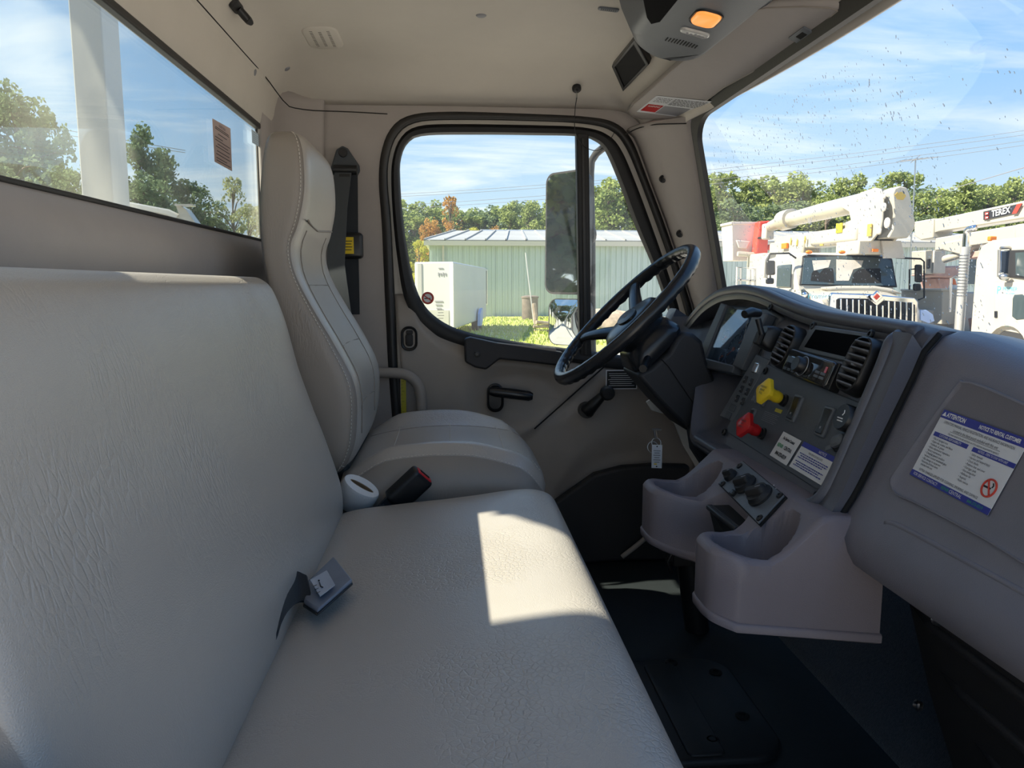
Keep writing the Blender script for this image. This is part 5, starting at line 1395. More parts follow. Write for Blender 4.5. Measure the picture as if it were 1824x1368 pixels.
# keys with tag
ky = thing('key_tag', 'white key tag and metal ring hanging below the steering column', 'key', W(1170, 835, Y=1.72))
kc = W(1167, 782, Y=1.72)
for c, r in ((W(1169, 789, Y=1.72), .011), (W(1163, 797, Y=1.735), .013)):
    m = M(); m.tube([c+Vector((math.cos(t)*r, math.sin(t)*r*.3, math.sin(t)*r)) for t in [2*math.pi*k/24 for k in range(24)]], .0012, 6, True); obj('ring', m, MT['steel'], ky, smooth=180)
m = M(); m.tube([W(1166, 765, Y=1.72), W(1168, 780, Y=1.72)], .0035, 8); m.box(W(1170, 765, Y=1.72), (.020, .008, .004)); obj('key_head', m, MT['steel'], ky)
f = Fr(W(1170, 813, Y=1.715), (1, -.25, 0), (.02, 0, 1))
if f.n.y > 0: f.n = -f.n
m = M(); f.box(m, 0, 0, 0, .024, .056, .0012); tg2 = obj('tag', m, MT['paper'], ky, bevel=.0005)
m = M()
for k in range(6): f.box(m, 0, .014-k*.0055, .0016, .016-.004*(k % 2), .0018, .0003)
obj('lettering', m, MT['ink_grey'], tg2, smooth=0)
m = M(); f.box(m, -.003, -.018, .0016, .007, .003, .0003); obj('yellow_mark', m, MT['yellow'], tg2, smooth=0)
m = M(); 
for b in (.024, -.024): m.cyl(f.at(0, b, .001), f.at(0, b, .0018), .0017, n=10)
obj('hole', m, MT['void'], tg2, smooth=0)
# steering linkage under the left pocket
lk2 = thing('pedal_bracket', 'black metal bracket with bolts on the floor beside the lower console', 'bracket', W(1230, 1000, Z=-.82))
g0 = W(1225, 985, Y=1.75)
m = M(); m.box(g0, (.10, .10, .030)); m.box(g0+Vector((-.045, 0, .02)), (.03, .09, .05)); m.tube([g0+Vector((-.05, -.05, .03)), g0+Vector((-.065, -.05, 0)), g0+Vector((-.055, -.05, -.03))], .006, 8); obj('bracket', m, MT['black'], lk2, bevel=.004)
m = M(); m.lathe(W(1238, 996, Y=1.695), (0, -1, 0), [(.006, 0), (.006, .005), (.004, .006), (.0001, .006)], 6); obj('bolt', m, MT['steel'], lk2)
m = M(); m.cyl(Vector((g0.x, g0.y, g0.z)), Vector((g0.x+.03, g0.y, FLZ)), .03, n=16); obj('post', m, MT['black'], lk2)
for i, (x0, y0) in enumerate(((.72, 1.86), (.70, 2.02))):
    pdl = thing('brake_pedal' if i == 0 else 'accelerator_pedal', ('wide' if i == 0 else 'narrow')+' black foot pedal under the steering column', 'pedal', (x0, y0, FLZ+.05))
    pf_ = Fr(Vector((x0, y0, FLZ+.14)), (0, -1, 0), (.6, 0, 1)); 
    if pf_.n.x > 0: pf_.n = -pf_.n
    m = M(); pad(m, pf_, 0, 0, 0, .09 if i == 0 else .055, .07 if i == 0 else .17, .01, .012); obj('pad', m, MT['rubber'], pdl)
    m = M(); m.tube([pf_.at(0, 0, 0), pf_.at(0, .12, -.06), pf_.at(0, .25, -.12)], .01, 8); obj('arm', m, MT['black'], pdl)
# ================================================================== OUTSIDE
GZ = -ZG
mat('gravel', (.50, .47, .42), .95, bump=1, scale=6, var=.12, vscale=1.2)
mat('grassland', (.38, .42, .10), .95, bump=1, scale=9, var=.35, vscale=.9, dirt=(.55, .55, .20))
mat('grassblade', (.40, .48, .09), .8, var=.3, vscale=.6)
mat('shedwall', (.46, .54, .50), .6, var=.06, vscale=.5)
mat('shedroof', (.32, .32, .305), .45, var=.12, vscale=.4)
mat('shedtrim', (.55, .52, .44), .6)
mat('shedroof2', (.17, .20, .24), .5)
mat('trailerwhite', (.52, .53, .52), .35, var=.05, vscale=.5)
mat('alu', (.6, .6, .58), .4, .6)
mat('truckwhite', (.46, .43, .36), .32, coat=.4, var=.04, vscale=1.2)
mat('truckgrey', (.50, .47, .42), .5, var=.15, vscale=2)
mat('rustpink', (.48, .30, .25), .7, var=.2, vscale=3)
mat('bucketgrey', (.62, .57, .53), .6, var=.1, vscale=1.5)
mat('redcover', (.75, .06, .035), .45)
mat('orange', (.95, .22, .04), .4)
mat('truckglass', (.05, .07, .075), .06, coat=.3)
mat('tyre', (.03, .03, .03), .8)
mat('skymirror', (.45, .60, .85), .04, 1)
mat('bark', (.16, .12, .09), .9, bump=1, scale=8, var=.3)
mat('barrel', (.16, .13, .11), .8, var=.3, vscale=3)
mat('dirt', (.42, .33, .24), .95, bump=1, scale=6, var=.3, vscale=2)
mat('signblack', (.03, .03, .035), .4)
mat('signcyan', (.10, .55, .68), .4)
mat('goldmark', (.50, .36, .08), .5)
mat('bluecover', (.30, .42, .70), .5)
def leafmat(key, a, b):
    m = bpy.data.materials.new(key); m.use_nodes = True; nt = m.node_tree; N = nt.nodes; L = nt.links; N.clear()
    out = N.new('ShaderNodeOutputMaterial'); d = N.new('ShaderNodeBsdfDiffuse'); t = N.new('ShaderNodeBsdfTranslucent'); mx = N.new('ShaderNodeMixShader'); mx.inputs[0].default_value = .35
    tc = N.new('ShaderNodeTexCoord'); no = N.new('ShaderNodeTexNoise'); no.inputs['Scale'].default_value = .9; no.inputs['Detail'].default_value = 4
    L.new(tc.outputs['Object'], no.inputs['Vector']); cr = N.new('ShaderNodeValToRGB'); cr.color_ramp.elements[0].position = .35; cr.color_ramp.elements[1].position = .65
    cr.color_ramp.elements[0].color = (*a, 1); cr.color_ramp.elements[1].color = (*b, 1)
    L.new(no.outputs['Fac'], cr.inputs[0]); L.new(cr.outputs[0], d.inputs[0]); L.new(cr.outputs[0], t.inputs[0])
    L.new(d.outputs[0], mx.inputs[1]); L.new(t.outputs[0], mx.inputs[2]); L.new(mx.outputs[0], out.inputs[0]); MT[key] = m
leafmat('leaf_green', (.20, .27, .09), (.42, .46, .17))
leafmat('leaf_dark', (.13, .19, .10), (.28, .34, .17))
leafmat('leaf_orange', (.40, .16, .05), (.58, .40, .12))
leafmat('leaf_yellow', (.40, .42, .06), (.62, .58, .14))
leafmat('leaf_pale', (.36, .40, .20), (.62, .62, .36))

m = M(); m.add([(-300, -300, GZ), (300, -300, GZ), (300, 300, GZ), (-300, 300, GZ)], [(0, 1, 2, 3)])
obj('ground', m, MT['gravel'], smooth=0, kind='structure', label='pale gravel yard')
m = M(); m.prism([(-40, 22, GZ), (7, 22, GZ), (9.5, 31, GZ), (9, 47, GZ), (60, 60, GZ), (60, 140, GZ), (-60, 140, GZ), (-60, 30, GZ)], (0, 0, .03))
obj('lawn', m, MT['grassland'], smooth=0, kind='structure', label='sunny mown grass in front of the shed')
random.seed(5); m = M()
for k in range(9000):
    x, y = random.uniform(-3, 8.5), random.uniform(24, 45.5); a = random.uniform(0, 3.14); h = random.uniform(.06, .16); w = .03
    b = Vector((x, y, GZ+.03)); d = Vector((math.cos(a), math.sin(a), 0))*w
    m.add([b-d, b+d, b+Vector((random.uniform(-.05, .05), random.uniform(-.05, .05), h))], [(0, 1, 2)])
tmp = obj('grass', m, MT['grassblade'], smooth=0, kind='stuff', label='short bright grass between the trailer and the shed', cat='grass')

# ---- trees
TREES = {}
def tree_mesh(key, seed, kind):
    """unit tree: height 1, crown about .42 wide; meshes are shared"""
    rnd = random.Random(seed)
    mt = M(); mt.tube([(0, 0, 0), (.004, .004, .3), (-.004, 0, .6), (0, .003, .9)], [.018, .014, .009, .003], 7)
    blobs = []
    n = 60
    for i in range(n):
        t = rnd.random()
        if kind == 'round': z = .12+.83*t; rr = .21*math.sin(math.pi*min(1, (t*.74+.14)))**.6
        elif kind == 'cone': z = .10+.86*t; rr = .22*(1-t)**.55+.012
        else: z = .30+.66*t; rr = .20*math.sin(math.pi*(t*.8+.15))
        a = rnd.uniform(0, 2*math.pi); q = rr*math.sqrt(rnd.random())
        c = Vector((q*math.cos(a), q*math.sin(a), z)); br = rnd.uniform(.04, .085)*(1.1-.4*t)*(.7 if kind == 'thin' else 1)
        blobs.append((c, br))
        if i % 2 == 0: mt.tube([(0, 0, max(.12, z-.12)), c*.5+Vector((0, 0, z*.5-.03)), c], [.006, .004, .001], 4)
    ml = M(); N = {'round': 5200, 'cone': 4800, 'thin': 1500}[kind]
    for k in range(N):
        c, br = rnd.choice(blobs)
        v = Vector((rnd.gauss(0, 1), rnd.gauss(0, 1), rnd.gauss(0, .85))).normalized()*br*rnd.uniform(.55, 1.1)
        p = c+v; s = rnd.uniform(.008, .0155)*(1.7 if seed == 46 else 1)
        a = Vector((rnd.gauss(0, 1), rnd.gauss(0, 1), rnd.gauss(0, 1))).normalized(); b = a.cross(Vector((rnd.gauss(0, 1), rnd.gauss(0, 1), rnd.gauss(0, 1)))).normalized()
        ml.add([p-a*s, p-b*s*.7, p+a*s, p+b*s*.7], [(0, 1, 2, 3)])
    def me(name, m):
        d = bpy.data.meshes.new(name); d.from_pydata([tuple(p) for p in m.v], [], m.f); return d
    TREES[key] = (me('trunk', mt), me('crown', ml))
for i, kd in enumerate(('round', 'round', 'cone', 'cone', 'thin', 'round', 'round')): tree_mesh(i, 40+i, kd)
LM = {}
def tree(px, py, Y, wpx, key, leaf, label, group, X=None):
    top = W(px, py, Y=Y) if X is None else Vector((X, Y, py))
    h = top.z-GZ; w = wpx*Y/1350 if X is None else wpx
    o = thing('tree', label, 'tree', (top.x, Y, GZ), group)
    sx = w/.46
    for nm, me, mtl in (('trunk', TREES[key][0], 'bark'), ('crown', TREES[key][1], leaf)):
        k = (me.name, mtl)
        if k not in LM:
            c = me.copy(); c.materials.append(MT[mtl]); LM[k] = c
        ch = bpy.data.objects.new(nm, LM[k]); COL.objects.link(ch); ch.parent = o; WL[ch] = Vector()
    o.scale = (sx, sx, h); o.rotation_euler = (0, 0, (px*.37) % 6.28)
    return o
G1 = 'trees in the row behind the truck yard'
for px, py, Y, w, k, lf in [(1250, 330, 62, 80, 1, 'leaf_green'), (1282, 305, 64, 95, 0, 'leaf_green'), (1335, 318, 62, 80, 2, 'leaf_green'), (1384, 303, 66, 110, 5, 'leaf_green'), (1432, 306, 64, 90, 1, 'leaf_green'), (1475, 345, 60, 80, 0, 'leaf_green'), (1500, 316, 63, 80, 3, 'leaf_green'), (1530, 310, 62, 70, 2, 'leaf_green'), (1575, 330, 60, 80, 1, 'leaf_green'), (1618, 300, 64, 100, 0, 'leaf_green'), (1655, 335, 60, 80, 5, 'leaf_green'), (1690, 350, 58, 80, 3, 'leaf_green'), (1725, 318, 62, 75, 2, 'leaf_green'), (1762, 322, 62, 90, 1, 'leaf_green'), (1808, 314, 60, 80, 3, 'leaf_green'), (1850, 320, 60, 100, 0, 'leaf_green'), (1890, 300, 60, 100, 1, 'leaf_green'), (1310, 355, 58, 100, 5, 'leaf_dark'), (1410, 355, 58, 110, 0, 'leaf_dark'), (1545, 365, 58, 100, 1, 'leaf_green'), (1640, 380, 57, 100, 5, 'leaf_dark'), (1740, 375, 57, 110, 0, 'leaf_green')]:
    tree(px, py, Y*1.32, w*1.45, k, lf, 'tall green tree in the row beyond the trucks, seen through the windshield', G1)
G2 = 'green trees behind the metal shed'
for px, py, Y, w, k, lf in [(738, 372, 66, 60, 1, 'leaf_green'), (700, 350, 66, 80, 0, 'leaf_green'), (852, 374, 70, 55, 0, 'leaf_dark'), (878, 380, 72, 50, 5, 'leaf_dark'), (908, 360, 66, 55, 2, 'leaf_green'), (946, 357, 64, 50, 3, 'leaf_green'), (985, 352, 66, 60, 2, 'leaf_green'), (1012, 350, 66, 60, 3, 'leaf_green'), (1050, 330, 62, 80, 0, 'leaf_green'), (1085, 308, 60, 80, 1, 'leaf_green'), (1120, 318, 60, 70, 5, 'leaf_green'), (1160, 330, 60, 90, 0, 'leaf_green'), (1205, 330, 62, 90, 1, 'leaf_green')]:
    tree(px, py, Y*1.3, w*1.7, k, lf, 'green tree behind the metal shed, seen through the driver door window', G2)
random.seed(21)
for px in range(1250, 1900, 44):
    tree(px, random.uniform(320, 338), 92+random.uniform(-3, 3), 125, random.choice((0, 1, 5)), random.choice(('leaf_green', 'leaf_dark')), 'tall green tree in the row beyond the trucks, seen through the windshield', G1)
for px in range(690, 1240, 34):
    tree(px, random.uniform(352, 368), 94+random.uniform(-3, 3), 105, random.choice((0, 1, 5)), random.choice(('leaf_green', 'leaf_dark', 'leaf_green')), 'green tree behind the metal shed, seen through the driver door window', G2)
tree(801, 342, 80, 78, 4, 'leaf_orange', 'tall thin orange-brown tree with bare twigs behind the left end of the shed', None)
tree(768, 385, 76, 55, 1, 'leaf_orange', 'bushy orange tree left of the tall bare one behind the shed', None)
tree(745, 425, 66, 52, 0, 'leaf_yellow', 'low yellow-green tree at the left corner of the shed', None)
tree(845, 402, 78, 70, 5, 'leaf_yellow', 'low yellow-green tree showing just above the shed roof', None)
tree(880, 398, 79, 50, 1, 'leaf_orange', 'small orange tree behind the shed roof', None)
G3 = 'dark trees behind the rear window'
for px, py, Y, w, k, lf in [(25, 138, 36, 130, 1, 'leaf_dark'), (70, 190, 38, 90, 0, 'leaf_dark'), (-70, 120, 36, 160, 5, 'leaf_dark'), (10, 270, 34, 150, 5, 'leaf_dark'), (100, 290, 34, 90, 0, 'leaf_dark'), (165, 245, 40, 90, 2, 'leaf_dark'), (245, 222, 40, 90, 2, 'leaf_dark'), (290, 262, 42, 90, 3, 'leaf_dark'), (262, 300, 38, 100, 1, 'leaf_dark'), (322, 315, 42, 90, 0, 'leaf_dark'), (365, 355, 44, 80, 5, 'leaf_dark')]:
    tree(px, py, Y, w*1.3, k, lf, 'dark green tree behind the truck, seen through the rear window', G3)
tree(412, 305, 42, 95, 4, 'leaf_pale', 'pale sunlit tree beyond the rear window, right of the dark ones', None)
tree(440, 360, 46, 90, 0, 'leaf_pale', 'low pale bushy tree beside the driver headrest in the rear window', None)
tree(520, 340, 50, 110, 5, 'leaf_pale', 'pale bushy tree hidden mostly behind the driver seat', None)
G4 = 'trees along the back of the yard'
random.seed(11)
for k in range(15):
    tree(k*97, random.uniform(11, 15), -46+5.2*k, random.uniform(7, 9), 6, ('leaf_dark', 'leaf_green')[k % 2], 'tall tree along the back edge of the yard, seen in the door mirror', G4, X=-27+random.uniform(-2, 2))

# ---- shed
YB = 47.0
xa = W(765, 500, Y=YB).x; ze = W(765, 432, Y=YB).z; zr = W(830, 412, Y=YB+6).z
sh = thing('metal_shed', 'long pale green corrugated metal shed with a light ribbed roof', 'building', (14, YB+6, GZ))
XB = 34
m = M(); m.box(((xa+XB)/2, YB+6, (GZ+ze)/2), (XB-xa-.3, 11.7, ze-GZ-.05)); obj('core', m, MT['shedwall'], sh, smooth=0)
nP = int((XB-xa)/1.0)
pw = (XB-xa)/nP; base_me = None
for k in range(nP):
    x = xa+pw*(k+.5)
    if base_me is None:
        m = M(); m.box((x, YB+.04, (GZ+ze)/2), (pw*.985, .05, ze-GZ))
        for j in range(3): m.box((x-pw/3+pw/3*j, YB-.0, (GZ+ze)/2), (.10, .06, ze-GZ))
        o = obj('wall_panel', m, MT['shedwall'], sh, smooth=0); base_me = o; x00 = x
    else:
        o = base_me.copy(); COL.objects.link(o); o.location.x += x-x00; WL[o] = WL[base_me]
m = M(); m.prism([Vector((xa-.3, YB-.35, ze+.0)), Vector((xa+1.6, YB+6, zr)), Vector((xa-.3, YB+12.3, ze))], (.12, 0, 0)); obj('gable_trim', m, MT['shedtrim'], sh, smooth=0)
m = M(); m.box(((xa+XB)/2, YB-.38, ze-.05), (XB-xa+.6, .10, .28)); obj('gutter', m, MT['shedtrim'], sh, smooth=0)
base_me = None
nR = int((XB-xa+.3)/.6*.5)
rw2 = (XB-xa+.3)/nR
for k in range(nR):
    x0 = xa-.3+rw2*k
    sk = lambda x: x if x > xa+6 else xa-.3+(x-xa+.3)*1.0
    hipx = 1.9*max(0, 1-k/6)
    if base_me is None or k < 7:
        m = M()
        t0, t1 = x0+hipx, x0+rw2+1.9*max(0, 1-(k+1)/6)
        A_, B_, C_, D_ = Vector((x0, YB-.42, ze+.10)), Vector((x0+rw2, YB-.42, ze+.10)), Vector((t1, YB+6, zr)), Vector((t0, YB+6, zr))
        m.prism([A_, B_, C_, D_], (0, 0, .05)); m.prism([A_, A_+Vector((.09, 0, 0)), D_+Vector((.09, 0, 0)), D_], (0, 0, .13))
        o = obj('roof_panel', m, MT['shedroof'], sh, smooth=0)
        if k >= 6: base_me = o; x00 = x0
    else:
        o = base_me.copy(); COL.objects.link(o); o.location.x += x0-x00; WL[o] = WL[base_me]
m = M(); m.prism([Vector((xa-.3, YB+12.3, ze)), Vector((XB, YB+12.3, ze)), Vector((XB, YB+6, zr)), Vector((xa+1.6, YB+6, zr))], (0, 0, .05)); obj('roof_back', m, MT['shedroof'], sh, smooth=0)
dx = W(790, 500, Y=YB).x; m = M(); m.box((dx, YB-.1, (GZ+ze)/2), (.12, .12, ze-GZ)); obj('downpipe', m, MT['shedtrim'], sh, smooth=0)
a, b = W(862, 482, Y=YB), W(867, 541, Y=YB); m = M(); m.box(((a.x+b.x)/2, YB-.06, (a.z+b.z)/2), (b.x-a.x+.12, .1, a.z-b.z+.12)); wf = obj('window_frame', m, MT['cabwhite'], sh, smooth=0)
m = M(); m.box(((a.x+b.x)/2, YB-.10, (a.z+b.z)/2), (b.x-a.x, .06, a.z-b.z)); obj('pane', m, MT['truckglass'], wf, smooth=0)
for px0, px1 in ((1722, 1738),):
    a, b = W(px0, 460, Y=YB), W(px1, 506, Y=YB); m = M(); m.box(((a.x+b.x)/2, YB-.08, (a.z+b.z)/2), (b.x-a.x, .1, a.z-b.z)); obj('window_pane', m, MT['truckglass'], sh, smooth=0)
sh2 = thing('rear_shed', 'higher grey-blue roofed building rising behind the metal shed', 'building', (20, YB+16, GZ))
xs = W(862, 405, Y=YB+12).x; z2 = W(900, 404, Y=YB+12).z
m = M(); m.prism([(xs, YB+12.9, GZ), (xs, YB+19, GZ), (xs, YB+19, z2-.1), (xs, YB+17, z2+.0), (xs, YB+12.9, z2-.5)], (40, 0, 0)); obj('walls', m, MT['shedtrim'], sh2, smooth=0)
for k in range(40):
    m = M(); m.prism([(xs-.1+k, YB+12.4, z2-.48), (xs-.1+k, YB+17, z2+.05), (xs-.1+k, YB+17, z2+.15), (xs-.1+k, YB+12.4, z2-.38)], (.94, 0, 0))
    if k == 0: b0 = obj('roof_panel', m, MT['shedroof2'], sh2, smooth=0); b00 = b0
    else: o = b00.copy(); COL.objects.link(o); o.location.x += k; WL[o] = WL[b00]

# ---- cargo trailer
TY = 26.0
ct = thing('cargo_trailer', 'white enclosed cargo trailer parked on the grass before the shed', 'trailer', (.5, 30, GZ))
c0 = W(808, 466, Y=TY); cl_ = W(738, 462, Y=TY+.6); xr = W(865, 480, Y=TY+10).x
zt = c0.z; zb = -1.50
m = M(); base = [Vector((cl_.x, cl_.y, zb)), Vector((c0.x, c0.y, zb)), Vector((xr, TY+9.5, zb)), Vector((xr-1.4, TY+10.1, zb))]
m.prism(base, (0, 0, zt-zb)); obj('box', m, MT['trailerwhite'], ct, bevel=.05)
fu = (c0-cl_); fu.z = 0; fl = fu.length; TF = Fr(Vector((cl_.x, cl_.y, 0)), fu, (0, 0, 1))
if TF.n.y > 0: TF.n = -TF.n
m = M(); TF.box(m, fl*.14, (zt+zb)/2, 0, fl*.10, zt-zb-.1, .03); obj('corner_post', m, MT['alu'], ct, smooth=0)
m = M(); TF.box(m, fl*.95, (zt+zb)/2, 0, fl*.09, zt-zb-.1, .03); obj('corner_post', m, MT['cabwhite'], ct, smooth=0)
m = M(); TF.box(m, fl*.5, zb+.35, .005, fl*.75, .6, .03); obj('stone_guard', m, MT['alu'], ct, smooth=0)
m = M()
for k in range(4): TF.box(m, fl*(.62+.06*k), zt-.42, .01, .04, .12-.03*(k % 2), .01)
TF.box(m, fl*.68, zt-.22, .01, .18, .03, .01)
for k in range(3): TF.box(m, fl*.62, zb+.95-k*.12, .01, .3-.06*k, .04, .01)
obj('lettering', m, MT['ink_grey'], ct, smooth=0)
su = Vector((xr-c0.x, 9.5, 0)).normalized(); sn = Vector((su.y, -su.x, 0))
wc = c0+su*6.6; wc.z = GZ+.36
for d in (0, .95):
    m = M(); m.lathe(wc+su*d-sn*.15, sn, [(.2, -.1), (.36, -.1), (.37, .05), (.34, .16), (.2, .17), (.18, .12), (.0001, .12)], 24); obj('wheel', m, MT['tyre'], ct)
m = M(); m.prism([wc+su*a_+Vector((0, 0, b_))+sn*.06 for a_, b_ in ((-.75, -.1), (-.65, .4), (-.3, .58), (.2, .62), (.2, .1), (-.2, -.1))], sn*.12); obj('fender', m, MT['bluecover'], ct, smooth=0)
# ---- things by the shed
b0 = W(944, 565, Y=43); bt_ = W(944, 528, Y=43)
m = M(); m.lathe(Vector((b0.x, 43, GZ)), (0, 0, 1), [(.44, 0), (.46, .05), (.46, bt_.z-GZ-.1), (.50, bt_.z-GZ-.08), (.50, bt_.z-GZ), (.3, bt_.z-GZ+.05), (.0001, bt_.z-GZ+.06)], 24)
obj('barrel', m, MT['barrel'], smooth=40, label='dark weathered barrel with a pale lid against the shed wall', cat='barrel')
wp = thing('guy_wire_stake', 'short brown stake with a pale slanting guy wire on the grass', 'stake', W(952, 590, Y=34))
m = M(); m.cyl(W(951, 540, Y=34), W(955, 578, Y=34), .09, .10, 8); obj('stake', m, MT['dirt'], wp)
m = M(); m.cyl(W(936, 450, Y=34), W(953, 592, Y=34), .025, n=6); obj('wire', m, MT['cabwhite'], wp)
wr = thing('rope_bundle', 'loose tan timber and pipe lying on the grass near the mirror', 'debris', W(985, 585, Y=32))
for (x0, y0, x1, y1, r) in ((955, 574, 1000, 578, .08), (950, 582, 1010, 580, .06), (952, 588, 1005, 592, .05), (1010, 565, 1120, 598, .07), (1000, 604, 1130, 606, .06)):
    m = M(); m.cyl(W(x0, y0, Y=31), W(x1, y1, Y=31.4), r, n=8); obj('pole', m, MT['dirt'], wr)
m = M(); m.ball(Vector((W(1075, 600, Y=33).x, 34, GZ-.2)), 1, 14, (2.6, 1.5, 1.1)); obj('soil_heap', m, MT['dirt'], smooth=180, label='heap of brown soil beyond the steering wheel', cat='heap')

# ---- power lines
random.seed(2)
for i, (x0, y0, x1, y1, Y) in enumerate([(-2200, 80, 3200, 120, 90), (600, 338, 1240, 290, 90), (1180, 285, 1900, 214, 90)]): pass
gp = 'power lines over the yard'
for wn_, a, b, Y0, Y1 in (('highest', (560, 352), (1950, 214), 95, 70), ('second highest', (560, 356), (1950, 222), 95, 70), ('second lowest', (560, 372), (1950, 232), 95, 70), ('lowest', (560, 378), (1950, 240), 95, 70)):
    p, q = W(*a, Y=Y0), W(*b, Y=Y1); pts = [p.lerp(q, t/30)-Vector((0, 0, 1.2*4*(t/30)*(1-t/30))) for t in range(31)]
    m = M(); m.tube(pts, .022, 5); obj('power_line', m, MT['ink_grey'], smooth=180, label=wn_+' of the four thin power lines crossing the sky behind the shed', cat='cable', group=gp)
p, q = W(1690, 338, Y=45), W(1900, 276, Y=30); m = M(); m.tube([p.lerp(q, t/10) for t in range(11)], .022, 5); obj('power_line', m, MT['ink_grey'], smooth=180, label='dark cable rising to the right above the far truck boom', cat='cable')
for wn_, a, b in (('upper', (60, 222), (330, 268)), ('lower', (60, 232), (330, 272))):
    p, q = W(*a, Y=60), W(*b, Y=75); m = M(); m.tube([p.lerp(q, t/10) for t in range(11)], .03, 5); obj('power_line', m, MT['ink_grey'], smooth=180, label=wn_+' of the two thin power lines in the rear window', cat='cable', group='power lines in the rear window')
an = thing('antenna_mast', 'thin steel antenna mast with a flat cross array above the trees', 'antenna', W(1627, 600, Y=40))
m = M(); m.cyl(Vector((W(1627, 400, Y=40).x, 40, GZ)), W(1631, 285, Y=40), .04, n=6); obj('mast', m, MT['steel'], an)
m = M(); m.cyl(W(1603, 287, Y=40), W(1668, 280, Y=40), .025, n=5)
for k in range(7): c = W(1606+k*10, 286-k, Y=40); m.box(c, (.025, 1.0-.08*k, .025))
m.cyl(W(1622, 290, Y=40), W(1640, 276, Y=40), .02, n=5); obj('array', m, MT['steel'], an)

# ---- own door mirrors
mr = thing('door_mirror', 'tall grey flat door mirror with a smaller convex mirror below on a tube arm', 'mirror', W(1060, 640, Y=2.60))
def mirror(x0, x1, y0, y1, Y, r, cv, nm):
    c = W((x0+x1)/2, (y0+y1)/2, Y=Y); h = (y1-y0)/1350*Y; d = Vector((c.x, c.y, 0)).normalized()
    out = Vector((-1, .06, 0)).normalized(); n = (out-d).normalized(); u = Vector((-n.y, n.x, 0)); 
    if u.x < 0: u = -u
    w = (x1-x0)/1350*Y/abs(u.dot(Vector((d.y, -d.x, 0))))
    f = Fr(c, u, (0.01, 0, 1)); f.n = n
    m = M(); m.loft([f.rr(0, 0, -.06, w*.7, h*.8, r, 6), f.rr(0, 0, -.045, w*.95, h*.96, r, 6), f.rr(0, 0, -.008, w, h, r, 6), f.rr(0, 0, .004, w*.985, h*.99, r, 6), f.rr(0, 0, .004, w*.93, h*.965, r*.9, 6)]); hs = obj(nm+'_housing', m, MT['seal'], mr, smooth=50)
    m = M()
    ring = [f.rr(0, 0, .0045+cv, .0001, .0001, .00005, 6)]
    for k in (.15, .3, .45, .6, .75, .9, 1): ring.append(f.rr(0, 0, .0045+cv*(1-k*k), w*.92*k, h*.96*k, r*.9*k, 6))
    m.loft(ring, caps=False); obj(nm+'_glass', m, MT['mirror'], hs, smooth=180)
mirror(972, 1040, 308, 523, 2.62, .035, 0, 'flat')
mirror(977, 1042, 532, 616, 2.62, .035, .018, 'convex')
m = M(); m.tube(resample(catmull([W(1200, 300, Y=2.28), W(1180, 240, Y=2.34), W(1120, 240, Y=2.45), W(1066, 270, Y=2.60), W(1052, 300, Y=2.62), W(1054, 420, Y=2.62), W(1056, 640, Y=2.62), W(1070, 690, Y=2.55), W(1110, 700, Y=2.30)], 6), 46), .013, 10); obj('arm', m, MT['seal'], mr, smooth=180)
m = M(); m.ball(W(1056, 418, Y=2.60), .022, 8, (.6, 1, 1.3)); obj('clamp', m, MT['seal'], mr)

# ---- white mast seen in the rear window and added unseen blockers that shape the sun patch on the bench
ms = thing('steel_mast', 'tall white square steel mast rising past the rear window', 'mast', W(190, 400, X=-1.1))
p = W(146, 355, Y=2.40); q = W(203, 370, Y=2.40)
xl, xr_ = p.x, q.x; w = xr_-xl
m = M(); m.prism([(xl, 2.40, GZ+1), (xr_, 2.40, GZ+1), (xr_, 2.52, GZ+1), (xl, 2.52, GZ+1)], (0, 0, 6)); obj('column', m, MT['trailerwhite'], ms, smooth=0, bevel=.004)
m = M(); m.box(((xl+xr_)/2, 2.47, GZ+.9), (.35, .3, .25)); obj('base', m, MT['steel'], ms)
m = M(); m.cyl(((xl+xr_)/2, 2.47, GZ), ((xl+xr_)/2, 2.47, GZ+.8), .09, n=12); obj('stub', m, MT['steel'], ms)
ab = thing('sun_blocker', 'added white blocker out of view behind the cab, shading the bench', 'turret', (-1.7, .2, GZ))
m = M(); m.box((-1.7, .165, -.2), (.9, 1.24, 3.5)); obj('pedestal', m, MT['truckwhite'], ab, bevel=.05)  # added block; its side cuts the near edge of the bench sun patch
m = M(); m.box((-1.6, .30, 2.2), (.7, .97, 1.4)); obj('blocker_head', m, MT['truckwhite'], ab, bevel=.05)  # added above the block to keep sun off the near bench
m = M(); m.prism([(-1.4, 1.235, -1.8), (-1.4, 1.235, 1.205), (-1.4, 1.21, 1.205), (-1.4, 1.20, 1.235), (-1.4, 1.15, 1.27), (-1.4, 1.08, 1.335), (-1.4, .7, 1.335), (-1.4, .7, 1.7), (-1.4, 1.9, 1.9), (-1.4, 1.9, -1.8)], (-.02, 0, 0)); obj('blocker_plate', m, MT['truckwhite'], ab, bevel=.002)  # added thin plate, stepped to cut the far edge of the sun patch
m = M(); m.box((-1.6, .9, -1.2), (1.4, 2.1, .25)); obj('deck', m, MT['truckgrey'], ab, bevel=.02)
dk = thing('distant_boom_parts', 'white bucket truck boom tip seen low in the rear window', 'boom', W(320, 400, Y=14))
m = M(); m.prism([W(x, y, Y=14) for x, y in ((312, 362), (330, 372), (352, 402), (300, 395), (318, 380))], (0, .3, 0)); obj('tip', m, MT['truckwhite'], dk, smooth=0)
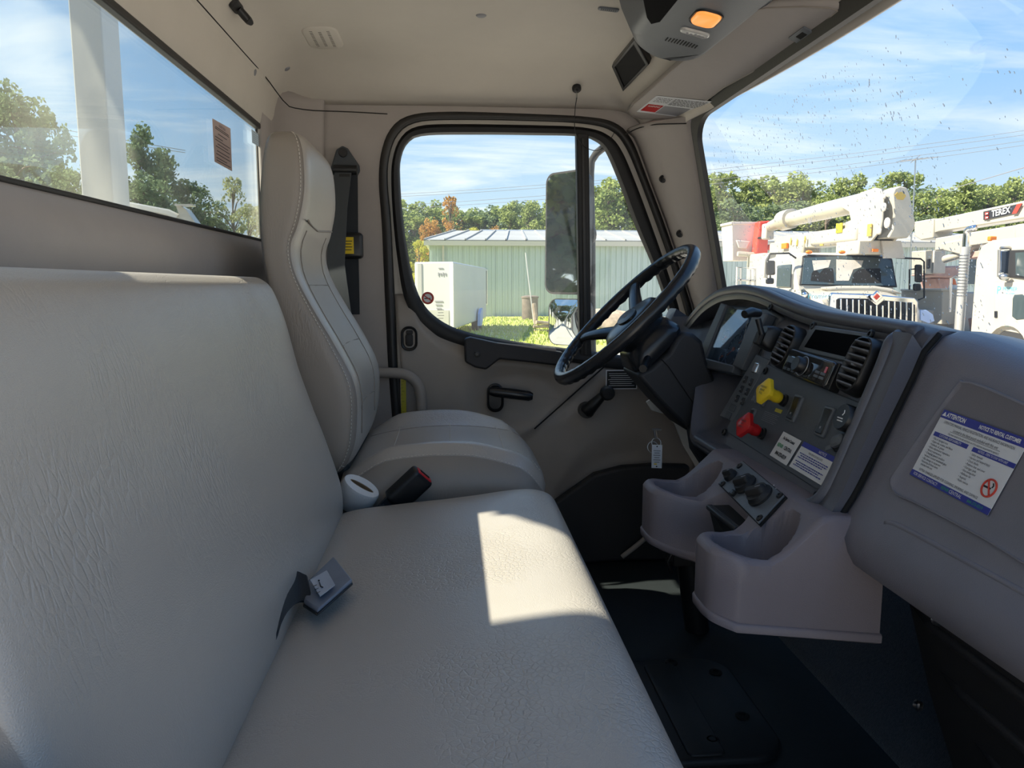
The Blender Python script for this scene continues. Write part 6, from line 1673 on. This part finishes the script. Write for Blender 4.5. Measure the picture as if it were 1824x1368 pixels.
m = M(); m.tube([W(225, 368, Y=14), W(300, 382, Y=14), W(316, 390, Y=14)], .09, 8); m.box(W(330, 366, Y=14), (.3, .2, .03)); q = W(300, 386, Y=14); m.cyl(q, Vector((q.x, q.y, GZ)), .1, n=8); obj('arm', m, MT['truckwhite'], dk, smooth=30)
# ================================================================== BUCKET TRUCK FACING THE VIEWER
T1 = thing('bucket_truck', 'white bucket truck facing the viewer with chrome grille and boom over its cab', 'truck', (9.4, 19, GZ))
def slab(pts, Y, dy, mt, parent, name, **k):
    m = M(); m.prism([W(x, y, Y=Y) for x, y in pts], (0, dy, 0)); return obj(name, m, MT[mt], parent, **k)
def bx(x0, x1, y0, y1, z0, z1, mt, parent, name, **k):
    m = M(); m.box(((x0+x1)/2, (y0+y1)/2, (z0+z1)/2), (x1-x0, y1-y0, z1-z0)); return obj(name, m, MT[mt], parent, **k)
# cab
cx0, cx1 = 8.22, 10.62
sec_c = [(17.55, -1.1), (17.55, -.10), (17.95, .62), (18.10, .74), (18.4, .80), (19.6, .82), (19.8, .74), (19.85, -1.1)]
m = M()
rg = []
for x, k in ((cx0, .95), (cx0+.03, .985), (cx0+.12, 1), (cx1-.12, 1), (cx1-.03, .985), (cx1, .95)):
    rg.append([Vector((x, 18.8+(y-18.8)*k, -.2+(z+.2)*k)) for y, z in sec_c])
m.loft(rg); cab = obj('cab', m, MT['truckwhite'], T1, smooth=35)
def on_ws(px, py, off=.02):   # sloping windshield plane of the cab
    n = Vector((0, -.72, .40)).normalized(); o = Vector((9.4, 17.55, -.10))-Vector((0, off, 0)); d = ray(px, py); return d*(o.dot(n)/d.dot(n))
def wsf(pts, off, dy, mt, parent, name, **k):
    m = M(); m.prism([on_ws(x, y, off) for x, y in pts], (0, dy, 0)); return obj(name, m, MT[mt], parent, **k)
wsf([(1424, 508), (1430, 456), (1440, 453), (1580, 457), (1590, 461), (1599, 512)], .02, .05, 'rubber', cab, 'windshield_seal', bevel=.02)
wsg = wsf([(1428, 506), (1433, 459), (1500, 456), (1578, 460), (1587, 464), (1595, 509)], .06, .03, 'truckglass', cab, 'windshield')
for pts in ([(1444, 500), (1446, 487), (1452, 478), (1460, 487), (1468, 478), (1484, 478), (1486, 504)], [(1517, 504), (1520, 488), (1530, 479), (1568, 478), (1570, 504)]):
    wsf(pts, .065, .01, 'void', cab, 'seat_silhouette', smooth=0)
wsf([(1447, 464), (1480, 463), (1476, 476), (1450, 482)], .067, .01, 'truckgrey', cab, 'rear_window_view', smooth=0)
wsf([(1490, 462), (1538, 464), (1534, 476), (1520, 480), (1512, 500), (1490, 500)], .067, .01, 'truckgrey', cab, 'rear_window_view', smooth=0)
for px in (1441, 1500, 1519, 1538, 1587):
    c = W(px, 449 if px < 1570 else 455, Y=18.0); m = M(); m.ball(c, .09, 8, (1, .6, .5)); obj('marker_lamp', m, MT['amberlens'], cab, smooth=180)
bx(8.19, 8.24, 17.95, 18.75, -.05, .50, 'truckglass', cab, 'side_window', bevel=.02)
bx(8.17, 8.23, 17.70, 19.0, -1.05, -.10, 'truckwhite', cab, 'door', bevel=.02)
bx(8.14, 8.18, 18.75, 18.95, -.25, -.18, 'black', cab, 'door_handle', bevel=.01)
# hood
m = M(); rg = []
for t in range(9):
    s = t/8; Y = lerp(17.62, 16.22, s); xa_, xb_ = lerp(8.12, 8.22, s), lerp(10.60, 10.02, s); zt_ = lerp(-.055, -.215, s**1.3); r = []
    for k in range(17):
        u = k/16; x = lerp(xa_, xb_, u); e = abs(2*u-1); z = zt_-.10*e**4-.02*e**2
        r.append(Vector((x, Y+(.16*e**2 if t == 8 else 0), z)))
    rg.append([Vector((xa_, Y, -1.2))]+[Vector((xa_-.01, Y, -.45))]+r+[Vector((xb_+.01, Y, -.45)), Vector((xb_, Y, -1.2))])
m.loft(rg); hd = obj('hood', m, MT['truckwhite'], T1, smooth=50)
slab([(1468, 512), (1500, 509), (1560, 509), (1590, 514), (1612, 524), (1478, 520)], 16.9, .3, 'truckwhite', hd, 'hood_bulge', bevel=.06)
# fenders with headlights
for sx, name in ((1, 'l'), (-1, 'r')):
    m = M(); rg = []
    x0 = 7.92 if sx == 1 else 10.75
    for t in range(8):
        s = t/7; x = x0+sx*.62*s
        rg.append([Vector((x, 17.0+math.cos(a)*(.62 if s > .1 else .5)*(1-.25*(1-s)), -.92+math.sin(a)*(.62*(.80+.2*s)))) for a in [math.pi*k/12 for k in range(13)]])
    m.loft(rg); obj('fender', m, MT['truckwhite'], T1, smooth=60)
    m = M(); m.lathe(Vector((x0+sx*.05, 17.05, GZ+.5)), (1, 0, 0), [(.25, 0), (.48, .02), (.50, .1), (.50, .28), (.25, .3)], 24); obj('tyre', m, MT['tyre'], T1)
slab([(1426, 516), (1431, 515), (1438, 521), (1441, 529), (1440, 535), (1434, 533), (1427, 526)], 16.95, -.05, 'truckglass', T1, 'headlamp', bevel=.01)
m = M(); m.ball(W(1433, 525, Y=16.88), .07, 8); obj('lamp_reflector', m, MT['chrome'], T1, smooth=180)
slab([(1640, 552), (1650, 552), (1662, 560), (1665, 572), (1655, 576), (1640, 570)], 16.2, .05, 'bluecover', T1, 'headlamp', bevel=.01)
text('Premier', Fr(W(1459, 528, Y=16.40), (1, 0, 0), (0, 0, 1), (0, -1, 0)), 0, 0, .16, MT['signcyan'], T1, h=.0)
# grille
slab([(1476, 552), (1478, 526), (1482, 521), (1560, 524), (1630, 531), (1636, 537), (1636, 610), (1476, 610)], 16.15, .08, 'chrome', T1, 'grille_surround', bevel=.03, seg=3)
gi = slab([(1490, 600), (1491, 534), (1496, 531), (1546, 532), (1563, 545), (1575, 535), (1622, 539), (1630, 543), (1630, 600)], 16.13, .02, 'void', T1, 'grille_mesh', smooth=0)
for k in range(13):
    px = 1498+k*10.65; y0 = 532+k*.55 if abs(px-1561) > 12 else 544
    slab([(px-1.6, y0), (px+1.6, y0), (px+1.6, 606), (px-1.6, 606)], 16.08, .05, 'chrome', gi, 'grille_bar', bevel=.008)
slab([(1563, 517), (1574, 528), (1561, 541), (1551, 529)], 16.04, .05, 'chrome', T1, 'diamond_emblem', bevel=.02)
slab([(1563, 523), (1568, 528), (1562, 534), (1557, 529)], 16.02, .02, 'stickred', T1, 'emblem_centre', smooth=0)
# bumper and chassis, stands on its tyres
bx(8.0, 10.5, 16.0, 16.35, -1.55, -1.15, 'chrome', T1, 'bumper', bevel=.05)
bx(8.8, 9.9, 16.4, 26.0, -1.45, -1.15, 'black', T1, 'chassis', bevel=.02)
bx(8.2, 10.6, 20.1, 25.6, -1.2, -.25, 'truckwhite', T1, 'service_body', bevel=.04)
for y in (23.2,):
    for x in (8.2, 10.3):
        m = M(); m.lathe(Vector((x, y, GZ+.5)), (1, 0, 0), [(.25, 0), (.48, .02), (.50, .1), (.50, .28), (.25, .3)], 20); obj('tyre', m, MT['tyre'], T1)
# mirrors
def tmirror(x0, x1, y0, y1, Y, arm):
    m = M(); m.prism([W(x, y, Y=Y) for x, y in ((x0, y0), (x1, y0), (x1, y1), (x0, y1))], (0, .08, 0)); mm = obj('mirror_head', m, MT['black'], T1, bevel=.04)
    m = M(); m.tube([W(x, y, Y=Y+.04) for x, y in arm], .022, 6); obj('mirror_arm', m, MT['black'], T1)
tmirror(1366, 1382, 464, 490, 17.8, [(1418, 460), (1405, 451), (1372, 452), (1368, 464)])
m = M(); m.prism([W(x, y, Y=17.86) for x, y in ((1362, 462), (1370, 450), (1384, 452), (1382, 458), (1370, 462), (1368, 496), (1360, 494))], (0, .08, 0)); obj('mirror_shell', m, MT['truckwhite'], T1, bevel=.02)
tmirror(1365, 1380, 495, 506, 17.8, [(1372, 490), (1372, 496)])
tmirror(1631, 1644, 471, 503, 17.6, [(1596, 459), (1640, 461), (1646, 466), (1646, 530), (1636, 534)])
tmirror(1628, 1642, 505, 518, 17.6, [(1620, 516), (1620, 480), (1632, 479)])
# boom over the cab
UB = 9.86
m = M(); yz = [(17.05, 1.25), (17.0, 1.5), (17.02, 2.02), (17.15, 2.20), (17.4, 2.26), (18.0, 2.22), (18.9, 1.96), (18.5, 1.80), (18.4, 1.60), (19.0, 1.52), (19.0, 1.08), (18.4, 1.02), (17.4, 1.02)]
m.prism([Vector((UB, y, z)) for y, z in yz], (.05, 0, 0)); m.prism([Vector((UB+.55, y, z)) for y, z in yz], (.05, 0, 0)); elb = obj('elbow_plates', m, MT['truckwhite'], T1, bevel=.02)
fp = [(1590, 345), (1594, 335), (1604, 331), (1616, 334), (1621, 345), (1627, 375), (1631, 398), (1628, 410), (1617, 424), (1582, 424), (1590, 408), (1593, 380)]
slab(fp, 16.97, .5, 'truckwhite', T1, 'elbow_front', bevel=.03)
slab([(1594, 347), (1599, 342), (1609, 342), (1614, 349), (1609, 356), (1599, 355)], 16.955, .02, 'goldmark', T1, 'maker_mark', smooth=0)
for (px, py, Y, r) in ((1576, 350, 17.6, .06), (1575, 369, 17.6, .10), (1581, 397, 17.35, .12), (1567, 412, 17.75, .08)):
    X = UB-.01; c = W(px, py, X=X); m = M(); m.lathe(c, (-1, 0, 0), [(r, 0), (r, .02), (r*.7, .04), (.0001, .04)], 14); obj('pin', m, MT['truckgrey'], T1)
for (px, py) in ((1551, 410), (1466, 428)):
    c = W(px, py, X=UB); m = M(); m.box(c-Vector((.03, 0, 0)), (.02, .18, .28)); obj('gold_marking', m, MT['goldmark'], T1, smooth=0)
m = M(); m.tube([Vector((10.13, 17.6, 2.03)), Vector((10.13, 20, 2.0)), Vector((10.13, 22.3, 1.95))], [.24, .235, .21], 20); ub = obj('upper_boom', m, MT['truckwhite'], T1)
m = M(); m.tube([Vector((10.13, 22.3, 1.97)), Vector((10.13, 22.9, 1.95)), Vector((10.13, 22.95, 1.93)), Vector((10.13, 23.8, 1.85))], [.30, .30, .2, .16], 16); obj('boom_collar', m, MT['truckwhite'], ub)
m = M(); m.box((10.13, 24.0, 1.7), (.3, .35, .5)); obj('boom_tip', m, MT['truckgrey'], ub, bevel=.05)
t_ = W(1444, 393, X=9.9); m = M()
for k in range(3): m.box(t_+Vector((-.02, -.08+.08*k, 0)), (.01, .03, .16), Matrix.Rotation(R_(20-20*k), 3, 'X'))
obj('stencil_mark', m, MT['ink_grey'], T1, smooth=0)
bx(9.92, 10.38, 18.2, 23.0, 1.02, 1.46, 'truckwhite', T1, 'lower_boom', bevel=.05)
lb2 = bx(9.80, 10.46, 18.0, 20.4, 1.06, 1.42, 'truckwhite', T1, 'boom_sleeve', bevel=.07, seg=3)
c = W(1495, 406, X=9.79); m = M(); m.box(c, (.02, .30, .24)); obj('yellow_plate', m, MT['tapeyellow'], T1, smooth=0)
bx(9.85, 10.4, 20.9, 23.2, .85, 1.30, 'truckwhite', T1, 'cylinder_housing', bevel=.06)
for px, py in ((1420, 432), (1434, 427), (1409, 430)):
    c = W(px, py, X=9.84); m = M(); m.ball(c, .07, 8, (.3, .6, 1.6)); obj('gold_marking', m, MT['goldmark'], T1, smooth=180)
c = W(1398, 438, X=9.80); m = M(); m.box(c, (.08, .35, .16)); obj('amber_lamp', m, MT['amberlens'], T1, smooth=0, bevel=.02)
bx(9.62, 10.50, 17.5, 18.6, .72, 1.06, 'truckwhite', T1, 'boom_cradle', bevel=.03)
c = W(1559, 446, Y=17.45); m = M(); m.box(c, (.14, .04, .07)); obj('amber_lamp', m, MT['amberlens'], T1, smooth=0)
slab([(1571, 429), (1605, 429), (1612, 460), (1575, 460)], 17.42, .06, 'truckgrey', T1, 'cradle_plate', smooth=0)
bx(9.7, 10.5, 23.3, 24.6, -.3, 1.0, 'truckwhite', T1, 'turret', bevel=.06)
# bucket
bkx0, bkx1 = W(1303, 430, Y=24.6).x, W(1346, 430, Y=24.6).x
m = M(); zt_, zb_ = W(1320, 395, Y=24.6).z, W(1320, 464, Y=24.6).z
m.loft([[Vector((x, y, z)) for x, y in ((lerp(bkx0, bkx0+.08, t), 24.6+.05*t), (bkx1-.08*t, 24.6+.05*t), (bkx1-.08*t, 25.6-.05*t), (lerp(bkx0, bkx0+.08, t), 25.6-.05*t))] for z, t in ((zb_, 1), (zb_+.3, .8), (zt_-.08, 0), (zt_-.08, -.5), (zt_, -.5))]); bkt = obj('bucket', m, MT['bucketgrey'], T1, bevel=.03)
slab([(1310, 428), (1335, 430), (1328, 443), (1315, 442)], 24.58, -.08, 'bucketgrey', bkt, 'step_recess', bevel=.02)
m = M(); m.tube([W(1314, 452, Y=24.4), W(1350, 454, Y=24.4), W(1360, 458, Y=24.4)], .08, 8); obj('bumper_bar', m, MT['truckwhite'], bkt)
slab([(1353, 394), (1373, 393), (1369, 424), (1368, 457), (1346, 451), (1349, 424)], 24.2, .4, 'redcover', T1, 'tool_cover', bevel=.05, seg=3)
slab([(1351, 422), (1371, 424), (1371, 427), (1350, 425)], 24.16, .4, 'black', T1, 'cover_strap', smooth=0)
slab([(1370, 436), (1378, 434), (1382, 440), (1376, 446), (1369, 444)], 24.2, .3, 'redcover', T1, 'hose_cover', bevel=.04)
# white pipe rack left of the truck
rk = thing('pipe_rack', 'small white tubular steel rack beside the bucket truck', 'rack', W(1330, 520, Y=22))
for pts in ([(1312, 540), (1313, 476), (1345, 478), (1345, 540)], [(1318, 540), (1319, 480), (1319, 478)], [(1313, 498), (1345, 500)], [(1336, 480), (1336, 538)], [(1314, 517), (1344, 518)]):
    m = M(); m.tube([W(x, y, Y=22) for x, y in pts], .035, 6); obj('rail', m, MT['cabwhite'], rk)

# ================================================================== SECOND TRUCK, AT THE RIGHT
T2 = thing('crane_truck', 'white lift truck at the right edge with exhaust stack and lettered boom', 'truck', (12.3, 16, GZ))
XS = 11.2
cabp = [(15.62, -1.0), (15.62, .55), (15.50, .82), (15.2, .93), (13.9, .95), (13.65, .85), (13.35, -.10), (12.2, -.25), (11.5, -.5), (11.4, -1.0)]
m = M(); m.loft([[Vector((x, 14+(y-14)*k, z*k if z > 0 else z)) for y, z in cabp] for x, k in ((XS, .97), (XS+.05, 1), (XS+2.25, 1), (XS+2.3, .97))]); c2 = obj('cab', m, MT['truckwhite'], T2, smooth=30)
def sd(pts, X, dx, mt, parent, name, **k):
    m = M(); m.prism([W(x, y, X=X) for x, y in pts], (dx, 0, 0)); return obj(name, m, MT[mt], parent, **k)
sd([(1774, 504), (1840, 500), (1850, 600), (1774, 586)], XS-.01, -.03, 'truckwhite', c2, 'door', bevel=.02)
sd([(1790, 446), (1850, 444), (1850, 500), (1790, 492)], XS-.005, -.03, 'rubber', c2, 'window_seal', bevel=.03)
sd([(1810, 450), (1850, 448), (1850, 497), (1811, 490)], XS-.03, -.02, 'truckglass', c2, 'side_window')
sd([(1808, 525), (1822, 524), (1830, 530), (1829, 568), (1812, 570), (1804, 564), (1805, 532)], XS-.03, -.02, 'truckglass', c2, 'door_port', bevel=.02)
sd([(1773, 554), (1778, 554), (1778, 566), (1773, 566)], XS-.03, -.03, 'black', c2, 'door_handle', bevel=.01)
f = Fr(W(1800, 516, X=XS-.045), (0, -1, 0), (0, 0, 1), (-1, 0, 0))
text('PREMIER', f, -.02, .01, .12, MT['signcyan'], c2, h=.0, sx=.9)
text('POWER', f, 0, -.08, .05, MT['signcyan'], c2, h=.0, sx=1.4)
text('P', f, -.33, -.02, .24, MT['signcyan'], c2, h=.0)
f = Fr(W(1798, 580, X=XS-.045), (0, -1, 0), (0, 0, 1), (-1, 0, 0)); text('USDOT 8294', f, 0, 0, .08, MT['signcyan'], c2, h=.0)
# mirror in chrome frame
m = M(); m.tube([W(x, y, Y=14.6) for x, y in ((1780, 445), (1779, 492), (1801, 492), (1812, 486), (1812, 446), (1798, 441), (1782, 442))], .03, 8); obj('mirror_frame', m, MT['steel'], T2)
m = M(); m.prism([W(x, y, Y=14.62) for x, y in ((1783, 447), (1796, 447), (1796, 486), (1782, 486))], (0, .05, 0)); obj('mirror_glass', m, MT['skymirror'], T2, bevel=.01)
m = M(); m.ball(W(1789, 493, Y=14.5), .10, 10, (1, 1, .75)); obj('convex_mirror', m, MT['steel'], T2, smooth=180)
# exhaust stack
e0 = Vector((XS+.06, 16.05, 0)); px_ = lambda y: W(1755, y, Y=16.05).z
m = M(); m.tube([Vector((XS+.06, 16.05, -1.2)), Vector((XS+.06, 16.05, px_(440)))], .10, 16); st1 = obj('exhaust_shield', m, MT['alu'], T2)
m = M(); m.tube(resample(catmull([Vector((XS+.06, 16.05, px_(450))), Vector((XS+.06, 16.05, px_(415))), Vector((XS+.07, 15.98, px_(409))), Vector((XS+.12, 15.85, px_(407)))], 5), 14), .065, 14); obj('exhaust_pipe', m, MT['chrome'], T2, smooth=180)
m = M()
for k in range(14): m.tube([Vector((XS+.06+math.cos(t)*.107, 16.05+math.sin(t)*.107, px_(455+k*5.5))) for t in [2*math.pi*j/14 for j in range(14)]], .008, 4, True)
obj('shield_rings', m, MT['steel'], st1)
m = M(); m.tube([Vector((XS-.02, 16.3, -.6)), Vector((XS-.04, 16.3, .15)), Vector((XS-.02, 16.15, .2))], .03, 8); obj('grab_rail', m, MT['steel'], T2)
# tyre & fender
m = M(); m.lathe(Vector((XS-.05, 14.35, GZ+.55)), (1, 0, 0), [(.25, 0), (.52, .02), (.55, .1), (.55, .3), (.25, .32)], 30); obj('tyre', m, MT['tyre'], T2)
m = M(); m.prism([Vector((XS-.12, 14.35+math.cos(a)*r, GZ+.55+math.sin(a)*r)) for r, rng in ((.72, range(0, 13)), (.60, range(12, -1, -1))) for a in [math.pi*k/12 for k in rng]], (.5, 0, 0)); obj('fender', m, MT['truckwhite'], T2, smooth=40)
bx(XS+.05, XS+2.2, 13.3, 15.6, -1.35, -1.0, 'black', T2, 'chassis_steps', bevel=.02)
bx(XS+.7, XS+1.6, 11.5, 24, -1.45, -1.1, 'black', T2, 'chassis', bevel=.02)
for y in (18.6, 21.5):
    m = M(); m.lathe(Vector((XS+.1, y, GZ+.5)), (1, 0, 0), [(.25, 0), (.48, .02), (.50, .1), (.50, .28), (.25, .3)], 20); obj('tyre', m, MT['tyre'], T2)
# bins behind the cab
b1 = slab([(1679, 516), (1717, 516), (1717, 578), (1677, 578)], 17.3, 1.0, 'truckwhite', T2, 'bin', bevel=.02)
slab([(1677, 514), (1720, 514), (1720, 519), (1677, 519)], 17.28, 1.0, 'truckwhite', b1, 'bin_lid', bevel=.02)
b1 = slab([(1642, 518), (1678, 517), (1678, 590), (1640, 590)], 18.6, .9, 'truckgrey', T2, 'bin', bevel=.02)
slab([(1640, 515), (1680, 515), (1680, 519), (1640, 519)], 18.5, .9, 'truckwhite', b1, 'bin_lid', bevel=.02)
slab([(1717, 520), (1745, 520), (1745, 600), (1712, 600)], 17.5, .6, 'truckgrey', T2, 'tank', bevel=.05)
bx(XS, XS+2.2, 17.6, 23.5, -1.1, -.6, 'truckgrey', T2, 'deck', bevel=.02)
c = W(1716, 567, Y=17.2); m = M(); m.ball(c, .05, 8); obj('amber_lamp', m, MT['amberlens'], T2)
slab([(1738, 567), (1754, 567), (1752, 602), (1743, 600)], 16.9, .3, 'rustpink', T2, 'exhaust_elbow', bevel=.04)
# turntable and booms
bx2 = W(1650, 480, Y=19.2).x
slab([(1664, 446), (1685, 446), (1684, 487), (1662, 487)], 19.2, .6, 'truckgrey', T2, 'control_cabinet', bevel=.02)
slab([(1648, 446), (1664, 445), (1662, 488), (1648, 488)], 19.25, .6, 'truckwhite', T2, 'cabinet_side', bevel=.02)
slab([(1654, 462), (1658, 461), (1657, 478), (1653, 479)], 19.2, .05, 'ink', T2, 'cabinet_slot', smooth=0)
slab([(1684, 474), (1716, 473), (1716, 490), (1706, 495), (1672, 494), (1655, 490)], 19.6, .9, 'rustpink', T2, 'turntable', bevel=.05)
slab([(1668, 495), (1702, 495), (1698, 516), (1674, 516)], 19.8, .8, 'rustpink', T2, 'pedestal', bevel=.04)
sd([(1640, 399), (1664, 391), (1824, 357), (1960, 326), (1960, 366), (1824, 389), (1672, 413), (1640, 424)], 12.55, .42, 'truckwhite', T2, 'upper_boom', bevel=.03)
sd([(1628, 395), (1662, 389), (1662, 424), (1640, 428), (1628, 420)], 12.50, .55, 'truckwhite', T2, 'boom_elbow', bevel=.03)
sg = sd([(1753, 377), (1821, 362), (1812, 379), (1753, 392)], 12.54, -.02, 'signblack', T2, 'boom_sign', smooth=0)
q0, q1 = W(1755, 384, X=12.51), W(1813, 371, X=12.51)
f = Fr(q0, q1-q0, (0, 0, 1)); f.n = Vector((-1, 0, 0)); Lw = (q1-q0).length
tt = Fr(q0+(q1-q0)*.52, q1-q0, (0, 0, 1), (-1, 0, 0)); text('TEREX', tt, -.02, 0, .20, MT['ink_white'], sg, h=.012, sx=1.0, bold=.004)
m = M(); m.prism([W(x, y, X=12.505) for x, y in ((1812, 364), (1821, 362), (1811, 380), (1803, 381))], (-.01, 0, 0)); obj('red_flash', m, MT['stickred'], sg, smooth=0)
m = M()
for a_, b_ in ((1755, 378.5), (1755, 385.5)): m.prism([W(x, y, X=12.505) for x, y in ((a_, b_), (a_+6, b_-1), (a_+6, b_+4), (a_, b_+5))], (-.01, 0, 0))
obj('sign_mark', m, MT['stickred'], sg, smooth=0)
m = M()
for a_, b_ in ((1756.5, 380), (1756.5, 387)): m.prism([W(x, y, X=12.49) for x, y in ((a_, b_), (a_+3.4, b_-.6), (a_+3.4, b_+1.2), (a_, b_+1.8))], (-.01, 0, 0))
obj('sign_mark', m, MT['ink_white'], sg, smooth=0)
sd([(1666, 424), (1720, 415), (1824, 398), (1960, 372), (1960, 402), (1824, 425), (1740, 437), (1664, 447)], 12.2, .5, 'truckwhite', T2, 'lower_boom', bevel=.03)
sd([(1808, 400), (1960, 376), (1960, 404), (1807, 427)], 12.12, .1, 'truckwhite', T2, 'boom_sleeve', bevel=.03)
sd([(1675, 433), (1722, 424), (1726, 440), (1717, 456), (1680, 446)], 12.15, .3, 'truckwhite', T2, 'cylinder_mount', bevel=.03)
m = M(); m.tube([W(1684, 462, X=12.3), W(1716, 452, X=12.3)], .10, 12); obj('lift_cylinder', m, MT['truckwhite'], T2)
sd([(1720, 450), (1745, 446), (1745, 458), (1716, 462)], 12.3, .3, 'rustpink', T2, 'hose_tray', bevel=.02)
c = W(1767, 425, Y=15.9); m = M(); m.box(c, (.16, .1, .10)); obj('amber_lamp', m, MT['amberlens'], T2, bevel=.02)
# traffic cone on the bin
tc_ = W(1697, 516, Y=17.6); tz = W(1697, 497, Y=17.6).z
co = thing('traffic_cone', 'orange and white traffic cone standing on the right truck body', 'cone', tc_)
m = M(); m.lathe(tc_, (0, 0, 1), [(.11, 0), (.085, (tz-tc_.z)*.45)], 16); obj('sleeve', m, MT['cabwhite'], co)
m = M(); m.lathe(tc_, (0, 0, 1), [(.085, (tz-tc_.z)*.45), (.035, tz-tc_.z), (.0001, tz-tc_.z)], 16); obj('tip', m, MT['orange'], co)
# ------------------------------------------------------------------ raise everything from eye level to the yard's own height
for o in ROOTS: o.location.z += ZG
